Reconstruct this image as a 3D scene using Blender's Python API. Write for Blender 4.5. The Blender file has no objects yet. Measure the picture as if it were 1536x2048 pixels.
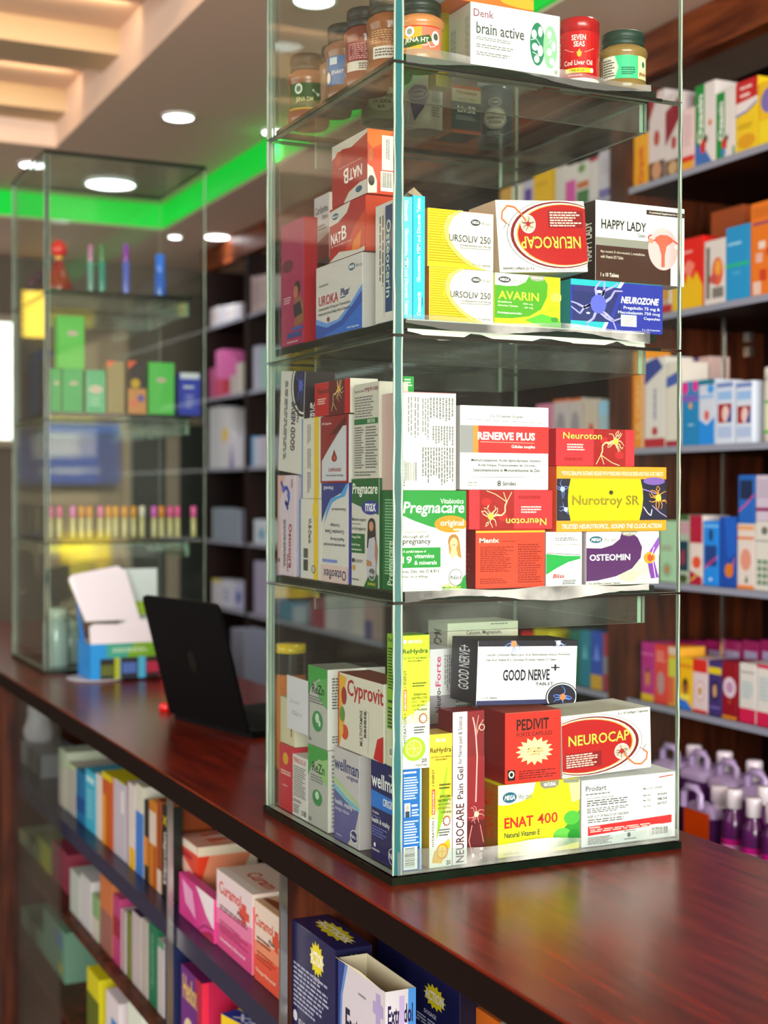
import bpy, math, random
from mathutils import Vector, Matrix

# ------------------------------------------------------------------ scene, camera, light
S = bpy.context.scene
COL = S.collection
S.view_settings.view_transform = 'Standard'
S.view_settings.look = 'None'
S.view_settings.exposure = 0.0
S.view_settings.gamma = 1.0
S.view_settings.use_curve_mapping = False
S.cycles.transparent_max_bounces = 64
S.cycles.max_bounces = 10
S.cycles.caustics_reflective = False
S.cycles.caustics_refractive = False
S.cycles.sample_clamp_indirect = 6.0

FPX, YAW, PIT, ROL = 2828.4, math.radians(25.4914), math.radians(-.749), math.radians(.1105)
CAM = Vector((-.63686, -1.31196, 1.40534))
FW = Vector((math.sin(YAW)*math.cos(PIT), math.cos(YAW)*math.cos(PIT), math.sin(PIT)))
_r = Vector((math.cos(YAW), -math.sin(YAW), 0)); _u = _r.cross(FW)
RT = math.cos(ROL)*_r + math.sin(ROL)*_u
UP = -math.sin(ROL)*_r + math.cos(ROL)*_u
cd = bpy.data.cameras.new('camera'); cam = bpy.data.objects.new('camera', cd); COL.objects.link(cam)
cd.sensor_fit = 'VERTICAL'; cd.sensor_height = 36.0; cd.lens = 36.0*FPX/2048
cd.clip_start = .05; cd.clip_end = 60
cam.matrix_world = Matrix(((RT.x, UP.x, -FW.x, CAM.x), (RT.y, UP.y, -FW.y, CAM.y), (RT.z, UP.z, -FW.z, CAM.z), (0, 0, 0, 1)))
cd.dof.use_dof = True; cd.dof.focus_distance = 1.52; cd.dof.aperture_fstop = 4.6
S.camera = cam

W_ = bpy.data.worlds.new('world'); S.world = W_; W_.use_nodes = True
W_.node_tree.nodes['Background'].inputs[0].default_value = (.82, .9, 1, 1)
W_.node_tree.nodes['Background'].inputs[1].default_value = .22

def area(name, loc, rot, sx, sy, power, color):
    l = bpy.data.lights.new(name, 'AREA'); l.shape = 'RECTANGLE'; l.size = sx; l.size_y = sy
    l.energy = power; l.color = color
    o = bpy.data.objects.new(name, l); COL.objects.link(o); o.location = loc; o.rotation_euler = rot
    return o
R = math.radians
# daylight through the open shop front behind the camera, and through the street side
area('shopfront_daylight', (-1.2, -4.4, 2.0), (R(70), 0, R(-4)), 3.8, 2.4, 640, (1, .97, .93))
area('street_window_daylight', (-3.6, 1.2, 2.1), (R(68), 0, R(-90)), 4.5, 1.6, 95, (1, .97, .94))
sn = bpy.data.lights.new('sun', 'SUN'); sn.energy = 60; sn.angle = R(.6); sn.color = (1, .95, .85)
so = bpy.data.objects.new('sun', sn); COL.objects.link(so); so.rotation_euler = (R(-48), 0, 0)     # sunlight on the far side of the street

def U(px, py, X=None, Y=None, Z=None):
    """the point of the photograph (px, py) on one plane of the room"""
    d = FW + RT*((px-768)/FPX) + UP*((1024-py)/FPX)
    i, v = (0, X) if X is not None else (1, Y) if Y is not None else (2, Z)
    return CAM + d*((v-CAM[i])/d[i])

def pix(x, y, z):
    d = Vector((x, y, z))-CAM; return 768+FPX*d.dot(RT)/d.dot(FW)
# ------------------------------------------------------------------ colours and materials
def lin(h):
    h = h.lstrip('#')
    if len(h) == 3: h = ''.join(c*2 for c in h)
    c = [int(h[i:i+2], 16)/255 for i in (0, 2, 4)]
    return tuple((x/12.92 if x <= .04045 else ((x+.055)/1.055)**2.4) for x in c)

def mat(name, color='#888', rough=.5, spec=.5, metal=0., emit=None, estr=0., attr=False, noise=None, coat=0.):
    m = bpy.data.materials.new(name); m.use_nodes = True
    nt = m.node_tree; b = nt.nodes['Principled BSDF']
    b.inputs['Roughness'].default_value = rough; b.inputs['Specular IOR Level'].default_value = spec
    b.inputs['Metallic'].default_value = metal; b.inputs['Coat Weight'].default_value = coat
    b.inputs['Coat Roughness'].default_value = .12
    b.inputs['Base Color'].default_value = (*lin(color), 1)
    if attr:
        a = nt.nodes.new('ShaderNodeAttribute'); a.attribute_name = 'col'
        nt.links.new(a.outputs['Color'], b.inputs['Base Color'])
    if noise:
        sc, amt, stretch = noise
        tc = nt.nodes.new('ShaderNodeTexCoord'); mp = nt.nodes.new('ShaderNodeMapping'); mp.inputs['Scale'].default_value = stretch
        n = nt.nodes.new('ShaderNodeTexNoise'); n.inputs['Scale'].default_value = sc; n.inputs['Detail'].default_value = 5
        h = nt.nodes.new('ShaderNodeHueSaturation'); h.inputs['Color'].default_value = (*lin(color), 1)
        r = nt.nodes.new('ShaderNodeMapRange'); r.inputs[1].default_value = .3; r.inputs[2].default_value = .7
        r.inputs[3].default_value = 1-amt; r.inputs[4].default_value = 1+amt
        nt.links.new(tc.outputs['Object'], mp.inputs[0]); nt.links.new(mp.outputs[0], n.inputs['Vector'])
        nt.links.new(n.outputs[0], r.inputs[0]); nt.links.new(r.outputs[0], h.inputs['Value'])
        nt.links.new(h.outputs[0], b.inputs['Base Color'])
    if emit:
        b.inputs['Emission Color'].default_value = (*lin(emit), 1); b.inputs['Emission Strength'].default_value = estr
    return m

def glass_mat(name, tint=(.93, .975, .95), gloss=1.0, dust=.02):
    m = bpy.data.materials.new(name); m.use_nodes = True; nt = m.node_tree; N = nt.nodes; N.clear()
    out = N.new('ShaderNodeOutputMaterial'); tr = N.new('ShaderNodeBsdfTransparent'); tr.inputs[0].default_value = (*tint, 1)
    gl = N.new('ShaderNodeBsdfGlossy'); gl.inputs['Roughness'].default_value = .015; gl.inputs[0].default_value = (gloss, gloss, gloss, 1)
    fr = N.new('ShaderNodeFresnel'); fr.inputs[0].default_value = 1.36
    mx = N.new('ShaderNodeMixShader'); df = N.new('ShaderNodeBsdfDiffuse'); df.inputs[0].default_value = (.75, .78, .74, 1)
    mx2 = N.new('ShaderNodeMixShader')
    tc = N.new('ShaderNodeTexCoord'); n = N.new('ShaderNodeTexNoise'); n.inputs['Scale'].default_value = 9; n.inputs['Detail'].default_value = 8
    rm = N.new('ShaderNodeMapRange'); rm.inputs[1].default_value = .5; rm.inputs[2].default_value = .8; rm.inputs[3].default_value = dust*.3; rm.inputs[4].default_value = dust*2.5
    L = nt.links.new
    ge = N.new('ShaderNodeNewGeometry'); ir = N.new('ShaderNodeMapRange'); ir.inputs[3].default_value = 1.36; ir.inputs[4].default_value = 1/1.36
    L(ge.outputs['Backfacing'], ir.inputs[0]); L(ir.outputs[0], fr.inputs[0])   # a thin sheet: the same reflectance on both of its sides
    L(fr.outputs[0], mx.inputs[0]); L(tr.outputs[0], mx.inputs[1]); L(gl.outputs[0], mx.inputs[2])
    L(tc.outputs['Object'], n.inputs['Vector']); L(n.outputs[0], rm.inputs[0]); L(rm.outputs[0], mx2.inputs[0])
    L(mx.outputs[0], mx2.inputs[1]); L(df.outputs[0], mx2.inputs[2]); L(mx2.outputs[0], out.inputs[0])
    return m

def wood_mat(name, c1, c2, rough, axis_scale, coat=0., bumpy=.0):
    m = mat(name, c1, rough, (.27 if coat else .2), coat=coat); nt = m.node_tree; N = nt.nodes; b = N['Principled BSDF']; L = nt.links.new
    tc = N.new('ShaderNodeTexCoord'); mp = N.new('ShaderNodeMapping'); mp.inputs['Scale'].default_value = axis_scale
    n1 = N.new('ShaderNodeTexNoise'); n1.inputs['Scale'].default_value = 5; n1.inputs['Detail'].default_value = 8; n1.inputs['Distortion'].default_value = .6
    cr = N.new('ShaderNodeValToRGB'); cr.color_ramp.elements[0].position = .33; cr.color_ramp.elements[1].position = .68
    cr.color_ramp.elements[0].color = (*lin(c1), 1); cr.color_ramp.elements[1].color = (*lin(c2), 1)
    L(tc.outputs['Object'], mp.inputs[0]); L(mp.outputs[0], n1.inputs['Vector']); L(n1.outputs[0], cr.inputs[0]); L(cr.outputs[0], b.inputs['Base Color'])
    return m

M = {
 'card': mat('printed_card', rough=.42, spec=.35, attr=True),
 'gloss': mat('printed_gloss_plastic', rough=.2, spec=.5, attr=True),
 'glass': glass_mat('clear_glass', (.95, .985, .965), .75, .005),
 'glass_strip': glass_mat('dusty_glass_strip', (.9, .95, .92), 1.0, .035),
 'glass_edge': mat('green_glass_edge', '#03170f', .12, .6, noise=(30, .45, (1, 1, 1))),
 'glass_edge_teal': mat('teal_glass_edge', '#1f6066', .18, .6, noise=(12, .3, (1, 1, .3))),
 'glass_edge_pale': mat('pale_ground_glass_edge', '#93a796', .3, .5, noise=(14, .25, (1, 1, .4))),
 'sealant': mat('black_sealant', '#070706', .4, .4),
 'tape': glass_mat('clear_tape', (.72, .78, .78), .6, .4),
 'liner': mat('white_shelf_liner', '#d9d9cf', .5, .3),
 'counter': wood_mat('dark_red_laminate', '#4c0e04', '#741d08', .25, (14, 1.2, 14), coat=.01),
 'cabinet': wood_mat('brown_cabinet_wood', '#2a0f07', '#5a2912', .45, (9, 9, 1.0)),
 'darkwood': wood_mat('dark_shelf_wood', '#0e0403', '#220b07', .5, (2, 8, 1.0)),
 'fascia': wood_mat('brown_fascia_wood', '#4a1d0c', '#83421f', .4, (8, 1, 8)),
 'black': mat('matt_black_plastic', '#060607', .6, .12),
 'alu': mat('brushed_aluminium', '#c9c9c4', .25, .5, 1.0),
 'paint': mat('ceiling_paint', '#e2c6b2', .7, .2),
 'cream': mat('cream_ceiling_paint', '#c9b08c', .7, .2),
 'wallpaint': mat('grey_wall_paint', '#5e564b', .7, .2),
 'floor': mat('floor_tile', '#8d8378', .3, .4, noise=(3, .15, (1, 1, 1))),
 'led_green': mat('green_led_cove', '#06b03a', .5, .2, emit='#00c52a', estr=.55),
 'lamp': mat('lamp_diffuser', '#fff', .4, .2, emit='#fbfdff', estr=14.),
 'glass_shelf_edge': mat('grey_glass_shelf_edge', '#8f93a3', .25, .5),
 'edge_shade': mat('painted_edge_shade', '#120503', .5, .1),
 'navy': mat('navy_shelf_laminate', '#171b3c', .35, .5),
 'glass_front': glass_mat('counter_front_glass', (.93, .96, .95), .6, .006),
 'lamp_ring': mat('white_lamp_ring', '#e8e8e6', .4, .4),
}

def thing(o, label, cat, group=None, kind=None):
    if label: o['label'] = label
    if cat: o['category'] = cat
    if group: o['group'] = group
    if kind: o['kind'] = kind
    return o
def empty(name, loc=(0, 0, 0), rz=0):
    o = bpy.data.objects.new(name, None); COL.objects.link(o); o.location = loc; o.rotation_euler = (0, 0, rz); o.empty_display_size = .02
    return o

# ------------------------------------------------------------------ mesh building
class MB:
    def __init__(s): s.v = []; s.f = []; s.c = []; s.m = []; s.sm = []
    def poly(s, pts, col=(.8, .8, .8), mi=0, smooth=False):
        b = len(s.v); s.v.extend(tuple(p) for p in pts); s.f.append(tuple(range(b, b+len(pts)))); s.c.append(col); s.m.append(mi); s.sm.append(smooth)
    def grid(s, rows, col=(.8, .8, .8), closed=False, mi=0, smooth=True, cols=None):
        b = len(s.v); n = len(rows[0])
        for r in rows: s.v.extend(tuple(p) for p in r)
        for i in range(len(rows)-1):
            for j in range(n if closed else n-1):
                k = (j+1) % n
                s.f.append((b+i*n+j, b+i*n+k, b+(i+1)*n+k, b+(i+1)*n+j)); s.c.append(cols[i] if cols else col); s.m.append(mi); s.sm.append(smooth)
    def box(s, x0, y0, z0, x1, y1, z1, col=(.8, .8, .8), mi=0, cols=None, bev=0.):
        """cols: colours by face f(ront -y) b(ack) l(eft -x) r(ight) t(op) d(own)"""
        cols = cols or {}
        g = bev
        if g <= 0:
            P = [(x0, y0, z0), (x1, y0, z0), (x1, y1, z0), (x0, y1, z0), (x0, y0, z1), (x1, y0, z1), (x1, y1, z1), (x0, y1, z1)]
            b = len(s.v); s.v.extend(P)
            for k, q in (('f', (0, 1, 5, 4)), ('r', (1, 2, 6, 5)), ('b', (2, 3, 7, 6)), ('l', (3, 0, 4, 7)), ('t', (4, 5, 6, 7)), ('d', (3, 2, 1, 0))):
                s.f.append(tuple(b+i for i in q)); s.c.append(cols.get(k, col)); s.m.append(mi); s.sm.append(False)
            return
        # chamfered edges: 24 corner points, 3 per corner
        b = len(s.v)
        idx = {}
        for ix, x in enumerate((x0, x1)):
            for iy, y in enumerate((y0, y1)):
                for iz, z in enumerate((z0, z1)):
                    sx, sy, sz = (g if not ix else -g), (g if not iy else -g), (g if not iz else -g)
                    idx[ix, iy, iz] = len(s.v)
                    s.v.extend([(x, y+sy, z+sz), (x+sx, y, z+sz), (x+sx, y+sy, z)])
        def F(q, c): s.f.append(tuple(q)); s.c.append(c); s.m.append(mi); s.sm.append(False)
        I = lambda a, k: idx[a]+k
        F([I((0, 0, 0), 0), I((0, 0, 1), 0), I((0, 1, 1), 0), I((0, 1, 0), 0)], cols.get('l', col))
        F([I((1, 0, 0), 0), I((1, 1, 0), 0), I((1, 1, 1), 0), I((1, 0, 1), 0)], cols.get('r', col))
        F([I((0, 0, 0), 1), I((1, 0, 0), 1), I((1, 0, 1), 1), I((0, 0, 1), 1)], cols.get('f', col))
        F([I((0, 1, 0), 1), I((0, 1, 1), 1), I((1, 1, 1), 1), I((1, 1, 0), 1)], cols.get('b', col))
        F([I((0, 0, 1), 2), I((1, 0, 1), 2), I((1, 1, 1), 2), I((0, 1, 1), 2)], cols.get('t', col))
        F([I((0, 0, 0), 2), I((0, 1, 0), 2), I((1, 1, 0), 2), I((1, 0, 0), 2)], cols.get('d', col))
        for a in (0, 1):
            for c in (0, 1):
                F([I((a, c, 0), 0), I((a, c, 1), 0), I((a, c, 1), 1), I((a, c, 0), 1)], cols.get('f' if not c else 'b', col))
                F([I((a, 0, c), 0), I((a, 1, c), 0), I((a, 1, c), 2), I((a, 0, c), 2)], cols.get('l' if not a else 'r', col))
                F([I((0, a, c), 1), I((1, a, c), 1), I((1, a, c), 2), I((0, a, c), 2)], cols.get('t' if c else 'd', col))
        for k in idx: F([idx[k], idx[k]+1, idx[k]+2], col)
    def tube(s, pts, rad, n=8, col=(.8, .8, .8), mi=0, cap=True):
        pts = [Vector(p) for p in pts]; rows = []
        for i, p in enumerate(pts):
            t = (pts[min(i+1, len(pts)-1)]-pts[max(i-1, 0)]).normalized()
            a = t.cross(Vector((0, 0, 1)) if abs(t.z) < .9 else Vector((1, 0, 0))).normalized(); b = t.cross(a)
            r = rad[i] if isinstance(rad, (list, tuple)) else rad
            rows.append([p+(a*math.cos(2*math.pi*j/n)+b*math.sin(2*math.pi*j/n))*r for j in range(n)])
        s.grid(rows, col, True, mi)
        if cap: s.poly(rows[0][::-1], col, mi); s.poly(rows[-1], col, mi)
    def lathe(s, prof, n=28, col=(.8, .8, .8), cols=None, mi=0, c=(0, 0), caps=True, sq=1.0):
        rows = []
        for r, z in prof:
            rr = []
            for j in range(n):
                a = 2*math.pi*j/n; ca, sa = math.cos(a), math.sin(a)
                if sq < 1: ca, sa = math.copysign(abs(ca)**sq, ca), math.copysign(abs(sa)**sq, sa)
                rr.append((c[0]+r*ca, c[1]+r*sa, z))
            rows.append(rr)
        s.grid(rows, col, True, mi, True, cols)
        if caps: s.poly(rows[0][::-1], cols[0] if cols else col, mi); s.poly(rows[-1], cols[-1] if cols else col, mi)
    def build(s, name, mats, parent=None, loc=None):
        me = bpy.data.meshes.new(name); me.from_pydata(s.v, [], s.f); me.update()
        a = me.attributes.new('col', 'FLOAT_COLOR', 'CORNER'); buf = []
        for p, c in zip(s.f, s.c): buf.extend((c[0], c[1], c[2], 1.0)*len(p))
        a.data.foreach_set('color', buf)
        for m in (mats if isinstance(mats, (list, tuple)) else [mats]): me.materials.append(m if not isinstance(m, str) else M[m])
        me.polygons.foreach_set('material_index', s.m); me.polygons.foreach_set('use_smooth', s.sm)
        o = bpy.data.objects.new(name, me); COL.objects.link(o)
        if parent: o.parent = parent
        if loc is not None: o.location = loc
        return o

# ------------------------------------------------------------------ lettering and print on a surface
_tc = {}
def glyphs(text, bold=0., shear=0., space=1.):
    k = (text, bold, shear, space)
    if k not in _tc:
        cu = bpy.data.curves.new('lettering', 'FONT'); cu.body = text; cu.offset = bold; cu.shear = shear; cu.space_character = space
        cu.resolution_u = 2; cu.fill_mode = 'FRONT'
        o = bpy.data.objects.new('lettering', cu); me = o.to_mesh()
        vs = [(v.co.x, v.co.y) for v in me.vertices]; fs = [tuple(p.vertices) for p in me.polygons]
        o.to_mesh_clear(); bpy.data.objects.remove(o); bpy.data.curves.remove(cu)
        if vs:
            ax, bx = min(v[0] for v in vs), max(v[0] for v in vs); ay, by = min(v[1] for v in vs), max(v[1] for v in vs)
            vs = [((x-ax)/(bx-ax or 1), (y-ay)/(by-ay or 1)) for x, y in vs]
        _tc[k] = (vs, fs)
    return _tc[k]

class Face:
    """a printable face: p(u, v, off) with u along the reading direction and v downwards"""
    def __init__(s, o, du, dv):
        s.o, s.du, s.dv = Vector(o), Vector(du), Vector(dv); s.n = s.dv.cross(s.du).normalized(); s.w, s.h = s.du.length, s.dv.length
    def p(s, u, v, off): return s.o + s.du*u + s.dv*v + s.n*off
class CylFace:
    """a wrap-around label: u 0..1 spans angle a0..a1 of radius r, v downwards from z1 to z0"""
    def __init__(s, r, z0, z1, a0, a1): s.r, s.z0, s.z1, s.a0, s.a1 = r, z0, z1, a0, a1; s.w, s.h = r*(a1-a0), z1-z0
    def p(s, u, v, off):
        a = s.a0+(s.a1-s.a0)*u; return Vector(((s.r+off)*math.cos(a), (s.r+off)*math.sin(a), s.z1-(s.z1-s.z0)*v))

rnd = random.Random(7)
def prints(mb, face, ops, step=.00007, base=.0001, mi=0):
    off = base
    def P(q, c):
        if not isinstance(face, Face) and len(q) > 4:      # slice a polygon across a curved label
            us = [a for a, b in q]; u0, u1 = min(us), max(us); n = max(3, int((u1-u0)*16)); prev = None
            for i in range(n+1):
                u = u0+(u1-u0)*min(max(i/n, .002), .998); vs = []
                for (a0, b0), (a1, b1) in zip(q, q[1:]+q[:1]):
                    if (a0-u)*(a1-u) <= 0 and a0 != a1: vs.append(b0+(b1-b0)*(u-a0)/(a1-a0))
                if vs:
                    cur = (u, min(vs), max(vs))
                    if prev: mb.poly([face.p(*t, off) for t in ((prev[0], prev[1]), (prev[0], prev[2]), (cur[0], cur[2]), (cur[0], cur[1]))], c, mi)
                    prev = cur
            return
        mb.poly([face.p(min(1, max(0, u)), min(1, max(0, v)), off) for u, v in q][::-1], c, mi)
    def R_(u0, v0, u1, v1, c):
        n = 1 if isinstance(face, Face) else max(1, int(abs(u1-u0)*14))
        for i in range(n): a, b = u0+(u1-u0)*i/n, u0+(u1-u0)*(i+1)/n; P([(a, v0), (b, v0), (b, v1), (a, v1)], c)
    for op in ops:
        k = op[0]
        if k == 'r': R_(*op[1:5], lin(op[5]))
        elif k == 'e':     # ellipse cu cv ru rv color, clipped to the face
            _, cu, cv, ru, rv, c = op; c = lin(c); n = 18
            for i in range(n):
                a, b = math.pi*i/n, math.pi*(i+1)/n
                u0, u1, h0, h1 = cu-ru*math.cos(a), cu-ru*math.cos(b), rv*math.sin(a), rv*math.sin(b)
                if u1 < 0 or u0 > 1: continue
                P([(u0, cv-h0), (u1, cv-h1), (u1, cv+h1), (u0, cv+h0)], c)
        elif k == 'p': P(op[1], lin(op[2]))
        elif k == 't':     # text u0 v0 u1 v1 color [rot bold shear]
            _, tx, u0, v0, u1, v1, c = op[:7]; rot = op[7] if len(op) > 7 else 0; bold = op[8]+.006 if len(op) > 8 else .012; sh = op[9] if len(op) > 9 else 0.
            vs, fs = glyphs(tx, bold, sh); c = lin(c)
            def mp(x, y):
                if rot == 0: return u0+(u1-u0)*x, v1-(v1-v0)*y
                if rot == 180: return u1-(u1-u0)*x, v0+(v1-v0)*y
                if rot == 90: return u0+(u1-u0)*(1-y), v1-(v1-v0)*x     # reads upwards
                return u0+(u1-u0)*y, v0+(v1-v0)*x                        # 270: reads downwards
            Q = [face.p(*mp(x, y), off) for x, y in vs]; b = len(mb.v); mb.v.extend(tuple(q) for q in Q)
            for f in fs:
                mb.f.append(tuple(b+i for i in f)); mb.c.append(c); mb.m.append(mi); mb.sm.append(False)
        elif k == 'm':     # fine print: u0 v0 u1 v1 lines color [vertical]
            _, u0, v0, u1, v1, n, c = op[:7]; vert = len(op) > 7 and op[7]; c = lin(c)
            for i in range(n):
                a = (i+.2)/n; b = (i+.72)/n; x = 0.; end = rnd.uniform(.7, 1.)
                while x < end:
                    w = rnd.uniform(.05, .16); x1 = min(end, x+w)
                    if vert: q = [(u0+(u1-u0)*a, v0+(v1-v0)*x), (u0+(u1-u0)*b, v0+(v1-v0)*x), (u0+(u1-u0)*b, v0+(v1-v0)*x1), (u0+(u1-u0)*a, v0+(v1-v0)*x1)]
                    else: q = [(u0+(u1-u0)*x, v0+(v1-v0)*a), (u0+(u1-u0)*x1, v0+(v1-v0)*a), (u0+(u1-u0)*x1, v0+(v1-v0)*b), (u0+(u1-u0)*x, v0+(v1-v0)*b)]
                    P(q, c); x = x1+.022
        elif k == 'bc':    # barcode u0 v0 u1 v1 [vertical]
            _, u0, v0, u1, v1 = op[:5]; vert = len(op) > 5; R_(u0, v0, u1, v1, lin('#f4f4f0')); off += step; x = .06
            while x < .93:
                w = rnd.choice((.012, .012, .024, .036))
                if vert: R_(u0+(u1-u0)*.08, v0+(v1-v0)*x, u0+(u1-u0)*.82, v0+(v1-v0)*(x+w), lin('#222'))
                else: R_(u0+(u1-u0)*x, v0+(v1-v0)*.06, u0+(u1-u0)*(x+w), v0+(v1-v0)*.82, lin('#222'))
                x += w+rnd.choice((.012, .02, .028))
        elif k == 'w':     # line: points width(m) color
            pts, wd, c = op[1], op[2], lin(op[3])
            for (a0, b0), (a1, b1) in zip(pts, pts[1:]):
                dx, dy = (a1-a0)*face.w, (b1-b0)*face.h; l = math.hypot(dx, dy) or 1; nx, ny = -dy/l*wd/2/face.w, dx/l*wd/2/face.h
                P([(a0-nx, b0-ny), (a1-nx, b1-ny), (a1+nx, b1+ny), (a0+nx, b0+ny)], c)
        elif k == 's':     # burst cu cv ru rv points color
            _, cu, cv, ru, rv, n, c = op
            q = [(cu+ru*(1 if i % 2 == 0 else .72)*math.cos(math.pi*i/n), cv+rv*(1 if i % 2 == 0 else .72)*math.sin(math.pi*i/n)) for i in range(2*n)]
            for i in range(2*n): P([(cu, cv), q[i], q[(i+1) % (2*n)]], lin(c))
        elif k == 'n':     # nerve cell: cu cv r arms color core
            _, cu, cv, r, arms, c, core = op; asp = face.w/face.h; q = random.Random(int(cu*97+cv*31))
            for i in range(arms):
                a = 2*math.pi*i/arms+q.uniform(-.2, .2); pts = [(cu, cv)]; rr = 0
                for j in range(4):
                    rr += r/4; a += q.uniform(-.35, .35); pts.append((cu+rr*math.cos(a), cv+rr*asp*math.sin(a)))
                for j in range(4):
                    (a0, b0), (a1, b1) = pts[j], pts[j+1]; wd = face.w*r*(.12-.024*j)
                    dx, dy = (a1-a0)*face.w, (b1-b0)*face.h; l = math.hypot(dx, dy) or 1; nx, ny = -dy/l*wd/2/face.w, dx/l*wd/2/face.h
                    P([(a0-nx, b0-ny), (a1-nx, b1-ny), (a1+nx*.7, b1+ny*.7), (a0+nx, b0+ny)], lin(c))
            off += step
            for s2 in (.3,): 
                n = 10; q2 = [(cu+r*s2*math.cos(2*math.pi*i/n), cv+r*s2*asp*math.sin(2*math.pi*i/n)) for i in range(n)]; P(q2, lin(core))
        off += step

ITEMS = []
OBS = []
def block(lo, hi): OBS.append((tuple(lo), tuple(hi)))
def fit(w, d, h, loc, rz):
    """trim a carton so that it stands free of what is already there"""
    x, y, z = loc; side = rz < -.8
    for _ in range(14):
        a = (x, y-w, z) if side else (x, y, z); b = (x+d, y, z+h) if side else (x+w, y+d, z+h); hit = None
        for lo, hi in OBS:
            if all(min(b[i], hi[i])-max(a[i], lo[i]) > 6e-5 for i in range(3)): hit = (lo, hi); break
        if not hit: break
        lo, hi = hit; e = 1.5e-4; di, wi = (0, 1) if side else (1, 0); c = []
        nd = lo[di]-a[di]-e
        if nd > .008: c.append(((d-nd)*.25, 'd', nd))
        cl, cr = hi[wi]-a[wi]+e, b[wi]-lo[wi]+e          # cut on the low / the high side
        if w-cl > .004: c.append((cl, 'lo', cl))
        if w-cr > .004: c.append((cr, 'hi', cr))
        up = hi[2]-z+e
        if up < .03: c.append((up, 'up', up))
        dn = z+h-lo[2]+e
        if h-dn > .01: c.append((dn*1.2, 'h', dn))
        if not c: print('NOFIT', loc); break
        _c, k, v = min(c)
        if _c > .012: print('CUT', k, round(v*1000, 1), [round(q, 3) for q in loc], round(w, 3), round(d, 3), round(h, 3))
        if k == 'd': d = v
        elif k == 'lo':
            w -= v
            if not side: x += v
        elif k == 'hi':
            w -= v
            if side: y -= v
        elif k == 'up': z += v; h -= min(v, h*.2) if v > .003 else 0
        else: h -= v
    return w, d, h, (x, y, z)
def carton(label, w, d, h, col, F=(), Lf=(), Rt=(), T=(), loc=(0, 0, 0), rz=0., tilt=0., lean=0., top=None, left=None, right=None, name='medicine_carton', cat='box', group=None, open_top=False, bev=.0006):
    """a folding carton: origin at its lower left front corner, front towards local -y"""
    side = rz < -.8; plain = abs(tilt) < .001 and abs(rz-(-math.pi/2 if side else 0)) < .001
    if plain: w, d, h, loc = fit(w, d, h, loc, rz)
    elif tilt > 0: loc = (loc[0], loc[1], loc[2]+w*math.sin(tilt)*.9)
    if side: block((loc[0], loc[1]-w, loc[2]), (loc[0]+d, loc[1], loc[2]+h))
    else: block(loc, (loc[0]+w, loc[1]+d, loc[2]+h))
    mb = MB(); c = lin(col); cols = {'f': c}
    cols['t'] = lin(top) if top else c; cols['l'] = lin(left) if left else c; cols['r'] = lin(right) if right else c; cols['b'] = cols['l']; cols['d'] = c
    if open_top:
        t = .0008; ins = lin('#c9c2a4')
        mb.box(0, 0, 0, w, d, .001, c, cols=cols)
        mb.box(0, 0, 0, w, t, h, c, cols={**cols, 'b': ins, 't': ins}); mb.box(0, d-t, 0, w, d, h, c, cols={**cols, 'f': ins, 't': ins})
        mb.box(0, t, 0, t, d-t, h, c, cols={**cols, 'r': ins, 't': ins}); mb.box(w-t, t, 0, w, d-t, h, c, cols={**cols, 'l': ins, 't': ins})
    else: mb.box(0, 0, 0, w, d, h, c, cols=cols, bev=bev)
    if F: prints(mb, Face((0, 0, h), (w, 0, 0), (0, 0, -h)), F)
    if Lf: prints(mb, Face((0, d, h), (0, -d, 0), (0, 0, -h)), Lf)
    if Rt: prints(mb, Face((w, 0, h), (0, d, 0), (0, 0, -h)), Rt)
    if T: prints(mb, Face((0, d, h), (w, 0, 0), (0, -d, 0)), T)
    o = mb.build(name, 'card'); o.location = loc
    o.rotation_euler = Matrix.Rotation(rz, 3, 'Z').to_4x4().__matmul__(Matrix.Rotation(tilt, 4, 'Y')).__matmul__(Matrix.Rotation(lean, 4, 'X')).to_euler()
    thing(o, label, cat, group); o['h'] = h
    return o

G = .0004
def top_of(b):
    if isinstance(b, (list, tuple)): return max(top_of(q) for q in b)
    return b if isinstance(b, (int, float)) else b.location.z+b['h']+G
def FB(label, x0, x1, yt, base, d, col, yf=.017, zb=None, **kw):
    """a carton facing the street end (front on the plane Y = yf), from its edges in the photograph"""
    a, b = U(x0, yt, Y=yf), U(x1, yt, Y=yf); z = top_of(base)
    return carton(label, b.x-a.x-2*G, d, a.z-z, col, loc=(a.x+G, yf, z), **kw)
def LB(label, x0, x1, yt, base, d, col, xf=.017, **kw):
    """a carton facing the customer side (front on the plane X = xf)"""
    zt = kw.pop('zt', None)
    a, b = U(x0, yt, X=xf), U(x1, yt, X=xf); b.z = zt or b.z; z = top_of(base)
    rz = kw.pop('rz', 0.)
    return carton(label, a.y-b.y-2*G, d, b.z-z, col, loc=(xf, a.y-G, z), rz=-math.pi/2+rz, **kw)
# ------------------------------------------------------------------ the room
def slab(name, x0, y0, z0, x1, y1, z1, m, kind='structure', parent=None):
    mb = MB(); mb.box(x0, y0, z0, x1, y1, z1); o = mb.build(name, m, parent)
    if kind and not parent: o['kind'] = kind
    return o
slab('floor', -4, -3.4, -.05, 1.75, 5.2, 0, 'floor')
slab('wall_shelves_side', 1.6, -3.2, 0, 1.7, 5.2, 2.75, 'wallpaint')
slab('wall_far', -4, 4.62, 0, 1.6, 4.7, 2.75, 'wallpaint')
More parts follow.
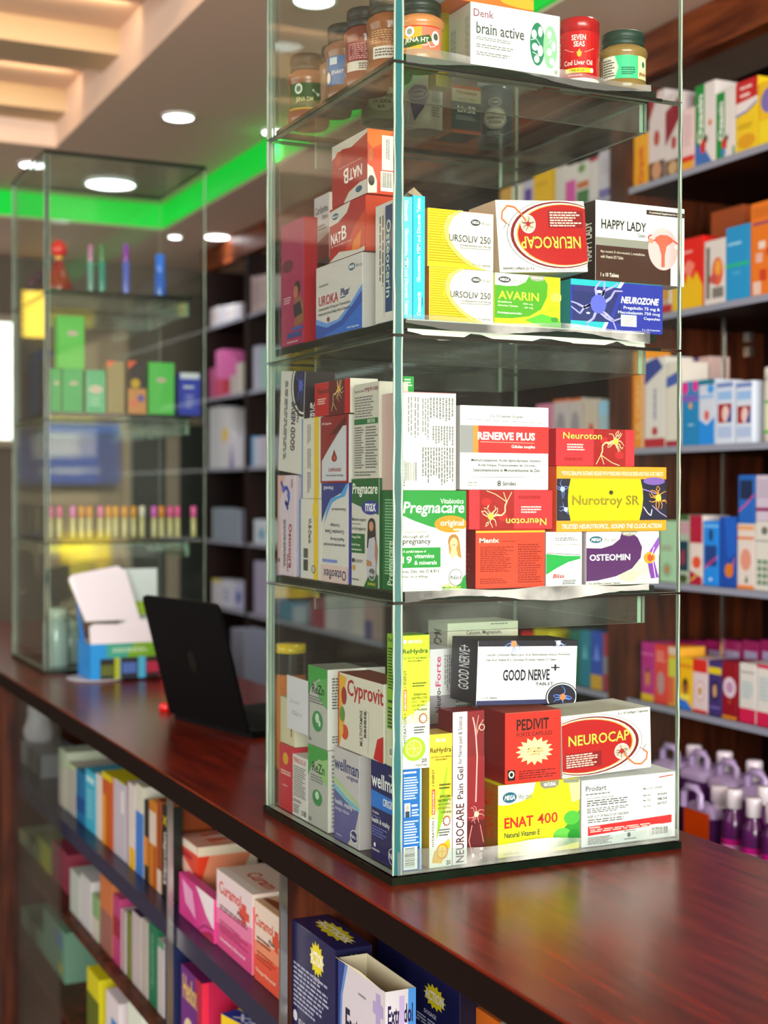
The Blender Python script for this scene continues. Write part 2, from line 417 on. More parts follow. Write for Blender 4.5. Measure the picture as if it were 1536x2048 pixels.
# ceiling: low soffit by the shelves and the far wall, green lit cove step, raised panel, coffers
ZS, ZC, XB, YB = 2.378, 2.47, .884, 3.77
slab('ceiling_soffit_shelves', XB, -5, ZS, 1.6, 4.62, 2.7, 'paint')
slab('ceiling_soffit_far', -4, YB, ZS, XB, 4.62, 2.7, 'paint')
slab('ceiling_panel', .33, -5, ZC, XB, YB, 2.75, 'paint')
slab('ceiling_panel_end', -4, 3.07, ZC, .33, YB, 2.75, 'paint')
slab('ceiling_coffer_top', -4, -5, 2.61, .33, 3.07, 2.75, 'paint')
for i, (a, b) in enumerate(((-3.4, -3.2), (-2.5, -2.32), (-1.7, -1.52), (-.95, -.78), (-.2, -.03), (.55, .72), (1.06, 1.22), (1.66, 1.82), (2.32, 2.48), (2.93, 3.07))):
    slab('beam_%d' % (i+1), -4, a, 2.545, .33, b, 2.61, 'cream')
# the lit cove strip on the step
slab('trim_1', XB-.012, -5, ZS+.004, XB-.001, YB-.012, ZC-.002, 'led_green')
slab('trim_2', -.45, YB-.012, ZS+.004, XB-.001, YB-.001, ZC-.002, 'led_green')

def downlight(px, py, z, r, label, power=4.):
    p = U(px, py, Z=z); root = empty('ceiling_downlight', (p.x, p.y, z)); thing(root, label, 'light')
    mb = MB(); mb.lathe([(r*1.18, 0), (r*1.18, -.004), (r*1.02, -.007), (r*1.0, -.003)], 28, caps=False); mb.build('rim', 'lamp_ring', root)
    mb = MB(); mb.lathe([(r*.99, -.004), (r*.6, -.0065), (.001, -.007)], 28, caps=False); mb.build('diffuser', 'lamp', root)
    l = bpy.data.lights.new('downlight_beam', 'SPOT'); l.energy = power; l.spot_size = R(110); l.spot_blend = .6; l.shadow_soft_size = r
    lo = bpy.data.objects.new('downlight_beam', l); COL.objects.link(lo); lo.parent = root; lo.location = (0, 0, -.015)
    return root
downlight(357, 232, ZC, .04, 'round ceiling downlight in the raised panel, alone between coffer and green cove', 10)
downlight(548, 262, ZC, .033, 'round ceiling downlight hard against the green lit cove', 8)
downlight(67, 328, ZC, .042, 'round ceiling downlight above the corner of the far glass tower', 8)
downlight(221, 367, ZC, .082, 'large bright ceiling lamp seen through the far glass tower', 14)
downlight(434, 472, ZS, .045, 'round soffit downlight just over the far dark shelves', 8)
downlight(350, 472, ZS, .024, 'small soffit downlight seen through the far glass tower', 4)
downlight(628, -2, ZC, .042, 'round ceiling downlight right over the left jars of the near tower', 10)
for y in (.2, -1.1, -2.4): 
    q = MB(); root = empty('ceiling_downlight', (.6, y, ZC)); thing(root, 'round ceiling downlight over the counter, nearer the shop front', 'light', 'downlights above the counter end')
    q.lathe([(.048, 0), (.048, -.004), (.041, -.007), (.04, -.003)], 24, caps=False); q.build('rim', 'lamp_ring', root)
    q = MB(); q.lathe([(.0396, -.004), (.02, -.0065), (.001, -.007)], 24, caps=False); q.build('diffuser', 'lamp', root)
    l = bpy.data.lights.new('downlight_beam', 'SPOT'); l.energy = 12; l.spot_size = R(120); l.spot_blend = .6; l.shadow_soft_size = .04
    lo = bpy.data.objects.new('downlight_beam', l); COL.objects.link(lo); lo.parent = root; lo.location = (0, 0, -.015)
# warm strips inside the coffers light the beams' faces
for y in (1.52, 2.1, 2.72): area('coffer_strip_light', (-.4, y, 2.59), (R(78), 0, 0), 1.4, .03, 1.6, (1, .72, .42))

# ------------------------------------------------------------------ wall shelving: bays of dark wood, shelf boards of glass
ZSH = [2.062, 1.780, 1.503, 1.222, .965, .69]
XSH = 1.15
shelving = empty('wall_shelving', (XSH, 1.25, 0)); thing(shelving, 'tall dark wood pharmacy shelving along the whole wall with glass shelves', 'shelving')
def part(name, x0, y0, z0, x1, y1, z1, m, root):
    mb = MB(); L = root.location; mb.box(x0-L.x, y0-L.y, z0-L.z, x1-L.x, y1-L.y, z1-L.z); block((x0, y0, z0), (x1, y1, z1)); return mb.build(name, m, root)
part('back_panel', 1.52, -1.4, 0, 1.55, 4.13, 2.37, 'darkwood', shelving)
for y in (-1.06, .08, 1.215, 2.4, 3.6, 4.09): part('upright', 1.152, y, 0, 1.52, y+.075 if y == 1.215 else y+.04, 2.29, 'cabinet' if y == 1.215 else 'darkwood', shelving)
part('fascia', 1.145, -1.4, 2.285, 1.185, 4.13, 2.375, 'fascia', shelving)
part('plinth', 1.16, -1.4, 0, 1.52, 4.13, .1, 'darkwood', shelving)
for i, z in enumerate(ZSH):
    mb = MB(); x0 = XSH if i < 5 else .86
    for a, b in ((-1.01, .08), (.12, 1.215), (1.29, 2.4), (2.44, 3.6), (3.64, 4.09)):
        mb = MB(); L = shelving.location; mb.box(x0-L.x+.004, a-L.y, z-.012, 1.52-L.x, b-L.y, z, mi=0); mb.box(x0-L.x, a-L.y, z-.0125, x0-L.x+.004, b-L.y, z+.0005, mi=1)
        mb.build('shelf', ['darkwood', M['glass_shelf_edge']] if i < 4 else ['darkwood', M['glass_shelf_edge']], shelving)
yr = U(1448, 700, X=1.242).y
for z0, z1 in ((.966, 1.21), (1.223, 1.49), (1.504, 1.767)): part('hanging_rod', 1.239, yr-.003, z0, 1.245, yr+.003, z1, 'alu', shelving)
for y, z in ((1.0, 1.72), (.9, 1.72)):
    for k in (0, 1): part('shelf_clip', 1.3, y, z-.03*k, 1.31, y+.02, z-.03*k+.02, 'alu', shelving)

# ------------------------------------------------------------------ counter with open compartments facing the customer
ctr = empty('shop_counter', (0, 0, 0)); thing(ctr, 'long dark red wood counter running towards the back under both glass towers', 'counter')
mb = MB(); mb.box(-.045, -1.9, .968, .419, 3.2, 1.0, bev=.0015); mb.build('worktop', 'counter', ctr); mb = MB(); mb.box(-.0462, -1.9, .9685, -.0452, 3.2, .9975); mb.build('shaded_edge', 'edge_shade', ctr); block((-.045, -1.9, .968), (.419, 3.2, 1.0))  # darker strip puts the unlit front edge's shade into the colour
part('back_panel', .385, -1.9, 0, .405, 3.2, .968, 'cabinet', ctr)
for y in (-1.9, -.62, .306, 2.3, 3.16): part('divider', .0, y-.009, 0, .385, y+.009, .968, 'cabinet', ctr)
part('end_post', -.03, 2.0, 0, .0, 2.12, .966, 'cabinet', ctr)
part('inner_shelf', .002, .315, .715, .384, 2.291, .745, 'navy', ctr)
part('inner_shelf', .012, .315, .53, .384, 2.291, .545, 'cabinet', ctr)
part('inner_shelf', .012, .315, .33, .384, 2.291, .345, 'cabinet', ctr)
part('inner_shelf', .012, -.611, .735, .384, .297, .75, 'cabinet', ctr)
part('plinth', .0, -1.9, 0, .02, 3.2, .09, 'counter', ctr)
for y in (.768, .296): part('edge_strip', -.01, y-.0025, .09, -.001, y+.003, .966, 'alu', ctr)
mb = MB(); mb.box(-.012, 1.5, .1, -.006, 1.98, .962); mb.build('glass_front', 'glass_front', ctr)
# ------------------------------------------------------------------ glass display towers
def pane(name, root, x0, y0, z0, x1, y1, z1, m_face, edge, end=None):
    """one sheet: broad faces clear, cut edges coloured; end = material of the -y cut edge"""
    mb = MB(); mb.box(x0, y0, z0, x1, y1, z1)
    L = root.location; block((x0+L.x, y0+L.y, z0+L.z), (x1+L.x, y1+L.y, z1+L.z))
    dims = (x1-x0, y1-y0, z1-z0); thin = dims.index(min(dims))
    for i, k in enumerate('frbltd'):
        ax = {'f': 1, 'b': 1, 'l': 0, 'r': 0, 't': 2, 'd': 2}[k]
        mb.m[i] = 0 if ax == thin else (2 if (end and k == 'f') else 1)
    return mb.build(name, [M[m_face], M[edge], M[end or edge]], root)

def tower(loc, label, W, L, seams, shelves, top, g=.008, tape=True, end='glass_edge_teal'):
    root = empty('display_tower', loc); thing(root, label, 'display case')
    q = random.Random(3)
    zs = [.0085]+seams+[top]
    pane('base_plate', root, -.003, -.003, 0, W+.001, L+.002, .0084, 'glass', 'glass_edge')
    for i in range(len(zs)-1):
        a, b = zs[i]+.0012, zs[i+1]-.0012
        pane('side_pane', root, 0, 0, a, g, L, b, 'glass', 'glass_edge_pale', end)
        pane('front_pane', root, g+.0006, 0, a, W, g, b, 'glass', 'glass_edge_pale')
        pane('back_pane', root, g+.0006, L-g, a, W, L, b, 'glass', 'glass_edge_pale')
        for (x, y, w) in ((-.0012, -.001, .003), (g-.0005, -.0016, .0028), (W-.0028, -.001, .0026), (-.0012, L-.006, .004)):
            mb = MB(); n = 14
            mb.tube([(x+w/2+q.uniform(-.0005, .0005), y+w/2, a+(b-a)*k/n) for k in range(n+1)], [w*.5*q.uniform(.65, 1.05) for k in range(n+1)], 6)
            mb.build('corner_bead', 'glass_edge_pale', root)
    for z in seams:
        mb = MB(); mb.box(-.0012, -.0014, z-.0016, W*.92, .0006, z+.0014); mb.box(-.0014, .0006, z-.0014, -.0004, .012, z+.0012)
        mb.build('seam', 'sealant', root)
    for z in shelves:
        pane('shelf', root, g+.001, g+.001, z-.0095, W-.03, L-.009, z-.0008, 'glass', 'glass_edge')
        zz = z-.0105; h = .034
        pane('support_strip', root, .012, .024, zz-h, W-.032, .029, zz, 'glass_strip', 'glass_edge_pale')
        pane('support_strip', root, .06, L-.02, zz-h, W-.032, L-.015, zz, 'glass_strip', 'glass_edge_pale')
        pane('support_strip', root, W-.038, .03, zz-h, W-.033, L-.022, zz, 'glass_strip', 'glass_edge_pale')
        if tape:
            mb = MB(); n = 40; x0, x1 = g+.004, W-.045
            top_ = [(x0+(x1-x0)*k/n, -.0018, z+.0025+.002*math.sin(k*.31)) for k in range(n+1)]
            bot = [(x0+(x1-x0)*k/n, -.0020, z-.008-.004*math.sin(k*.22+z*9)-q.uniform(0, .001)) for k in range(n+1)]
            mb.grid([top_, bot], smooth=False); mb.build('edge_tape', 'tape', root)
    if tape:
        mb = MB(); n = 40
        mb.grid([[(.004+(W-.006)*k/n, -.0018, .034-.011*k/n+.002*math.sin(k*.4)) for k in range(n+1)], [(.004+(W-.006)*k/n, -.002, .0095) for k in range(n+1)]], smooth=False)
        mb.build('edge_tape', 'tape', root)
    return root
near = tower((0, 0, 1.0), 'near tall glass display tower at the counter edge crammed with medicine cartons', .364, .371, [.292, .5687, .8496], [.302, .587, .8623], 1.157)
# white film under the cartons of the second shelf, hanging over the shelf edge
mb = MB(); n = 24; q = random.Random(5)
xs = [.02+.3*k/n for k in range(n+1)]
mb.grid([[(x, .06, .5878) for x in xs], [(x, .0105, .5878) for x in xs], [(x, .0095, .577-.007*math.sin(k*.45)**2-.004*q.random()) for k, x in enumerate(xs)]], smooth=False)
mb.build('shelf_liner', 'liner', near)

B0, B1, B2, B3 = 1.0087, 1.3025, 1.5881, 1.8626
WH, WG = '#f3f1ec', '#dcd8d2'
def mega(u0, v0, u1, v1, tx='#8a8a8a', c='#1d5f78'):
    w, h = u1-u0, v1-v0
    return [('e', u0+w*.24, (v0+v1)/2, w*.24, h*.5, c), ('t', 'MEGA', u0+w*.06, v0+h*.28, u0+w*.42, v1-h*.28, '#fff', 0, .02, .2), ('t', 'We care', u0+w*.53, v0+h*.25, u1, v1-h*.2, tx)]

# ---- bottom level, street face
A = FB('navy carton at the near bottom corner of the near tower, blue back panel with barcode', 797, 844, 1541, B0, .068, '#1565b8', yf=.0135, left='#10165a', bev=.0004,
  F=[('r', 0, 0, .16, 1, '#cfe2f2'), ('r', .92, 0, 1, 1, '#9fc4e8'), ('m', .2, .015, .9, .05, 1, '#fff'), ('m', .22, .07, .88, .3, 9, '#d6ecff'), ('r', .24, .33, .5, .47, '#b8c8d8'), ('e', .37, .38, .07, .03, '#d9a98c'), ('r', .28, .41, .46, .47, '#26324a'), ('m', .56, .34, .88, .38, 1, '#fff'), ('m', .56, .39, .88, .47, 3, '#d6ecff'), ('m', .22, .5, .88, .74, 9, '#d6ecff'), ('bc', .2, .76, .8, .985, 1), ('t', '0 21265 22130 9', .82, .77, .9, .98, '#222', 90)])
# its navy front is seen through the side pane
mbx = MB(); hA = A['h']; 
prints(mbx, Face((0, .068, hA), (0, -.068, 0), (0, 0, -hA)), [('r', 0, .13, 1, .26, '#fff'), ('r', 0, .3, 1, .47, '#1f74d6'), ('p', [(0, .3), (1, .32), (1, .2), (0, .18)], '#10165a'), ('r', 0, 0, 1, .3, '#10165a'), ('t', 'wellman', .02, .11, .98, .26, '#f2f2f2', 0, .01), ('t', 'Vitabiotics', .66, .075, .9, .1, '#e8e8f0'), ('t', 'ORIGINAL', .45, .34, .97, .42, '#fff'), ('t', '30 tablets', .06, .5, .3, .53, '#dcd'), ('t', 'Supports', .06, .545, .36, .565, '#8890d0'), ('t', 'health & vitality', .05, .57, .7, .635, '#f0f0ff'), ('m', .05, .65, .62, .76, 4, '#6a72c0'), ('t', 'vitabiotics', .05, .88, .33, .905, '#e8e8f0'), ('e', .16, .845, .04, .022, '#e8e8f0'), ('e', .82, .88, .16, .085, '#e8e8f0'), ('e', .82, .88, .145, .077, '#1c2270'), ('t', 'No.1', .7, .85, .95, .91, '#fff')])
o = mbx.build('printed_front', 'card', A); 
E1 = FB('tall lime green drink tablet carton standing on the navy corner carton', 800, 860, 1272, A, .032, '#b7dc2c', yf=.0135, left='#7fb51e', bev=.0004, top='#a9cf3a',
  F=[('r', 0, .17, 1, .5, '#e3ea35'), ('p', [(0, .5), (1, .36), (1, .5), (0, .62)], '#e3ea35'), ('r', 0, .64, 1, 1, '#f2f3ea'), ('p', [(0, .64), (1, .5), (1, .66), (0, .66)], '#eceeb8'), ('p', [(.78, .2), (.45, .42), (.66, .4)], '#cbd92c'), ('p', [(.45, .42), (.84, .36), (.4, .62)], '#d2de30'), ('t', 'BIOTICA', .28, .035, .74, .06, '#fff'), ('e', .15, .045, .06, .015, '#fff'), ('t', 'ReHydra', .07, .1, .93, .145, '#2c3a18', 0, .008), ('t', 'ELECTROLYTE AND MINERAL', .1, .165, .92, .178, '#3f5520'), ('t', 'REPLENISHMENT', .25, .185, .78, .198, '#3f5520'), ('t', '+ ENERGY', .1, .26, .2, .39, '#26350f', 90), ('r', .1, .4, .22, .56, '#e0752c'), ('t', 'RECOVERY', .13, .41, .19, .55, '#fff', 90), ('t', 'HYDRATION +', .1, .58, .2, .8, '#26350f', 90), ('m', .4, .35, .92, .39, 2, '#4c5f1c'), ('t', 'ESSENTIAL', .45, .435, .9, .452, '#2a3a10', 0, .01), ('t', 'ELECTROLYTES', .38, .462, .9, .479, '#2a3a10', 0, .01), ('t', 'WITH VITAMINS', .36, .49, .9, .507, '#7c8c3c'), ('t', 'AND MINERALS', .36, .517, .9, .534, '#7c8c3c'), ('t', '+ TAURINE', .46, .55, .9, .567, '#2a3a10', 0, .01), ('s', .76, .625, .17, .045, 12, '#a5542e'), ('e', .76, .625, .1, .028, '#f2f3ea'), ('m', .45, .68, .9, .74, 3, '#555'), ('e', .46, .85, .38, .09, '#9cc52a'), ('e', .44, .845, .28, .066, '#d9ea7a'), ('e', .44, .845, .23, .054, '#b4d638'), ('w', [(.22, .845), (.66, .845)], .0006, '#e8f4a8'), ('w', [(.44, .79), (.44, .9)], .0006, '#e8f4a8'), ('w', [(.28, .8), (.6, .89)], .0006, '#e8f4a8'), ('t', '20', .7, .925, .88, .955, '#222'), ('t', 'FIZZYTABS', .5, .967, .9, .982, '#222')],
  Lf=[('t', 'ReHydra', .1, .03, .9, .07, '#2c3a18'), ('m', .1, .1, .9, .42, 14, '#1d3a10'), ('r', .1, .5, .95, .52, '#1d3a10'), ('m', .1, .55, .9, .8, 9, '#334'), ('r', 0, .72, 1, 1, '#c9ccae'), ('bc', .2, .86, .8, .93), ])
C1 = FB('yellow and orange drink tablet carton standing upright beside the navy corner carton', 854, 905, 1470, B0, .034, '#efd23a', yf=.0135, left='#d9a92e', top='#caa238', bev=.0004,
  F=[('r', 0, 0, 1, .1, '#eebf3c'), ('r', 0, .62, 1, 1, '#f3f0e4'), ('p', [(0, .62), (1, .48), (1, .64), (0, .64)], '#f0e6a0'), ('p', [(.84, .2), (.42, .5), (.68, .46)], '#9cc228'), ('p', [(.42, .5), (.9, .46), (.3, .8)], '#8fb820'), ('t', 'BIOTICA', .28, .035, .72, .06, '#fff'), ('t', 'ReHydra', .03, .1, .95, .15, '#4a2a10', 0, .008), ('t', 'ELECTROLYTE AND MINERAL', .06, .165, .97, .178, '#6b4a18'), ('t', 'REPLENISHMENT', .25, .185, .78, .198, '#6b4a18'), ('t', '+ ENERGY', .1, .26, .2, .39, '#3a2a0f', 90), ('r', .1, .41, .24, .6, '#d9542c'), ('t', 'RECOVERY', .13, .42, .2, .59, '#fff', 90), ('t', 'HYDRATION +', .1, .62, .2, .84, '#3a2a0f', 90), ('m', .42, .37, .95, .42, 2, '#5c4f1c'), ('t', 'ESSENTIAL', .45, .46, .95, .478, '#3a2a10', 0, .01), ('t', 'ELECTROLYTES', .36, .49, .95, .508, '#3a2a10', 0, .01), ('t', 'WITH VITAMINS', .34, .52, .95, .537, '#a07a3c'), ('t', 'AND MINERALS', .34, .548, .95, .565, '#a07a3c'), ('t', '+ TAURINE', .5, .58, .95, .598, '#3a2a10', 0, .01), ('s', .74, .655, .2, .045, 12, '#9c4a24'), ('e', .74, .655, .12, .028, '#f3f0e4'), ('m', .4, .71, .92, .77, 3, '#555'), ('p', [(.1, .96), (.2, .88), (.85, .79), (.9, .85), (.5, .97)], '#f2b51f'), ('e', .55, .88, .25, .06, '#e88a12'), ('e', .53, .88, .2, .047, '#f8cf52'), ('w', [(.35, .88), (.7, .88)], .0006, '#e88a12'), ('w', [(.53, .84), (.53, .92)], .0006, '#e88a12'), ('t', '20', .72, .95, .9, .985, '#222')])
D1 = FB('narrow maroon and white pain gel carton with a nerve picture standing upright', 905, 970, 1425, B0, .034, '#7e1a26', yf=.0135, left='#6d1420', top='#8a1a28',
  F=[('r', 0, 0, .45, 1, '#f1efee'), ('r', .45, .3, 1, 1, '#8c1f2a'), ('r', .45, .72, 1, 1, '#5d101c'), ('t', 'NEUROCARE', .1, .6, .36, .985, '#4d1020', 90), ('t', 'Pain Gel', .14, .36, .33, .57, '#4d1020', 90), ('t', 'for Nerve pain & Sciatica', .16, .03, .32, .34, '#4d1020', 90), ('w', [(.62, .04), (.68, .1), (.72, .17), (.76, .3), (.74, .45), (.72, .6)], .0016, '#f3b0a8'), ('w', [(.8, .03), (.74, .1), (.72, .17)], .0009, '#e89a94'), ('w', [(.95, .06), (.82, .1), (.72, .17)], .0009, '#e89a94'), ('n', .74, .68, .26, 9, '#f0a8a0', '#fbe0b0'), ('w', [(.6, .75), (.5, .85), (.62, .95)], .0009, '#e89a94'), ('e', .63, .95, .05, .014, '#fbe8c0'), ('w', [(.85, .75), (.96, .87)], .0008, '#e89a94'), ('e', .9, .11, .09, .022, '#c8d0b0'), ('e', .9, .11, .07, .017, '#7e1a26'), ('t', '50 g', .82, .9, .94, .98, '#fff', 90)])
E2 = FB('bright yellow carton with green leaf shapes in the front row of the bottom level', 996, 1160, 1572, B0, .07, '#f0ea10', left='#b06a16', yf=.0175,
  F=[('p', [(.0, 0), (.45, 0), (.42, .14), (.3, .24), (.12, .28), (0, .27)], WH), ('p', [(1, .45), (1, .9), (.6, .96), (.42, .88), (.7, .8), (.86, .62)], '#2a9a2c'), ('e', .9, .55, .1, .1, '#4fb63c'), ('e', .78, .78, .11, .1, '#65c04a'), ('e', .93, .8, .08, .09, '#198a2a'), ('p', [(.86, .05), (1, .03), (1, .3), (.9, .34)], '#f6f29a'), ('p', [(.78, .0), (1, .0), (.98, .06), (.8, .05)], '#8f8c78'), ('p', [(.5, 0), (.74, 0), (.73, .07), (.68, .1), (.55, .1), (.51, .06)], '#8a8478'), ('t', 'NATURAL', .55, .02, .7, .07, '#fff')]+mega(.05, .1, .4, .25)+[('t', 'ENAT', .07, .45, .42, .6, '#c8281c', 0, .02), ('t', '400', .47, .44, .72, .59, '#c8281c', 0, .005), ('t', 'Natural Vitamin E', .07, .655, .5, .73, '#333'), ('t', '3 x 10 Softgel Capsules', .06, .93, .38, .975, '#444')],
  Lf=[('t', 'ENAT 400', .45, .1, .85, .75, '#d8401c', 90), ('e', .3, .25, .12, .08, '#333')])
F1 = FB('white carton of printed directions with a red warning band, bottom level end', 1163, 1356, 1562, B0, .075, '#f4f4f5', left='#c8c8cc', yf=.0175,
  F=[('t', 'Prodart', .04, .09, .25, .17, '#222', 0, .005), ('m', .04, .2, .3, .23, 1, '#444'), ('t', 'Each hard gelatin capsule contains', .05, .26, .33, .29, '#333'), ('m', .05, .3, .55, .4, 3, '#555'), ('m', .05, .42, .48, .5, 3, '#666'), ('t', 'KEEP OUT OF REACH OF CHILDREN', .06, .53, .48, .57, '#444'), ('m', .06, .585, .5, .65, 2, '#666'), ('t', 'Mfg. Lic. No. G/25/2404', .63, .2, .83, .235, '#444'), ('t', 'Batch No.', .63, .3, .71, .33, '#444'), ('t', '435643', .78, .3, .88, .335, '#333'), ('t', 'Mfg. Date', .63, .38, .71, .41, '#444'), ('t', '08/24', .78, .37, .88, .41, '#333'), ('t', 'Exp. Date', .63, .47, .71, .5, '#444'), ('t', '07/27', .78, .44, .88, .48, '#333'), ('p', [(.06, .69), (.93, .65), (.93, .77), (.06, .83)], '#d92a30'), ('t', 'WARNING!', .07, .7, .18, .725, '#fff'), ('m', .08, .735, .9, .79, 2, '#f6cfc8'), ('m', .06, .85, .32, .97, 6, '#666'), ('e', .48, .88, .016, .035, '#222'), ('m', .43, .93, .58, .955, 1, '#666'), ('t', 'Marketed by', .43, .81, .55, .835, '#555'), ('bc', .7, .81, .9, .95), ('w', [(.79, .06), (.94, .04)], .0012, '#b84a40')])
P1 = FB('small red carton with a yellow starburst on top of the bright yellow carton', 1010, 1123, 1427, E2, .06, '#dc2a22', left='#8a1418', top='#c05a50', yf=.0175,
  F=[('t', 'PEDIVIT', .2, .1, .78, .26, '#1c0c0a', 0, .02), ('t', 'FORTE CAPSULES', .2, .285, .84, .345, '#201010'), ('s', .52, .56, .34, .2, 16, '#f3e6a0'), ('t', 'MULTIVITAMINS', .4, .51, .66, .54, '#7a3028'), ('t', 'WITH MINERALS', .38, .55, .68, .58, '#7a3028'), ('t', 'CAPSULE', .43, .59, .62, .62, '#7a3028'), ('m', .24, .82, .92, .95, 4, '#6a1410'), ('r', .04, .8, .17, .95, '#141010'), ('e', .105, .865, .05, .05, '#e8e0d8'), ('e', .105, .865, .03, .03, '#141010')])
def neurocap(flip=False):
    ops = [('e', .3, .52, .6, .5, '#3a1414'), ('e', .3, .52, .594, .494, WH), ('e', .29, .52, .57, .47, '#7a1620'), ('e', .275, .52, .55, .45, '#e8dfc8'), ('e', .262, .52, .53, .43, '#d99a2a'), ('e', .256, .52, .522, .422, '#b01018'), ('t', 'NEUROCAP', .07, .33, .75, .5, '#5a1c08', 0, .035), ('t', 'NEUROCAP', .07, .33, .75, .5, '#f0c64e', 0, .01), ('r', .03, .62, .43, .86, '#860e16'), ('m', .04, .63, .41, .85, 6, '#f4cfc4'), ('e', .66, .67, .085, .13, '#f0e4d8'), ('e', .66, .67, .072, .11, '#c9b8a8'), ('n', .66, .67, .08, 8, '#5a1a18', '#b01818'), ('w', [(.68, .71), (.74, .82), (.8, .9), (.88, .92), (.94, .84), (.95, .74), (.9, .68)], .0018, '#e0682c'), ('w', [(.86, .64), (.9, .68), (.94, .6)], .0007, '#777'), ('t', '3 x 10 Softgel Capsules', .62, .03, .97, .08, '#333')]
    if not flip: return ops
    out = []
    for op in ops:
        op = list(op); k = op[0]
        if k == 't': u0, v0, u1, v1 = op[2:6]; op[2:6] = [1-u1, 1-v1, 1-u0, 1-v0]; op[7:8] = [180] if len(op) > 7 else []; op = op if len(op) > 7 else op+[180]
        elif k in 'rm': u0, v0, u1, v1 = op[1:5]; op[1:5] = [1-u1, 1-v1, 1-u0, 1-v0]
        elif k in 'en': op[1], op[2] = 1-op[1], 1-op[2]
        elif k in 'wp': op[1] = [(1-a, 1-b) for a, b in op[1]]
        out.append(tuple(op))
    return out
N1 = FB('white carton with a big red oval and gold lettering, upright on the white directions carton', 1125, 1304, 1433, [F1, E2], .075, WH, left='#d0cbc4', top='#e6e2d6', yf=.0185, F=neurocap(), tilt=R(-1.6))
GN = FB('white carton with dark nerve picture corner lying across the red and maroon cartons', 952, 1152, 1290, [P1, D1], .06, '#f5f5f7', left='#26242e', top='#24222e', yf=.019, tilt=R(2.2),
  F=[('r', 0, 0, 1, .09, '#1a1a2c'), ('n', .35, .05, .1, 7, '#6f86d8', '#e08a5a'), ('n', .8, .04, .08, 7, '#9aa6e0', '#d8dcf0'), ('r', 0, .93, .8, 1, '#2b2f5c'), ('t', 'Calcium Carbonate, Alpha Lipoic Acid, Benfotiamine, Inositol, Pyridoxine,', .08, .2, .93, .25, '#333'), ('t', 'Folic Acid, Vitamin B12, Chromium Picolinate, Vitamin D3 Tablet', .08, .28, .78, .325, '#333'), ('t', 'GOOD NERVE', .25, .45, .72, .63, '#14162c', 0, .02), ('t', '+', .73, .38, .82, .48, '#14162c'), ('t', 'TABLET', .58, .66, .76, .71, '#14162c', 0, .01), ('t', '1 x 10 Tablets', .04, .87, .2, .905, '#444'), ('e', .85, .9, .165, .23, '#15161f'), ('e', .85, .9, .155, .215, '#fff'), ('e', .85, .9, .145, .2, '#1c1a30'), ('n', .86, .9, .1, 8, '#5a86e8', '#e07a48')],
  Lf=[('t', 'GOOD NERVE+', .3, .1, .7, .8, '#d8d8e0', 90)])
# behind, on the bottom level
K1 = FB('white and green carton of small print behind the row, under the cream calcium carton', 905, 958, 1322, B0, .05, '#c9cbc4', left='#1d4034', yf=.14,
  F=[('m', .1, .03, .9, .97, 34, '#6b6f68'), ('r', 0, .35, 1, .39, '#2f6a50')])
K2 = FB('cream calcium tablet carton on the back stack of the bottom level', 895, 1037, 1247, K1, .05, '#d9d3c0', left='#a8a294', yf=.14,
  F=[('t', 'Calcium, Magnesium,', .26, .22, .76, .36, '#444'), ('t', 'Zinc and Colecalciferol Tablets', .14, .43, .86, .57, '#444'), ('t', 'M-Cal', .28, .74, .74, 1.0, '#2a4a3c', 0, .02), ('m', .6, .03, .95, .09, 1, '#777')],
  Lf=[('t', 'M-CAL', .3, .2, .7, .8, '#3a3a3a', 270, .02)])
K3 = FB('grey white carton with pink and black sideways lettering behind the lime carton', 859, 912, 1362, 1.11, .05, '#d6d2d6', yf=.1, left='#8a868c',
  F=[('r', 0, .62, 1, 1, '#8b8690'), ('t', 'Neuro-', .22, .52, .42, .85, '#2a1830', 90, .01), ('t', 'Forte', .22, .1, .42, .5, '#c83a78', 90, .01), ('m', .55, .08, .8, .6, 3, '#888', 1), ('e', .88, .2, .07, .12, '#2a2f6a')])
K4 = FB('maroon carton lying flat at the back of the bottom level behind the lime carton', 858, 915, 1455, B0, .06, '#7a2430', yf=.085, top='#8a2a38')
K3.location.z = K4.location.z+K4['h']+.0006
K5 = FB('white carton with italic black lettering behind the red starburst carton', 968, 1030, 1430, B0, .04, '#d9d7d2', yf=.1,
  F=[('m', .1, .03, .9, .52, 16, '#8a8a86'), ('t', 'Udcasafe', .1, .58, .95, .68, '#1a1a1a', 0, .01, .3), ('t', 'Ursodeoxycholic', .1, .76, .9, .82, '#444'), ('r', 0, .9, 1, .94, '#3a74c0')])

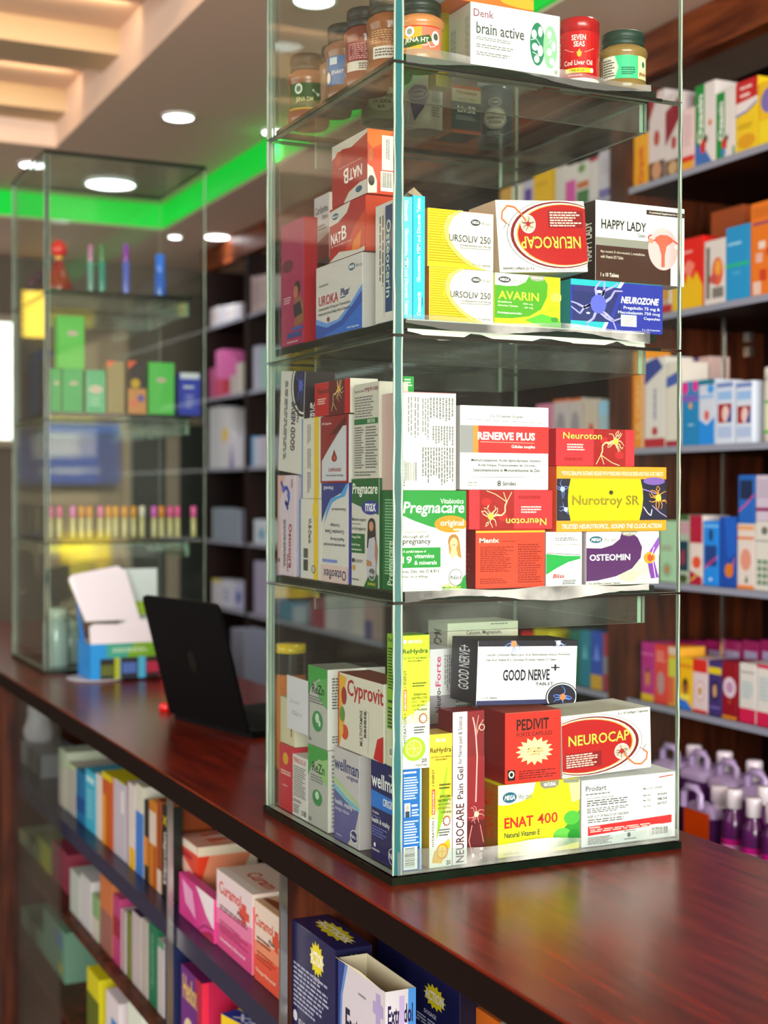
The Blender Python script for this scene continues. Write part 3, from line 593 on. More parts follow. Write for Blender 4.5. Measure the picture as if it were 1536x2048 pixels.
# ---- first shelf, street face
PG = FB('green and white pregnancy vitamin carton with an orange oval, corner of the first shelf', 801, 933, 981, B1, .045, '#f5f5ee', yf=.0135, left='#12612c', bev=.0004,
  F=[('p', [(0, 0), (1, 0), (1, .34), (.7, .4), (.45, .36), (.2, .3), (0, .24)], '#128a34'), ('t', 'Vitabiotics', .6, .08, .96, .13, '#e8f4e4'), ('t', 'Pregnacare', .03, .11, .97, .26, '#fff', 0, .012, .15), ('e', .76, .335, .25, .085, '#e08a1c'), ('t', 'original', .6, .29, .96, .37, '#fff'), ('t', 'tablets', .8, .375, .95, .4, '#fff'), ('t', 'Expert nutrition', .05, .4, .4, .425, '#777'), ('t', 'through all of', .03, .44, .42, .48, '#4a4a4a'), ('t', 'pregnancy', .03, .49, .45, .545, '#3a3a3a'), ('r', 0, .565, .6, .765, '#128a34'), ('t', 'A careful balance of', .03, .59, .38, .615, '#e8f4e4'), ('t', '19', .02, .65, .16, .72, '#fff'), ('t', 'vitamins', .2, .63, .5, .67, '#fff'), ('t', '& minerals', .2, .695, .54, .735, '#fff'), ('t', 'Iron, Zinc, vits. D & B12', .02, .785, .58, .82, '#444'), ('t', 'Folic Acid 400ug', .02, .84, .4, .87, '#666'), ('p', [(.74, .56), (.84, .6), (.9, .74), (.98, .82), (.9, 1), (.62, 1), (.6, .92), (.68, .8), (.66, .7)], '#f4ece0'), ('e', .8, .51, .085, .075, '#a8743a'), ('p', [(.72, .5), (.89, .5), (.92, .68), (.84, .64), (.76, .62), (.73, .64)], '#b5823f'), ('e', .8, .53, .06, .06, '#e6b892'), ('p', [(.76, .58), (.84, .58), (.86, .64), (.78, .68), (.74, .64)], '#e6b892'), ('w', [(.78, .545), (.82, .545)], .0008, '#c0504a'), ('p', [(.62, .95), (.75, .92), (.76, .96), (.62, 1)], '#e6b892'), ('p', [(.8, 1), (.98, .84), (1, 1)], '#128a34'), ('e', .83, .87, .11, .085, '#7a8078'), ('e', .83, .87, .1, .077, '#d8dad4'), ('t', 'No1', .75, .85, .91, .89, '#555'), ('r', .62, .96, .96, 1, '#128a34'), ('t', 'DURING', .67, .958, .91, .995, '#e6e23c')],
  Lf=[('m', .15, .08, .85, .85, 26, '#7fbf8a'), ('t', 'Pregnacare', .3, .5, .7, .95, '#cfe8d0', 90)])
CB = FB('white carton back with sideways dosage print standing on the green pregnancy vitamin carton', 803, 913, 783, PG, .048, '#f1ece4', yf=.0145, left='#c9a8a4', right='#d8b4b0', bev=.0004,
  F=[('r', .03, .0, .97, .01, '#d89aa0'), ('m', .1, .05, .2, .5, 2, '#888', 1), ('m', .22, .05, .32, .55, 2, '#888', 1), ('m', .36, .06, .5, .5, 3, '#888', 1), ('m', .5, .05, .96, .3, 8, '#777', 1), ('m', .55, .34, .96, .55, 8, '#777', 1), ('m', .36, .56, .96, .95, 12, '#777', 1), ('bc', .05, .7, .28, .95), ('t', '8 906016 012203', .03, .7, .06, .96, '#555', 90)])
MX = FB('scarlet carton printed with columns of fine text, bottom row of the first shelf', 951, 1091, 1060, B1, .06, '#d6402a', left='#7c1420', yf=.0185,
  F=[('r', 0, .02, 1, .05, '#f0b030'), ('t', 'Manix', .05, .14, .33, .22, '#f6ead8', 0, .02), ('t', 'ADVANCED FORMULA', .36, .19, .57, .21, '#7a1c10'), ('m', .06, .28, .55, .72, 14, '#8c2014'), ('m', .6, .24, .95, .92, 17, '#8c2014'), ('m', .06, .82, .45, .92, 3, '#8c2014')],
  Lf=[('m', .2, .3, .8, .8, 6, '#a83a34')])
def neuroton(flip):
    b = '#e23440'
    ops = [('r', .47, 0, .88, 1, '#9c1018'), ('e', .6, .3, .05, .09, '#c02028'), ('e', .8, .7, .06, .1, '#b81c24'), ('n', .75, .33, .12, 13, '#f2e2b0', '#e8c24a'), ('w', [(.69, .36), (.62, .36), (.58, .44), (.58, .6), (.56, .7)], .0016, '#ecd9a0'), ('w', [(.56, .7), (.5, .95)], .0008, '#ecd9a0'), ('w', [(.56, .7), (.6, .95)], .0008, '#ecd9a0'), ('w', [(.56, .7), (.7, .9), (.8, .98)], .0008, '#ecd9a0'), ('t', 'Neuroton', .08, .1, .57, .28, '#5a2408', 0, .035), ('t', 'Neuroton', .08, .1, .57, .28, '#e8c660', 0, .01), ('m', .13, .4, .39, .6, 3, '#f8dcd4'), ('m', .1, .78, .42, .86, 2, '#7c1018')]
    if flip:
        out = []
        for op in ops:
            op = list(op); k = op[0]
            if k == 't': u0, v0, u1, v1 = op[2:6]; op[2:6] = [1-u1, 1-v1, 1-u0, 1-v0]; op[7] = 180
            elif k in 'rm': u0, v0, u1, v1 = op[1:5]; op[1:5] = [1-u1, 1-v1, 1-u0, 1-v0]
            elif k in 'en': op[1], op[2] = 1-op[1], 1-op[2]
            elif k == 'w': op[1] = [(1-a, 1-c) for a, c in op[1]]
            out.append(tuple(op))
        ops = out
    return ops
NT = FB('red nerve vitamin carton lying upside down on the scarlet fine print carton', 938, 1106, 980, MX, .06, '#e02c38', yf=.0185, left='#c81c28', F=neuroton(True))
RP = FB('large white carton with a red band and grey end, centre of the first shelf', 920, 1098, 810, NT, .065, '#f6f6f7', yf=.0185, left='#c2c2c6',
  F=[('r', 0, .235, 1, .56, '#dc2c30'), ('r', 0, .235, .14, .56, '#8f8f94'), ('p', [(.14, .235), (.2, .235), (.2, .56), (.14, .56)], '#d88a3c'), ('t', '2 x 15 Gélules Souples', .33, .1, .7, .145, '#333'), ('w', [(.08, .165), (.93, .19)], .0004, '#555'), ('t', 'RENERVE PLUS', .19, .31, .84, .405, '#fff', 0, .03), ('w', [(.22, .43), (.83, .435)], .0004, '#f6d0c8'), ('t', 'Gélules souples', .57, .46, .84, .51, '#fff'), ('t', 'Méthylcobalamine, Acide alpha-lipoique, Inositol,', .12, .63, .91, .675, '#333'), ('t', 'Acide folique, Polynicotinate de Chrome,', .19, .69, .85, .73, '#333'), ('t', 'Sélénométhionine et Monométhionine de Zinc', .14, .745, .9, .785, '#333'), ('w', [(.08, .85), (.94, .85)], .0004, '#444'), ('t', 'Oral Use', .08, .9, .18, .925, '#444'), ('t', 'Voie Orale', .08, .935, .18, .955, '#444'), ('t', '8', .41, .89, .45, .96, '#333'), ('t', 'Strides', .47, .9, .62, .95, '#333')])
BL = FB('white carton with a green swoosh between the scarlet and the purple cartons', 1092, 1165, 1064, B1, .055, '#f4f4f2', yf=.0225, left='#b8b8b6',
  F=[('t', 'DOSAGE', .25, .04, .55, .07, '#444'), ('m', .25, .1, .95, .17, 2, '#666'), ('t', 'KEEP OUT OF REACH', .25, .22, .95, .25, '#555'), ('p', [(0, .4), (.5, .44), (.95, .45), (.95, .5), (.6, .56), (.3, .66), (0, .78)], '#18a048'), ('w', [(0, .385), (.95, .43)], .0006, '#222'), ('t', 'Bliss', .18, .77, .5, .85, '#b02a2a', 0, .02, .2), ('m', .45, .88, .95, .97, 3, '#555')])
OM = FB('purple and white bone tablet carton with a knee joint picture, end of the first shelf', 1172, 1319, 1064, B1, .05, '#eeebe2', left='#3a1a3c', yf=.0185,
  F=[('e', .72, .72, .22, .16, '#d2cdbd'), ('e', .9, .35, .12, .18, '#f6f4ee'), ('e', .6, .85, .16, .1, '#c8c2b0'), ('e', .82, .9, .14, .09, '#e2decf'), ('p', [(0, .3), (.2, .31), (.35, .25), (.45, .14), (.48, 0), (.6, 0), (.7, .12), (.76, .3), (.74, .5), (.62, .7), (.4, .84), (.15, .91), (0, .92)], '#4e1a5e'), ('p', [(0, 0), (.48, 0), (.44, .13), (.34, .24), (.2, .295), (0, .29)], WH), ('p', [(.45, 0), (.7, 0), (.66, .06), (.58, .09), (.5, .07)], '#9c978c'), ('t', 'JOINT CARE', .5, .02, .66, .06, '#fff')]+mega(.04, .08, .4, .21)+[('t', 'OSTEOMIN', .04, .42, .59, .54, '#fff', 0, .015), ('t', '3 x 10 Film Coated Tablets', .03, .945, .46, .98, '#444'), ('p', [(.99, .1), (.99, .28), (.86, .55), (.8, .5)], '#8a4ab8'), ('p', [(.82, .48), (.9, .44), (.99, .88), (.88, .9)], '#7a36a8'), ('e', .86, .5, .08, .11, '#f0982c'), ('e', .87, .5, .045, .07, '#e0501c'), ('w', [(.9, .56), (.94, .88)], .001, '#f0e8f4'), ('w', [(.92, .3), (.88, .46)], .001, '#f0e8f4')],
  Lf=[('t', 'OSTEOMIN', .2, .05, .55, .5, '#f2e8f4', 270, .01), ('r', .1, .55, .7, .97, '#bcb6b0'), ('m', .15, .6, .65, .94, 3, '#555', 1), ('r', .75, 0, 1, 1, '#a89aa8')])
NU = FB('wide orange carton with a glowing yellow panel and nerve pictures on the purple one', 1113, 1334, 932, OM, .075, '#e79a26', left='#d9542c', yf=.0185,
  F=[('r', 0, .19, 1, .83, '#1a1d38'), ('n', .05, .35, .07, 7, '#6a86d8', '#a8b8ec'), ('n', .08, .66, .06, 7, '#8a9ae0', '#b8c4f0'), ('n', .92, .48, .09, 12, '#f0a030', '#f8d848'), ('e', .88, .22, .1, .06, '#7a5ab0'), ('w', [(.78, .62), (.82, .72), (.85, .76), (.86, .66)], .0012, '#d8ccf0'), ('w', [(.76, .34), (.84, .38), (.9, .42)], .001, '#a888d8'), ('w', [(.86, .6), (.94, .72), (1, .78)], .001, '#b898d8'), ('p', [(.12, .19), (.75, .19), (.77, .35), (.775, .5), (.765, .66), (.74, .83), (.12, .83), (.1, .66), (.095, .5), (.1, .35)], '#f2ee06'), ('t', 'METHYLCOBALAMIN SUSTAINED RELEASE WITH PYRIDOXINE HYDROCHLORIDE AND FOLIC ACID TABLETS', .04, .075, .96, .14, '#f8f0d8'), ('t', 'Nurotroy SR', .13, .44, .745, .64, '#3c300a', 0, .02), ('t', 'Nurotroy SR', .132, .442, .743, .638, '#a8901c', 0, -.008), ('e', .48, .4, .02, .035, '#3a3414'), ('t', 'TRUSTED NEUROTROPICS... ROUND THE CLOCK ACTION', .04, .885, .95, .955, '#fbf4e4', 0, .015, .25)],
  Lf=[('t', 'Nu', .3, .3, .7, .5, '#f8d8c0', 270)])
N2 = FB('red nerve vitamin carton lying on top of the wide orange carton', 1112, 1270, 856, NU, .06, '#e02c38', left='#c01a2c', yf=.0185, F=neuroton(False), Lf=[('t', 'Neuroton', .3, .15, .7, .9, '#f4d8cc', 270, .01)])
PB = FB('tall green carton end peeping over the white dosage carton behind the corner', 806, 829, 752, B1, .03, '#18943c', yf=.075, left='#0f6a2c', F=[('m', .1, .01, .9, .05, 3, '#dff0df')], Lf=[('m', .2, .02, .8, .2, 10, '#cfe8d0')])

# ---- second shelf, street face
OC = FB('cyan joint tablet carton at the second shelf corner, grey side with dark blue stripe', 801, 826, 392, B2, .062, '#5cc4dc', yf=.0135, left='#d6d2cc', bev=.0004,
  F=[('t', 'Osteocerin', .3, .03, .66, .2, '#fff', 270, .015), ('t', 'Glucosamine, MSM and Diacerein Tablets', .3, .26, .66, .97, '#fff', 270, .012)],
  Lf=[('r', .4, .03, .68, .92, '#123f70'), ('t', 'Osteocerin', .44, .15, .62, .8, '#bfe0c8', 270, .008), ('m', .16, .1, .24, .7, 1, '#555', 1), ('m', .27, .1, .35, .9, 1, '#555', 1), ('w', [(.36, .04), (.36, .96)], .0004, '#333'), ('w', [(.72, .03), (.72, .93)], .0004, '#333'), ('e', .88, .42, .09, .04, '#cfc86a'), ('t', '+', .83, .4, .93, .44, '#555')])
OD = FB('cyan joint tablet carton with its top flap torn open, beside the yellow bordered cartons', 826, 851, 390, B2, .062, '#28c0ee', yf=.0135, bev=.0004,
  F=[('t', 'Osteocerin', .3, .78, .66, .97, '#fff', 90, .015), ('t', 'Glucosamine, MSM and Diacerein Tablets', .3, .02, .66, .7, '#fff', 90, .012), ('t', 'Tablets', .7, .82, .82, .9, '#126', 90)])
mb = MB(); w = .0125; h = OD['h']
mb.poly([(0, .002, h+.0003), (w, .002, h+.0003), (w*.85, .02, h+.013), (w*.1, .016, h+.006)], lin('#c9b49a')); mb.poly([(w*.1, .016, h+.006), (w*.85, .02, h+.013), (w, .04, h+.0005), (0, .04, h+.0005)], lin('#dccdb4'))
f_ = mb.build('torn_flap', 'card', OD); f_['label'] = 'torn cream cardboard flap'
def ursoliv(): return [('p', [(0, 0), (.45, 0), (.3, .12), (.24, .3), (.25, .48), (.33, .65), (.48, .82), (.66, .94), (.8, 1), (0, 1)], '#e3c218'), ('m', 0, 0, .02, 0, 1, '#fff')]+[('w', [(0, .04+.045*i), (.46-.3*math.sin(min(1, (.04+.045*i)*1.6)*1.6)*.9+max(0, .045*i-.45)*.95, .04+.045*i)], .0005, '#a88c14') for i in range(20)]+[('p', [(.45, 0), (.52, 0), (.36, .14), (.3, .32), (.31, .48), (.39, .64), (.53, .8), (.72, .93), (.88, 1), (.78, 1), (.6, .93), (.44, .8), (.31, .64), (.24, .48), (.24, .3), (.3, .13)], '#f2ec6a')]+mega(.64, .13, .94, .24, '#999', '#3a3a44')+[('t', 'URSOLIV 250', .31, .42, .94, .54, '#1c1c22', 0, -.008), ('t', 'Ursodeoxycholic acid 250 mg', .47, .575, .94, .62, '#222'), ('w', [(.47, .645), (.94, .64)], .0004, '#444'), ('t', '5 x 10 Capsules', .66, .9, .94, .945, '#444')]
U1 = FB('white carton with yellow ribbed edge, lower of the pair on the second shelf', 858, 988, 533, B2, .06, '#f4f2ea', left='#d8721c', yf=.0175, F=ursoliv())
U2 = FB('white carton with yellow ribbed edge, upper of the pair on the second shelf', 855, 988, 415, U1, .06, '#f4f2ea', left='#dc8a20', top='#d87a1c', yf=.0175, F=ursoliv())
AV = FB('lime green antispasmodic carton between the yellow edged carton and the blue nerve one', 989, 1122, 545, B2, .05, '#d5e21c', yf=.0175, right='#d0dc20',
  F=[('p', [(0, 0), (.72, 0), (.8, .15), (.79, .4), (.7, .65), (.52, .8), (.25, .86), (0, .87)], '#4aa01e'), ('p', [(0, 0), (.52, 0), (.46, .14), (.34, .22), (.18, .24), (0, .23)], WH), ('p', [(.5, 0), (.76, 0), (.74, .08), (.64, .11), (.55, .09)], '#a6a498'), ('t', 'GASTRIC CARE', .55, .03, .72, .06, '#fff')]+mega(.05, .06, .44, .18, '#999', '#3a3a44')+[('t', 'AVARIN', .05, .34, .66, .5, '#e8ea3c', 0, .01), ('t', 'Simethicone', .04, .53, .25, .57, '#e8f4d8'), ('t', '300 mg', .42, .55, .57, .59, '#e8f4d8'), ('t', 'Alverine Citrate', .04, .6, .34, .64, '#e8f4d8'), ('t', '60 mg', .44, .62, .57, .66, '#e8f4d8'), ('t', 'Antispasmodic', .03, .74, .4, .79, '#fff'), ('p', [(.45, .88), (.7, .74), (.9, .8), (1, .88), (1, .99), (.7, .98)], '#58b838'), ('e', .92, .4, .09, .1, '#e9ef5c'), ('e', .88, .62, .08, .07, '#b8d418'), ('e', .9, .84, .06, .05, '#3c9430')])
NC = FB('white carton with a red oval lying upside down on the yellow edged and lime cartons', 1000, 1178, 400, AV, .06, WH, left='#cdb49a', yf=.0178, F=neurocap(True), tilt=R(-4.4))
NZ = FB('royal blue and turquoise nerve capsule carton at the end of the second shelf', 1141, 1327, 541, B2, .055, '#2230a0', left='#0f8f98', top='#10a8b4', yf=.0175,
  F=[('r', 0, 0, .53, .12, '#1fb4c4'), ('r', 0, .82, .36, 1, '#1fb4c4'), ('p', [(.53, 0), (.57, 0), (.53, .12), (.49, .12)], '#e8eef4'), ('p', [(.36, .82), (.4, .82), (.36, 1), (.32, 1)], '#e8eef4'), ('r', .02, .12, .53, .82, '#1c2a6a'), ('p', [(.53, .12), (.58, .12), (.44, .82), (.4, .82), (.4, .8)], '#2230a0'), ('r', .02, .12, .53, .24, '#2c2f78'), ('n', .29, .47, .29, 9, '#a9a4ea', '#5a64d0'), ('e', .3, .22, .03, .03, '#e8d8f0'), ('e', .18, .66, .02, .02, '#d8e0f8'), ('t', 'NEUROZONE', .53, .28, .95, .42, '#f4f4f8', 0, .03, .25), ('t', 'Pregabalin 75 mg &', .56, .47, .96, .55, '#dfe4f8'), ('t', 'Mecobalamin 750 mcg', .5, .57, .96, .645, '#dfe4f8'), ('t', 'Capsules', .78, .67, .96, .74, '#dfe4f8'), ('r', .53, .65, .7, .88, '#f0eeee'), ('m', .55, .68, .68, .86, 5, '#999'), ('t', '3 x 10 Capsules', .76, .91, .96, .95, '#dfe4f8')],
  Lf=[('t', 'NEUROZONE', .25, .2, .6, .85, '#f0f6f6', 270, .02)])
HL = FB('white and brown womens tablet carton tilted on top of the royal blue carton', 1191, 1370, 399, NZ, .03, '#f4f2ee', left='#2c1512', yf=.0175,
  F=[('r', 0, .46, .84, .56, '#8f8d84'), ('r', 0, .56, .84, 1, '#3f2119'), ('t', 'HAPPY LADY', .06, .23, .56, .35, '#1a1515', 0, .015), ('t', 'Tablets', .46, .37, .55, .42, '#333'), ('r', .56, .06, 1, .12, '#33201c'), ('t', 'A nutritional Supplement for Ladies', .59, .075, .97, .11, '#f0e8e0'), ('e', .75, .54, .17, .27, '#f2b8bc'), ('p', [(.66, .4), (.72, .36), (.8, .36), (.86, .4), (.86, .44), (.79, .5), (.77, .62), (.77, .77), (.73, .77), (.73, .62), (.7, .5), (.66, .45)], '#e0604c'), ('w', [(.67, .43), (.6, .46), (.58, .4), (.62, .37)], .0018, '#c84a40'), ('w', [(.86, .42), (.92, .46), (.94, .4)], .0018, '#c84a40'), ('e', .61, .45, .03, .03, '#ec8a78'), ('e', .9, .5, .025, .03, '#f4e8e0'), ('t', 'Myo inositol, D chiro-inositol, L methylfolate', .05, .62, .54, .66, '#d8c8bc'), ('t', 'with Vitamin D3 Tablet', .05, .68, .3, .72, '#d8c8bc'), ('t', '1 x 10 Tablets', .05, .9, .25, .95, '#f0e8e0', 0, .01)],
  Lf=[('t', 'HAPPY LADY', .25, .25, .75, .75, '#f0e8e0', 90, .02)])
# ---- cartons seen through the side pane: bottom level
XF = .0125
LWx = .017
W2 = LB('grey and violet mens vitamin carton beside the navy one, seen through the side pane', 668, 719, 1512, B0, .05, '#c3bcc0', xf=XF, bev=.0004,
  F=[('p', [(0, .45), (.35, .5), (.8, .6), (1, .58), (.85, .8), (.55, 1), (0, 1)], '#5a5a96'), ('p', [(0, .4), (.5, .5), (1, .56), (1, .6), (.5, .55), (0, .46)], '#6fb9c8'), ('p', [(0, .32), (.5, .42), (1, .52), (1, .55), (.5, .47), (0, .38)], '#a8c890'), ('t', 'wellman', .02, .1, .98, .24, '#3c3f78', 0, .01), ('t', 'original', .52, .25, .95, .31, '#55558a'), ('t', 'health, vitality', .06, .56, .75, .63, '#e4e4f4'), ('t', 'energy release', .06, .64, .62, .69, '#c8c8e4'), ('t', 'vitabiotics', .1, .93, .35, .95, '#d8d8e8'), ('e', .82, .88, .15, .07, '#e8e8f0'), ('e', .82, .88, .13, .06, '#2a2f66'), ('t', 'No.1', .71, .86, .93, .9, '#fff')])
Z1 = LB('green and grey zinc carton, lower of the two seen through the side pane', 616, 656, 1503, B0, .05, '#b3b3ae', xf=XF, right='#e2e0dc', bev=.0004,
  F=[('p', [(0, 0), (1, 0), (1, .2), (.6, .14), (.25, .22), (0, .4)], '#3d9a44'), ('p', [(1, .1), (1, .45), (.6, .36), (.4, .2)], '#8fbf78'), ('t', 'ReZn', .22, .2, .85, .32, '#24402a', 0, .01), ('m', .15, .35, .85, .45, 3, '#7a7a78'), ('e', .48, .63, .24, .1, '#2f8a4a'), ('e', .48, .6, .1, .05, '#c4d8c4'), ('e', .12, .93, .07, .025, '#777')],
  Rt=[('m', .1, .05, .3, .95, 18, '#888')])
Z2 = LB('green and grey zinc carton stacked on its twin, white side turned to the street', 616, 655, 1340, Z1, .05, '#b3b3ae', xf=XF, right='#eceae6', top='#8f938c', bev=.0004,
  F=[('p', [(0, 0), (1, 0), (1, .2), (.6, .14), (.25, .22), (0, .4)], '#3d9a44'), ('p', [(1, .1), (1, .5), (.6, .4), (.4, .2)], '#5aa858'), ('t', 'ReZn', .22, .22, .85, .34, '#1c2c20', 0, .015), ('m', .1, .37, .85, .47, 3, '#6a6a68'), ('e', .5, .68, .27, .13, '#2f8a4a'), ('e', .5, .64, .1, .06, '#c4d8c4'), ('e', .62, .7, .06, .04, '#c4d8c4'), ('e', .12, .93, .07, .025, '#777')],
  Rt=[('m', .12, .1, .9, .5, 11, '#666'), ('m', .12, .82, .8, .92, 3, '#777')])
CY = LB('cream carton with big red lettering and a fruit border lying on the wellness cartons', 676, 768, 1369, [W2, A], .04, '#d8d2c4', xf=XF, top='#8a3a30', bev=.0004, lean=0,
  F=[('r', 0, 0, .03, 1, '#b83a2c'), ('p', [(.03, .02), (.2, .05), (.1, .4), (.16, .6), (.05, .95), (.03, .95)], '#e0a832'), ('e', .14, .3, .06, .12, '#a02c30'), ('e', .1, .55, .06, .1, '#5f8a3a'), ('e', .16, .78, .08, .1, '#cc4a28'), ('e', .08, .75, .05, .1, '#e0b040'), ('t', 'Cyprovit', .22, .06, 1.0, .34, '#b01c20', 0, .005), ('t', 'MULTIVITAMINS', .5, .42, .56, .88, '#333', 90), ('m', .58, .42, .66, .88, 1, '#555', 1), ('w', [(.6, .4), (.7, .42), (.68, .95)], .0005, '#888'), ('p', [(.8, .98), (.88, .72), (1, .66), (1, 1)], '#c4161c')])
SL = LB('red carton far end of the bottom level, lower left through the side pane', 558, 585, 1497, B0, .05, '#c2283a', xf=XF,
  F=[('e', .5, .2, .2, .09, '#d8a030'), ('m', .15, .38, .9, .46, 2, '#f0c8c0'), ('m', .3, .6, .8, .64, 1, '#e8a8a8')])
FR = LB('white carton with red heading and columns of fine print beside the small red carton', 585, 615, 1520, B0, .05, '#d8d2d2', xf=XF,
  F=[('t', 'FERROLIC-LF', .1, .04, .9, .12, '#c03a34', 0, .01), ('m', .08, .17, .92, .68, 14, '#777'), ('r', .05, .72, .6, .77, '#999'), ('m', .08, .8, .5, .95, 4, '#666'), ('bc', .62, .84, .98, .97)])
# white paper slip and cartons behind it
mb = MB(); p0, p1 = U(574, 1350, X=.0105), U(616, 1350, X=.0105); zb_ = B0+.105; q0 = U(616, 1362, X=.0105)
yy0, yy1 = p0.y, p1.y; zz = p0.z
mb.box(0, -.0004, 0, yy0-yy1, 0, zz-zb_, lin('#d4d2dc')); prints(mb, Face((0, -.0004, zz-zb_), (yy0-yy1, 0, 0), (0, 0, zb_-zz)), [('t', 'Iron', .15, .42, .6, .5, '#9a9aa8', 0, -.01, .3), ('t', 'Nerv', .25, .62, .75, .72, '#9a9aa8', 0, -.01, .3)])
SP = mb.build('paper_slip', 'card'); SP.location = (.0108, yy0, zb_+.0005); SP.rotation_euler = (0, 0, -math.pi/2); thing(SP, 'handwritten white paper slip leaning on the inside of the side pane', 'paper')
YB_ = LB('cream open carton with small red print behind the paper slip', 556, 590, 1402, SL, .045, '#cfc6a4', xf=.016, right='#d9d3bf', F=[('m', .5, .1, .62, .5, 1, '#a05040', 1), ('m', .7, .45, .85, .95, 1, '#8a3a34', 1)])
SP.location.z = max(SP.location.z, FR.location.z+FR['h']+.0006)
DK = LB('black edged white carton leaning behind the upper green zinc carton', 700, 735, 1335, Z1, .03, '#d0cec8', xf=.085, top='#1f1f24', rz=R(-8), F=[('m', .2, .1, .9, .4, 3, '#666')])

# ---- first shelf through the side pane
OQ = LB('pink and white joint carton with a blue runner, far end of the first shelf', 551, 590, 950, B1, .05, '#cdbccb', xf=XF, bev=.0004,
  F=[('p', [(0, 0), (.45, 0), (.1, .3), (.2, .7), (.1, 1), (0, 1)], '#d0a09a'), ('w', [(.2, .06), (.35, .14), (.55, .12), (.7, .2), (.6, .3), (.45, .26), (.62, .34)], .0052, '#27389c'), ('e', .36, .14, .09, .035, '#3a50c0'), ('e', .64, .2, .08, .03, '#4a5ac8'), ('t', 'Ostocure', .66, .48, .84, .92, '#a01830', 270, .02), ('t', 'total', .56, .78, .66, .95, '#a01830', 270, .01), ('m', .35, .44, .5, .92, 2, '#666', 1), ('m', .8, .04, .9, .14, 2, '#a06070', 1), ('e', .1, .85, .05, .02, '#444')])
GL = LB('white carton with a black nerve circle leaning back on the joint carton, first shelf', 556, 604, 742, OQ, .04, '#cfcbc6', xf=XF, right='#2c2630', top='#1c1a22', rz=0, tilt=R(5), bev=.0004,
  F=[('e', .95, .14, .5, .3, '#101018'), ('e', .95, .14, .46, .275, '#e0deda'), ('e', .97, .14, .43, .255, '#15152a'), ('n', .85, .14, .3, 9, '#3a4aa8', '#4a5ac0'), ('t', 'GOOD NERVE', .5, .3, .68, .78, '#14142a', 90, .025), ('t', '+', .7, .27, .85, .33, '#14142a', 90), ('t', 'TABLET', .74, .34, .82, .5, '#14142a', 90), ('m', .2, .1, .34, .9, 2, '#666', 1)],
  Rt=[('t', 'GOOD NERVE', .2, .3, .5, .8, '#e8e4e8', 90, .02), ('t', 'TABLET', .6, .55, .75, .7, '#e8e4e8', 90)])
V1 = LB('grey white vitamin carton with a yellow stripe, lower of the pair on the first shelf', 599, 643, 998, B1, .045, '#d2cec6', xf=XF, bev=.0004, left='#4a84c0',
  F=[('r', 0, 0, .06, 1, '#3f7fc4'), ('r', .66, 0, .86, 1, '#dcb81a'), ('r', .62, .07, .88, .22, '#e0c020'), ('t', 'Vi-B-Denk', .42, .24, .56, .56, '#333a44', 270, .015), ('r', .2, .62, .4, .74, '#4a4f44'), ('r', .2, .76, .4, .9, '#3c4038'), ('e', .66, .87, .09, .05, '#333'), ('e', .66, .87, .07, .04, '#b8b8a8')])
V2 = LB('grey white vitamin carton with a yellow stripe, upper of the pair on the first shelf', 598, 642, 833, V1, .045, '#d2cec6', xf=XF, bev=.0004, top='#b09a60',
  F=[('r', 0, 0, .06, 1, '#4a8cc8'), ('r', .66, 0, .9, 1, '#dcb81a'), ('m', .3, .08, .5, .34, 3, '#888', 1), ('m', .3, .38, .5, .64, 3, '#888', 1), ('m', .3, .67, .5, .94, 3, '#888', 1)])
OX = LB('white and blue joint carton standing upside down next to the yellow striped cartons', 643, 697, 966, B1, .05, '#cfcbc8', xf=XF, right='#3a3a98', bev=.0004,
  F=[('p', [(0, 0), (1, 0), (.85, .08), (.6, .12), (.35, .16), (.2, .25), (0, .4)], '#25307e'), ('p', [(.95, 0), (1, .02), (.88, .13), (.6, .16), (.4, .2), (.25, .3), (.1, .42), (.2, .26), (.38, .15), (.7, .12)], '#4a9ad8'), ('t', 'Osteoflex', .1, .87, .95, .97, '#2a2f58', 180, .01), ('t', 'Hovid', .1, .03, .45, .07, '#dfe4f0', 180), ('t', 'Glucosamine &', .4, .25, .92, .28, '#55585f', 180), ('t', 'Rapid & Strong', .35, .54, .85, .58, '#40434f', 180), ('t', 'Corrective Tissue', .15, .47, .85, .51, '#40434f', 180), ('t', 'Cartilage', .35, .4, .7, .44, '#40434f', 180), ('m', .1, .6, .95, .64, 1, '#777'), ('r', .05, .77, .6, .8, '#6f7fc8'), ('r', 0, .83, 1, 1, '#d2b8b4'), ('t', 'Osteoflex', .1, .87, .95, .97, '#2a2f58', 180, .01)])
CP = LB('maroon and pale carton with a blood drop on top of the upside down joint carton', 640, 698, 828, OX, .05, '#c6c6d0', xf=XF, right='#e6e0dc', bev=.0004,
  F=[('r', 0, 0, 1, .16, '#7a1016'), ('r', .92, 0, 1, 1, '#8c1420'), ('r', 0, 0, .04, 1, '#8c1420'), ('r', 0, .97, 1, 1, '#8c1420'), ('p', [(0, 0), (.9, 0), (.9, .1), (.6, .28), (.3, .48), (.05, .66), (0, .66)], '#86131a'), ('p', [(.3, .3), (.9, .02), (.9, .1), (.6, .26)], '#4c1412'), ('t', '30 Capsules', .06, .09, .4, .13, '#f0dcd8'), ('e', .5, .63, .09, .055, '#8c2018'), ('p', [(.5, .5), (.58, .62), (.42, .62)], '#8c2018'), ('e', .52, .63, .04, .03, '#c0583a'), ('t', 'CAPSULES', .3, .78, .74, .83, '#a02028'), ('t', 'Pour ajouter du sang', .22, .87, .82, .91, '#555')])
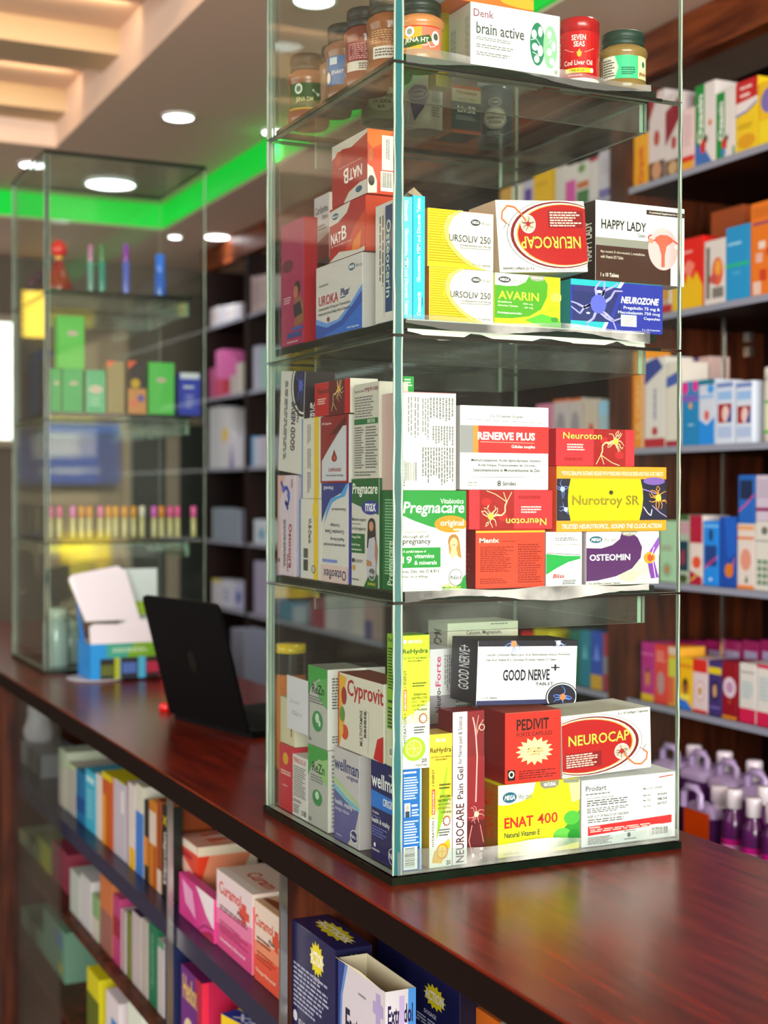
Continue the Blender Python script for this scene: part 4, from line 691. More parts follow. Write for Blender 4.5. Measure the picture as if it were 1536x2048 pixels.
NS = LB('small red nerve vitamin carton with a white end on top of the blood drop carton', 629, 700, 757, CP, .035, '#b8141c', xf=XF, right='#e8e0d4', top='#b87a70', bev=.0004,
  F=[('r', .42, 0, .86, 1, '#5c0c12'), ('t', 'Neuroton', .08, .16, .56, .34, '#5a2010', 0, .015), ('m', .1, .46, .36, .66, 3, '#f0c8c0'), ('n', .7, .28, .13, 12, '#e0c890', '#d8a838'), ('w', [(.64, .36), (.55, .42), (.55, .65), (.5, .9)], .0012, '#d8c088'), ('w', [(.55, .65), (.65, .88)], .0008, '#d8c088')])
PM = LB('dark green and white pregnancy carton with a blue oval, seen through the side pane', 703, 764, 957, B1, .035, '#ccc8c2', xf=XF, bev=.0004, right='#125a2a',
  F=[('p', [(0, 0), (1, 0), (1, .33), (.7, .3), (.35, .26), (0, .22)], '#135c28'), ('t', 'Pregnacare', .03, .04, .95, .17, '#f0f0e8', 0, .012, .15), ('e', .7, .265, .32, .065, '#20308e'), ('t', 'max', .52, .225, .9, .3, '#f0f0f4', 0, .01), ('t', 'Maximum support', .03, .36, .54, .4, '#555'), ('m', .03, .41, .5, .43, 1, '#888'), ('t', 'all of pregnancy', .03, .445, .54, .485, '#444'), ('r', .0, .51, .5, .69, '#135c28'), ('t', 'Omega 3 DHA', .03, .53, .36, .56, '#e0f0e0'), ('t', 'brain & eye', .03, .6, .34, .63, '#e0f0e0'), ('t', 'development', .03, .645, .4, .675, '#e0f0e0'), ('e', .76, .42, .13, .06, '#2a1a14'), ('p', [(.63, .42), (.89, .42), (.92, .62), (.8, .6), (.6, .64)], '#2a1a14'), ('e', .76, .435, .08, .045, '#c08a68'), ('p', [(.68, .55), (.88, .53), (.94, .7), (.9, .95), (.62, .93), (.58, .78)], '#b8b4c4'), ('p', [(.9, .55), (.97, .64), (.94, .78), (.88, .7)], '#b07a58'), ('p', [(.6, .74), (.78, .76), (.78, .8), (.6, .8)], '#b07a58'), ('e', .1, .76, .05, .02, '#333'), ('e', .1, .83, .05, .025, '#d0a030'), ('m', .18, .75, .5, .78, 2, '#666'), ('t', 'vitabiotics', .05, .925, .32, .945, '#333'), ('p', [(.5, 1), (.66, .9), (1, .87), (1, 1)], '#135c28'), ('e', .8, .87, .13, .06, '#d0d0cc'), ('e', .8, .87, .115, .053, '#5a5f5c'), ('t', 'No1', .7, .855, .9, .89, '#e8e8e8'), ('t', 'DURING', .66, .95, .93, .975, '#d8d02c')])
PF = LB('grey white carton of printed facts with green bar standing on the dark green pregnancy carton', 708, 770, 760, PM, .04, '#cac5ba', xf=XF, bev=.0004,
  F=[('t', 'Expert care while', .03, .06, .4, .1, '#666'), ('t', 'trying for a baby', .43, .035, .97, .1, '#8a2a40'), ('m', .04, .13, .96, .36, 8, '#777'), ('r', .02, .37, .96, .43, '#1c6a38'), ('t', 'DIRECTIONS', .55, .38, .85, .42, '#e0ecd8'), ('m', .04, .45, .42, .9, 17, '#777'), ('m', .48, .45, .96, .9, 15, '#777'), ('m', .04, .92, .9, .98, 2, '#777')])

# ---- second shelf through the side pane
UK = LB('white and blue prostate carton with waves, seen through the side pane beside the grey one', 632, 725, 503, B2, .04, '#cdc8c6', xf=XF, top='#c6bfb8', bev=.0004,
  F=[('p', [(0, .72), (.25, .82), (.5, .8), (.75, .64), (1, .42), (1, 1), (0, 1)], '#5f92d8'), ('p', [(0, .8), (.25, .88), (.55, .83), (.8, .66), (1, .5), (1, 1), (0, 1)], '#1b4aa4'), ('p', [(.2, .98), (.6, .9), (1, .66), (1, 1), (.2, 1)], '#2a66c4')]+mega(.72, .1, 1.0, .2, '#999', '#1d5f78')+[('t', 'UROKA', .07, .42, .5, .56, '#b02838', 0, .005), ('t', 'Plus', .56, .4, .72, .5, '#20306a', 0, .01), ('w', [(.55, .52), (.65, .52), (.75, .42)], .001, '#20306a'), ('t', 'Dutasteride 0.5mg and Tamsulosin', .07, .585, .76, .635, '#444'), ('t', 'Hydrochloride 0.4mg Hard Capsules', .07, .655, .76, .705, '#444'), ('m', .08, .26, .3, .3, 1, '#888'), ('e', .29, .77, .025, .035, '#7a2a28'), ('t', '5x8 Capsules', .7, .94, .95, .975, '#e8ecf8')])
NB1 = LB('red vitamin carton with white lettering on the blue waved carton, second shelf', 659, 731, 388, UK, .05, '#a81620', xf=XF, right='#c83a1c', bev=.0004,
  F=[('p', [(0, .05), (.6, .0), (.5, .18), (.25, .3), (0, .32)], '#cfcac4'), ('e', .17, .17, .09, .06, '#1d5f78'), ('t', 'MEGA', .1, .15, .24, .19, '#fff'), ('p', [(.4, 1), (.5, .8), (.7, .5), (.95, .3), (1, .3), (1, 1)], '#c83c1c'), ('p', [(.6, 1), (.7, .75), (.9, .6), (.85, 1)], '#e07a28'), ('t', 'NAT', .05, .48, .34, .68, '#f0ece8', 0, .02), ('t', 'B', .36, .4, .5, .66, '#f0ece8', 0, .01), ('t', 'High Potency B-Vitamins Formula', .05, .7, .64, .75, '#e0b8b0'), ('p', [(0, 1), (.3, .86), (.8, .94), (1, .92), (1, 1)], '#cfcac4')])
NB2 = LB('red vitamin carton turned upside down on its twin, top of the second shelf', 664, 735, 256, NB1, .032, '#a4161c', xf=XF, right='#d84428', top='#c06a50', bev=.0004,
  F=[('p', [(0, 0), (1, 0), (1, .06), (.55, .16), (.3, .12), (0, .22)], '#c8c4bc'), ('t', 'NAT', .5, .5, .86, .68, '#f0ece8', 180, .02), ('t', 'B', .34, .46, .48, .7, '#f0ece8', 180, .01), ('t', 'High Potency B-Vitamins', .2, .4, .86, .43, '#e0b8b0', 180), ('p', [(.35, 1), (.5, .86), (.8, .78), (1, .78), (1, 1)], '#cfcac4'), ('e', .78, .88, .09, .05, '#1d5f78'), ('e', .2, .25, .1, .12, '#b8341c')],
  Rt=[('p', [(0, 0), (1, 0), (.6, .2), (.2, .3), (0, .2)], '#e8702c'), ('r', .55, .08, .98, .62, '#e8e6e2'), ('m', .7, .14, .85, .5, 2, '#888', 1), ('bc', .5, .64, .98, .95), ('p', [(0, .55), (.2, .6), (.36, .8), (.36, .98), (0, 1)], '#e8e4de'), ('e', .15, .8, .12, .08, '#333'), ('e', .12, .4, .1, .1, '#c86a48')])
MG = LB('tall magenta fitness carton with a woman in sports top, far end of the second shelf', 562, 608, 432, B2, .018, '#9c2050', xf=.0128, right='#a80f24', top='#7a1838', bev=.0004,
  F=[('e', .3, .35, .24, .05, '#5a1c30'), ('e', .72, .55, .14, .055, '#2a1810'), ('e', .66, .58, .1, .05, '#a86a4a'), ('p', [(.6, .64), (.9, .62), (1, .7), (1, .84), (.62, .86)], '#8a5638'), ('p', [(.55, .68), (.85, .66), (.95, .76), (.6, .79)], '#20202c'), ('m', .15, .6, .5, .66, 3, '#d8a8b8'), ('r', .3, .9, .9, .94, '#2a3a80'), ('m', .3, .965, .95, .985, 1, '#d0a8b0'), ('r', .5, .86, .98, .885, '#3050a0')])
CT = LB('white and magenta cartilage carton peeping between the magenta and red cartons', 624, 659, 383, 1.7005, .03, '#d0c8cc', xf=.062, right='#d8ccc0', bev=.0004,
  F=[('t', 'Cartilamine', .08, .16, .9, .28, '#3a3a48', 0, .01), ('t', 'Extra', .55, .31, .88, .38, '#3a3a48'), ('m', .1, .45, .85, .55, 2, '#777'), ('p', [(0, .75), (1, .62), (1, 1), (0, 1)], '#9c1c38')])
# ---- top shelf: jars, bottles and cartons
def jar(label, x, y, z, r, h, powder, lid, ops, a_mid, span=2.4, cat='jar', name='powder_jar', group=None, lab=(.14, .56), rot=0, waist=True):
    root = empty(name, (x, y, z)); thing(root, label, cat, group)
    mb = MB(); c = lin(powder)
    mb.lathe([(r*.9, 0), (r*.97, .003), (r, .008), (r, h*.16), (r*.94, h*.19), (r*.94, h*.58), (r*1.0, h*.62), (r*1.02, h*.68), (r*.96, h*.73), (r*.8, h*.765), (r*.78, h*.79)], 32, c)
    b = mb.build('body', 'gloss', root)
    mb = MB(); prints(mb, CylFace(r*.945, h*lab[0]+h*.06, h*lab[1]+h*.01, a_mid-span/2, a_mid+span/2), ops, base=.0003, step=.00012); mb.build('label', 'gloss', root)
    mb = MB(); lc = lin(lid); rows = []
    mb.lathe([(r*.84, h*.772), (r*.86, h*.78), (r*.86, h*.86), (r*.84, h*.868), (r*.88, h*.876), (r*.88, h*.985), (r*.84, h), (r*.001, h)], 36, lc); mb.build('lid', 'card', root)
    return root
ang = lambda x, y: math.atan2(CAM.y-y, CAM.x-x)    # direction in which a label faces the customer
Jg = lambda bg, txt, extra=(): [('r', 0, 0, 1, 1, bg)]+list(extra)+[('e', .22, .28, .09, .2, '#eee'), ('e', .22, .28, .06, .13, '#3a6a3a'), ('e', .22, .28, .04, .09, '#eee')]
def at(px, py, Y=None, X=None): p = U(px, py, Y=Y, X=X); return p.x, p.y
def jr(px, Yc=None, Xc=None): 
    p = U(px, 200, Y=Yc, X=Xc); return p.x, p.y
x, y = jr(838, Yc=.052); jar('herbal powder jar with orange label and dark lid, near corner of the top shelf', x, y, B3, .027, .068, '#c07a4a', '#16231c',
  [('r', 0, 0, 1, 1, '#e39a2a'), ('r', .56, .0, 1, 1, '#e0705c'), ('r', 0, 0, 1, .06, '#c03a20'), ('e', .3, .26, .1, .22, '#f2efe4'), ('e', .3, .26, .06, .13, '#8a8a80'), ('p', [(.12, .5), (.3, .58), (.72, .38), (.78, .62), (.6, .8), (.2, .95), (.1, .78)], '#2c4a1c'), ('t', 'JENA HT', .2, .52, .7, .78, '#f4ead0', 0, .01), ('e', .86, .5, .1, .3, '#f0e8e0'), ('e', .86, .45, .06, .15, '#55504a'), ('w', [(.55, .85), (.66, .85), (.69, .7), (.72, .92), (.85, .85)], .0006, '#fff')], ang(x, y), 2.0)
# white brain supplement carton and what lies on it
BA = FB('white brain supplement carton with a green leafy brain picture on the top shelf', 941, 1121, 2, B3, .05, '#f6f5f2', left='#b8ada2', yf=.0185,
  F=[('t', 'Denk', .03, .1, .25, .22, '#8a1c50', 0, .0), ('t', 'brain active', .06, .3, .59, .48, '#4a4a4c', 0, .008), ('m', .06, .52, .46, .58, 2, '#888'), ('m', .06, .63, .5, .7, 2, '#888'), ('m', .06, .75, .5, .82, 2, '#888'), ('e', .74, .5, .085, .34, '#1b7a58'), ('e', .885, .52, .08, .34, '#8fc49a'), ('e', .7, .35, .03, .07, '#e8f4ec'), ('e', .77, .3, .025, .08, '#e8f4ec'), ('e', .71, .55, .035, .06, '#dcefe4'), ('e', .77, .6, .03, .09, '#e8f4ec'), ('e', .73, .74, .03, .06, '#e8f4ec'), ('e', .87, .32, .025, .07, '#eaf6ea'), ('e', .92, .5, .025, .08, '#eaf6ea'), ('e', .87, .6, .03, .06, '#eaf6ea'), ('e', .9, .75, .03, .06, '#eaf6ea'), ('w', [(.66, .45), (.72, .42), (.76, .5)], .0008, '#e8f4ec'), ('w', [(.86, .46), (.9, .4)], .0008, '#eaf6ea'), ('w', [(.68, .64), (.75, .68)], .0008, '#e8f4ec'), ('e', .95, .9, .018, .035, '#7a9a68'), ('r', 0, .985, 1, 1, '#b02a90')],
  Lf=[('m', .1, .3, .35, .9, 3, '#888', 1), ('m', .75, .2, .95, .9, 3, '#888', 1)])
FB('grey and orange flat carton lying on the white brain supplement carton', 897, 1068, -40, BA, .045, '#d8662a', left='#7a7474', yf=.021, F=[('p', [(0, 0), (.5, 0), (.4, .5), (.2, .9), (0, 1)], '#8b8684'), ('e', .9, .6, .3, .3, '#e8a030')])
def bottle(label, x, y, z, r, h, bc, cc, ops, am, span=2.6, lid_h=.2, name='pill_bottle', lab=(.08, .78), cat='bottle', sq=1.0, group=None, mats=('gloss', 'gloss')):
    root = empty(name, (x, y, z)); thing(root, label, cat, group)
    mb = MB(); hb = h*(1-lid_h); mb.lathe([(r*.92, 0), (r, .003), (r, hb*.94), (r*.96, hb*.98), (r*.85, hb)], 32, lin(bc)); mb.build('body', mats[0], root)
    mb = MB(); mb.lathe([(r*.9, hb+.0003), (r*.99, hb+.001), (r*.99, h*.97), (r*.94, h), (.001, h)], 32, lin(cc)); mb.build('lid', mats[1], root)
    if ops: mb = MB(); prints(mb, CylFace(r, hb*lab[0], hb*lab[1]+hb*.02, am-span/2, am+span/2), ops, base=.0003, step=.00012); mb.build('label', 'gloss', root)
    return root
x, y = jr(1158, Yc=.045); bottle('red cod liver oil bottle with red lid on the top shelf', x, y, B3, .0228, .0765, '#f2eee8', '#a81018',
  [('r', 0, 0, 1, .93, '#bf1018'), ('t', 'SEVEN', .36, .08, .62, .19, '#f6ece4', 0, .01), ('t', 'SEAS', .4, .21, .6, .32, '#f6ece4', 0, .01), ('w', [(.22, .34), (.35, .41), (.5, .43), (.65, .41), (.78, .34)], .0006, '#e8b0a0'), ('e', .5, .46, .04, .06, '#e8b030'), ('p', [(.5, .36), (.54, .45), (.46, .45)], '#e8b030'), ('t', 'Cod Liver Oil', .22, .58, .74, .68, '#f8ece4', 0, .005), ('r', .25, .74, .72, .83, '#f0dc20'), ('t', 'ONE-A-DAY', .34, .76, .62, .81, '#3a3a10'), ('e', .73, .785, .03, .05, '#f4f0e8'), ('m', .3, .87, .66, .9, 1, '#f0d0c8'), ('m', .05, .2, .14, .85, 2, '#e8b8b0', 1)], ang(x, y), 2.7, .22, lab=(.06, .99))
x, y = jr(1246, Yc=.045); jar('herbal powder jar with mint green label at the open end of the top shelf', x, y, B3, .0275, .07, '#8c6f3c', '#10342a',
  [('r', 0, 0, 1, 1, '#3fc28a'), ('p', [(0, 0), (.32, 0), (.36, .5), (.32, 1), (0, 1)], '#e0d8c8'), ('m', .02, .12, .3, .92, 7, '#444'), ('r', .74, 0, 1, 1, '#e2e2a8'), ('m', .42, .5, .7, .68, 2, '#0f5a44'), ('m', .42, .7, .7, .86, 2, '#0f5a44'), ('e', .87, .36, .07, .26, '#eef0dc'), ('e', .87, .36, .04, .14, '#3a7a3a'), ('t', 'JENA K', .76, .72, .99, .9, '#a8302a', 0, .01)], ang(x, y)+.12, 2.3)
# along the side pane
def sidejar(px, Xc, label, r, h, powder, lid, ops, da=0., lab=(.14, .56)):
    block((Xc-r, px-r, B3), (Xc+r, px+r, B3+h)); return jar(label, Xc, px, B3, r, h, powder, lid, ops, ang(Xc, px)+da, 2.3, lab=lab)
sidejar(.106, .045, 'brown powder jar at the corner end of the side pane, white batch sticker', .026, .09, '#8a5230', '#2a2f2a', [('r', 0, 0, 1, 1, '#8a5a38'), ('m', .1, .05, .9, .5, 6, '#c89a70'), ('r', .15, .6, .8, 1, '#d2ccc2'), ('m', .2, .66, .75, .94, 3, '#555')])
sidejar(.161, .042, 'herbal powder jar with dark red printed label and batch sticker by the side pane', .026, .092, '#7a3a2c', '#23272a', [('r', 0, 0, 1, 1, '#7c2030'), ('m', .1, .06, .95, .6, 8, '#d09a98'), ('r', .05, .66, .9, .98, '#d2ccc2'), ('m', .35, .72, .8, .94, 3, '#444')])
sidejar(.216, .042, 'herbal powder jar with sky blue label by the side pane', .026, .09, '#8a6048', '#263028', [('r', 0, 0, 1, 1, '#1f6fae'), ('w', [(.3, .08), (.95, .02)], .0006, '#e8f0f4'), ('w', [(.3, .96), (.95, .9)], .0006, '#e8f0f4'), ('p', [(.12, .5), (.45, .4), (.46, .62), (.14, .85)], '#1c2c50'), ('t', 'JENAHT', .15, .5, .44, .68, '#dfe4ea', 0, .01), ('w', [(.66, .15), (.7, .35), (.64, .55), (.68, .8)], .0008, '#e8f0f4'), ('w', [(.62, .75), (.68, .86), (.7, .7)], .0008, '#e8f0f4'), ('e', .08, .74, .06, .2, '#e8e8e4'), ('r', .12, .05, .3, .3, '#c8d4dc')])
sidejar(.267, .05, 'powder jar half hidden between the blue label and green label jars', .02, .082, '#8a6048', '#263028', [('r', 0, 0, 1, 1, '#9a7a64')])
sidejar(.334, .042, 'herbal powder jar with dark green label and molecule picture by the side pane', .0265, .088, '#8a5236', '#1c2420', [('r', 0, 0, 1, 1, '#2c5a2c'), ('r', 0, .93, 1, 1, '#c8a02c'), ('e', .28, .22, .09, .2, '#e8e8e0'), ('e', .28, .22, .055, .12, '#5a7a5a'), ('p', [(.2, .55), (.6, .4), (.62, .6), (.22, .88)], '#1c3418'), ('t', 'JENA DM', .22, .54, .6, .76, '#e0dc9a', 0, .008), ('w', [(.6, .3), (.7, .45), (.82, .4), (.9, .55)], .0007, '#cfd8cf'), ('e', .6, .3, .02, .05, '#cfd8cf'), ('e', .7, .45, .03, .07, '#cfd8cf'), ('e', .82, .4, .02, .05, '#cfd8cf'), ('e', .9, .55, .03, .07, '#cfd8cf')])
# back row of the top shelf, seen through the glass shelf
p = U(847, 250, Y=.29); bottle('white tub with a violet heart shaped label at the back of the top shelf', p.x, p.y, B3, .0245, .088, '#d8d6cc', '#cfc9a8', [('p', [(.12, .2), (.3, .08), (.55, .12), (.62, .35), (.5, .65), (.3, .95), (.22, .6)], '#4a4a86'), ('e', .38, .32, .2, .12, '#e0e0e8'), ('e', .38, .32, .18, .1, '#4a4a86'), ('t', 'olupak', .24, .27, .52, .37, '#e8e8f0', 0, .01), ('m', .68, .15, .92, .5, 8, '#999'), ('m', .68, .6, .92, .85, 4, '#888')], ang(p.x, p.y), 2.4, .16, name='supplement_tub', cat='tub')
FB('dark teal herbal liver carton with a cream header, back of the top shelf', 903, 962, 168, B3, .045, '#12484c', yf=.272, left='#b07a4c',
  F=[('r', 0, 0, 1, .34, '#cfc4a4'), ('r', 0, 0, 1, .07, '#c8622c'), ('t', 'Himalaya', .15, .1, .85, .2, '#a03a28', 0, .01), ('t', 'SINCE 1930', .2, .26, .8, .3, '#8a6a4c'), ('t', 'Liv.52', .2, .42, .82, .56, '#e8ece8', 0, .02), ('m', .15, .62, .85, .72, 3, '#8fb0b0'), ('r', 0, .92, 1, 1, '#b8532c')])
p = U(990, 250, Y=.315); bottle('round bicarbonate of soda tub with grey blue label, back of the top shelf', p.x, p.y, B3, .0235, .088, '#4a5560', '#c8ccc8', [('r', 0, 0, 1, 1, '#4a5a66'), ('e', .5, .14, .16, .1, '#c8d0d0'), ('e', .5, .14, .14, .085, '#3a4a54'), ('t', 'OZAMAS', .4, .11, .6, .17, '#d8dcd8', 0, .01), ('e', .5, .52, .3, .26, '#d6d8ce'), ('e', .5, .52, .28, .24, '#3a3f44'), ('e', .5, .52, .265, .228, '#d6d8ce'), ('t', 'BI-', .44, .38, .54, .44, '#333', 0, .02), ('t', 'CARBONATE', .29, .48, .72, .55, '#333', 0, .02), ('t', 'OF SODA', .34, .59, .66, .66, '#333', 0, .02), ('m', .3, .84, .7, .94, 2, '#aab4b8')], ang(p.x, p.y), 2.2, .14, name='soda_tub', cat='tub')
p = U(764, 225, X=.115); bottle('pale green tub of bicarbonate of soda seen through the side pane under the brown jar', p.x, p.y, B3, .026, .062, '#8a9a78', '#c8ccc0', [('r', 0, 0, 1, 1, '#7f9468'), ('e', .5, .45, .34, .42, '#aeb89a'), ('t', 'BI-', .44, .15, .54, .24, '#2a3424', 0, .02), ('t', 'CARBONATE', .26, .33, .74, .44, '#2a3424', 0, .02), ('t', 'OF SODA', .3, .52, .7, .63, '#2a3424', 0, .02), ('t', 'B.P.', .42, .7, .58, .8, '#2a3424', 0, .02)], ang(p.x, p.y), 2.2, .14, name='soda_tub', cat='tub')
FB('yellow packet standing behind the brain supplement carton', 872, 905, 10, B3, .02, '#d8c020', yf=.1, name='powder_packet', cat='packet')
# ------------------------------------------------------------------ the wall shelves' goods
def row(zi, xf, items, d=.07, group=None, **kw):
    out = []
    for it in items:
        x0, x1, yt, col, label = it[:5]; ops = it[5] if len(it) > 5 else []; k = dict(kw); k.update(it[6] if len(it) > 6 else {})
        z = zi if not isinstance(zi, int) else ZSH[zi]+.0008
        out.append(LB(label, x0, x1, yt, k.pop('on', z), k.pop('d', d), col, xf=k.pop('xf', xf), F=ops, group=group, **k))
    return out
XS = 1.162
hb = lambda c, a=.0, b=1.: ('r', 0, a, 1, b, c)
A_ = row(0, XS, [
 (1266, 1297, 262, '#e8a012', 'bright yellow carton with red sideways lettering, shelf above the black topped carton', [('t', 'Gravit', .3, .25, .68, .95, '#c8301c', 90, .02)]),
 (1298, 1330, 176, '#d8c8c8', 'tall pale carton with red corner and food picture, beside the bright yellow one', [('p', [(0, 0), (.6, 0), (0, .32)], '#a01c28'), ('e', .5, .52, .18, .09, '#b03a2c'), ('r', 0, .78, 1, 1, '#5a3a34'), ('e', .5, .88, .3, .1, '#c8906a')]),
 (1331, 1362, 180, '#d6cac8', 'tall pale carton with a dark red swoosh and food picture, top shelf', [('p', [(0, .2), (1, .05), (1, .3), (0, .62)], '#8c1428'), ('e', .55, .6, .17, .08, '#b03a34'), ('r', 0, .8, 1, 1, '#6a4a3a'), ('e', .5, .9, .3, .08, '#c8a070')]),
 (1363, 1389, 212, '#e2c6c4', 'pale pink carton with a red and yellow foot, top shelf', [('m', .15, .1, .9, .6, 8, '#c8a8a8'), ('r', 0, .76, 1, .85, '#cc2818'), ('r', 0, .85, 1, 1, '#e0a030')]),
 (1391, 1431, 158, '#dcd6d0', 'white and green toddler carton, first of the two on the top shelf', [('r', 0, 0, .46, 1, '#128a38'), ('t', 'Ozasin', .12, .12, .38, .72, '#f0f0ea', 90, .03), ('p', [(0, .7), (.5, .8), (.9, 1), (0, 1)], '#3a6ab0'), ('e', .4, .76, .14, .09, '#c8302c'), ('e', .55, .68, .08, .05, '#4a2a1c'), ('e', .75, .5, .08, .04, '#d8702c')]),
 (1433, 1470, 174, '#dcd6d0', 'white and green toddler carton, second of the two, beside the red and yellow carton', [('r', 0, 0, .46, 1, '#128a38'), ('t', 'Ozasin', .12, .14, .38, .72, '#f0f0ea', 90, .03), ('e', .45, .78, .14, .09, '#c8302c'), ('e', .58, .7, .08, .05, '#4a2a1c'), ('e', .4, .9, .12, .06, '#3a80c8'), ('r', .9, .85, 1, 1, '#128a38')]),
 (1472, 1516, 150, '#e8c41c', 'yellow carton with a red head and blue wave, top shelf by the frame edge', [('r', 0, 0, 1, .3, '#c01c20'), ('m', .2, .07, .75, .14, 1, '#f0d8d0'), ('m', .2, .17, .75, .25, 1, '#f0d8d0'), ('p', [(0, .3), (1, .27), (1, .36), (.5, .45), (0, .48)], '#e4dcd8'), ('w', [(0, .47), (.5, .44), (1, .34)], .004, '#5a6ab8'), ('e', .5, .85, .4, .1, '#d89a18'), ('m', .1, .6, .8, .68, 2, '#b89018')]),
 (1518, 1560, 152, '#e6b81a', 'orange yellow carton with violet picture at the frame edge of the top shelf', [('e', .5, .3, .4, .2, '#7a6ab0'), ('r', 0, .6, 1, 1, '#ecd020')]),
], group='cartons on the top wall shelf')
B_ = row(1, XS, [
 (1318, 1344, 553, '#b8a088', 'small red footed carton with a fruit picture, half hidden by the royal blue carton', [('e', .5, .4, .35, .22, '#c89030'), ('r', 0, .75, 1, 1, '#b0182c'), ('r', .8, 0, 1, .75, '#e0d8cc')]),
 (1345, 1406, 470, '#d81c14', 'red carton with yellow flames beside the tilted womens tablet carton', [('r', 0, .7, 1, 1, '#e0b414'), ('p', [(0, .7), (.12, .55), (.2, .66), (.3, .45), (.42, .66), (.55, .4), (.66, .6), (.8, .48), (1, .7)], '#e0b414'), ('p', [(.3, .42), (.55, .3), (.75, .38), (.6, .55)], '#e8806c'), ('m', .2, .16, .8, .22, 1, '#f0b8b0')]),
 (1409, 1450, 474, '#d6d0ca', 'white carton with a red stomach picture between the flames and the cyan carton', [('r', .1, .1, .26, .9, '#555048'), ('e', .65, .5, .28, .22, '#d8603a'), ('e', .68, .44, .16, .12, '#e8a03c'), ('e', .45, .6, .2, .08, '#c0504a'), ('r', .4, .74, .95, .9, '#77726c')]),
 (1452, 1499, 445, '#1a90c8', 'cyan carton with a thin green band on the second wall shelf', [('r', 0, .5, 1, .54, '#1cb86c'), ('m', .08, .2, .9, .27, 1, '#9fd4ea'), ('m', .3, .6, .75, .66, 2, '#58b4dc')]),
 (1502, 1556, 394, '#e0741a', 'tall orange carton with red and white squares at the frame edge', [('m', .1, .06, .9, .16, 3, '#b05a14'), ('m', .1, .2, .9, .26, 1, '#7a3a6a'), ('r', .3, .42, .55, .5, '#e8d4c8'), ('r', .6, .5, .8, .58, '#c03018'), ('r', .2, .54, .45, .64, '#e0b0a0'), ('r', .75, .6, 1, .7, '#c03018'), ('r', .35, .72, .6, .84, '#c83a1c'), ('r', .1, .84, .4, .98, '#e0c0b0')]),
], group='cartons on the second wall shelf')
LB('brown orange carton standing behind the white stomach carton', 1422, 1486, 408, ZSH[1]+.0008, .05, '#9c4a22', xf=1.26, F=[('r', 0, .55, 1, 1, '#8a5a50')])
C_ = row(2, XS, [
 (1252, 1288, 700, '#e08c1a', 'tall orange carton with pale sideways lettering at the wood upright', [('t', 'ULORIC-D', .3, .1, .75, .9, '#e8b878', 90, .02), ('r', .85, 0, 1, 1, '#d8c0a0')]),
 (1290, 1331, 712, '#d8d2cc', 'tall white carton with red foot and blue wrap, next to the orange one', [('p', [(0, .05), (.6, 0), (.9, .12), (0, .3)], '#2c3f90'), ('m', .4, .35, .62, .72, 1, '#7080a8', 1), ('e', .5, .82, .14, .05, '#b02c38'), ('r', 0, .9, 1, 1, '#b0182c')]),
 (1333, 1362, 722, '#dad2c4', 'tall cream white carton with a dark red foot on the third wall shelf', [('p', [(0, .18), (1, .1), (1, .25), (0, .3)], '#3a55a8'), ('r', 0, .93, 1, 1, '#a01c30')]),
 (1364, 1396, 761, '#1c7fb4', 'teal blue carton with pink flower spots on the third wall shelf', [('e', .2, .1, .2, .1, '#d82a8c'), ('e', .85, .08, .18, .09, '#d82a8c'), ('r', 0, .22, 1, .32, '#7a5ab0'), ('e', .55, .38, .1, .05, '#e0a030'), ('m', .4, .66, .8, .7, 1, '#b8dcf0')]),
 (1398, 1430, 757, '#c6cedc', 'blue and white carton with a small red sign on the third wall shelf', [('r', 0, 0, 1, .08, '#17708c'), ('e', .75, .15, .22, .07, '#3f98e0'), ('r', .05, .24, .95, .29, '#88b4e4'), ('p', [(0, .6), (.5, .7), (1, .58), (1, 1), (0, 1)], '#1f86d8'), ('e', .5, .55, .15, .08, '#d0584c')]),
], group='cartons on the third wall shelf') + row(2, XS, [
 (1432, 1468, 760, '#ccd6e4', 'white stomach remedy carton with blue lettering, beside the small red sign carton', [('r', .05, .03, .95, .1, '#6f86c0'), ('r', .1, .16, .9, .3, '#8fb8e4'), ('r', .12, .36, .88, .66, '#982018'), ('e', .55, .52, .2, .13, '#e0c0b8'), ('p', [(.6, .66), (.88, .4), (.88, .66)], '#243a90'), ('r', .1, .72, .9, .9, '#a8bcdc')]),
 (1471, 1506, 760, '#ccd6e4', 'white stomach remedy carton with blue lettering, next to the white bottle', [('r', .05, .03, .95, .1, '#6f86c0'), ('r', .1, .16, .9, .3, '#8fb8e4'), ('r', .12, .4, .88, .68, '#982018'), ('e', .55, .55, .2, .13, '#e0c0b8'), ('p', [(.6, .68), (.88, .42), (.88, .68)], '#243a90'), ('r', .1, .74, .9, .9, '#a8bcdc')]),
], group='stomach remedy cartons')
LB('pale flat carton with a blue strap lying behind the third shelf row', 1352, 1421, 712, ZSH[2]+.0008, .05, '#d8b8b0', xf=1.25, F=[('r', .55, 0, .66, .6, '#3a4aa0'), ('r', 0, 0, .3, 1, '#e0d4c8')])
bottle('white plastic bottle with green bands on the third wall shelf', 1.188, .787, ZSH[2]+.0008, .024, .142, '#d6cfc0', '#dcd6ca', [('r', 0, .12, 1, .18, '#5fae2c'), ('r', 0, .18, 1, .8, '#cfd6b0'), ('r', 0, .8, 1, .88, '#5fae2c'), ('m', .3, .4, .7, .6, 3, '#a0a890')], ang(1.188, .787), 3.0, .16, name='medicine_bottle', lab=(.05, .72))
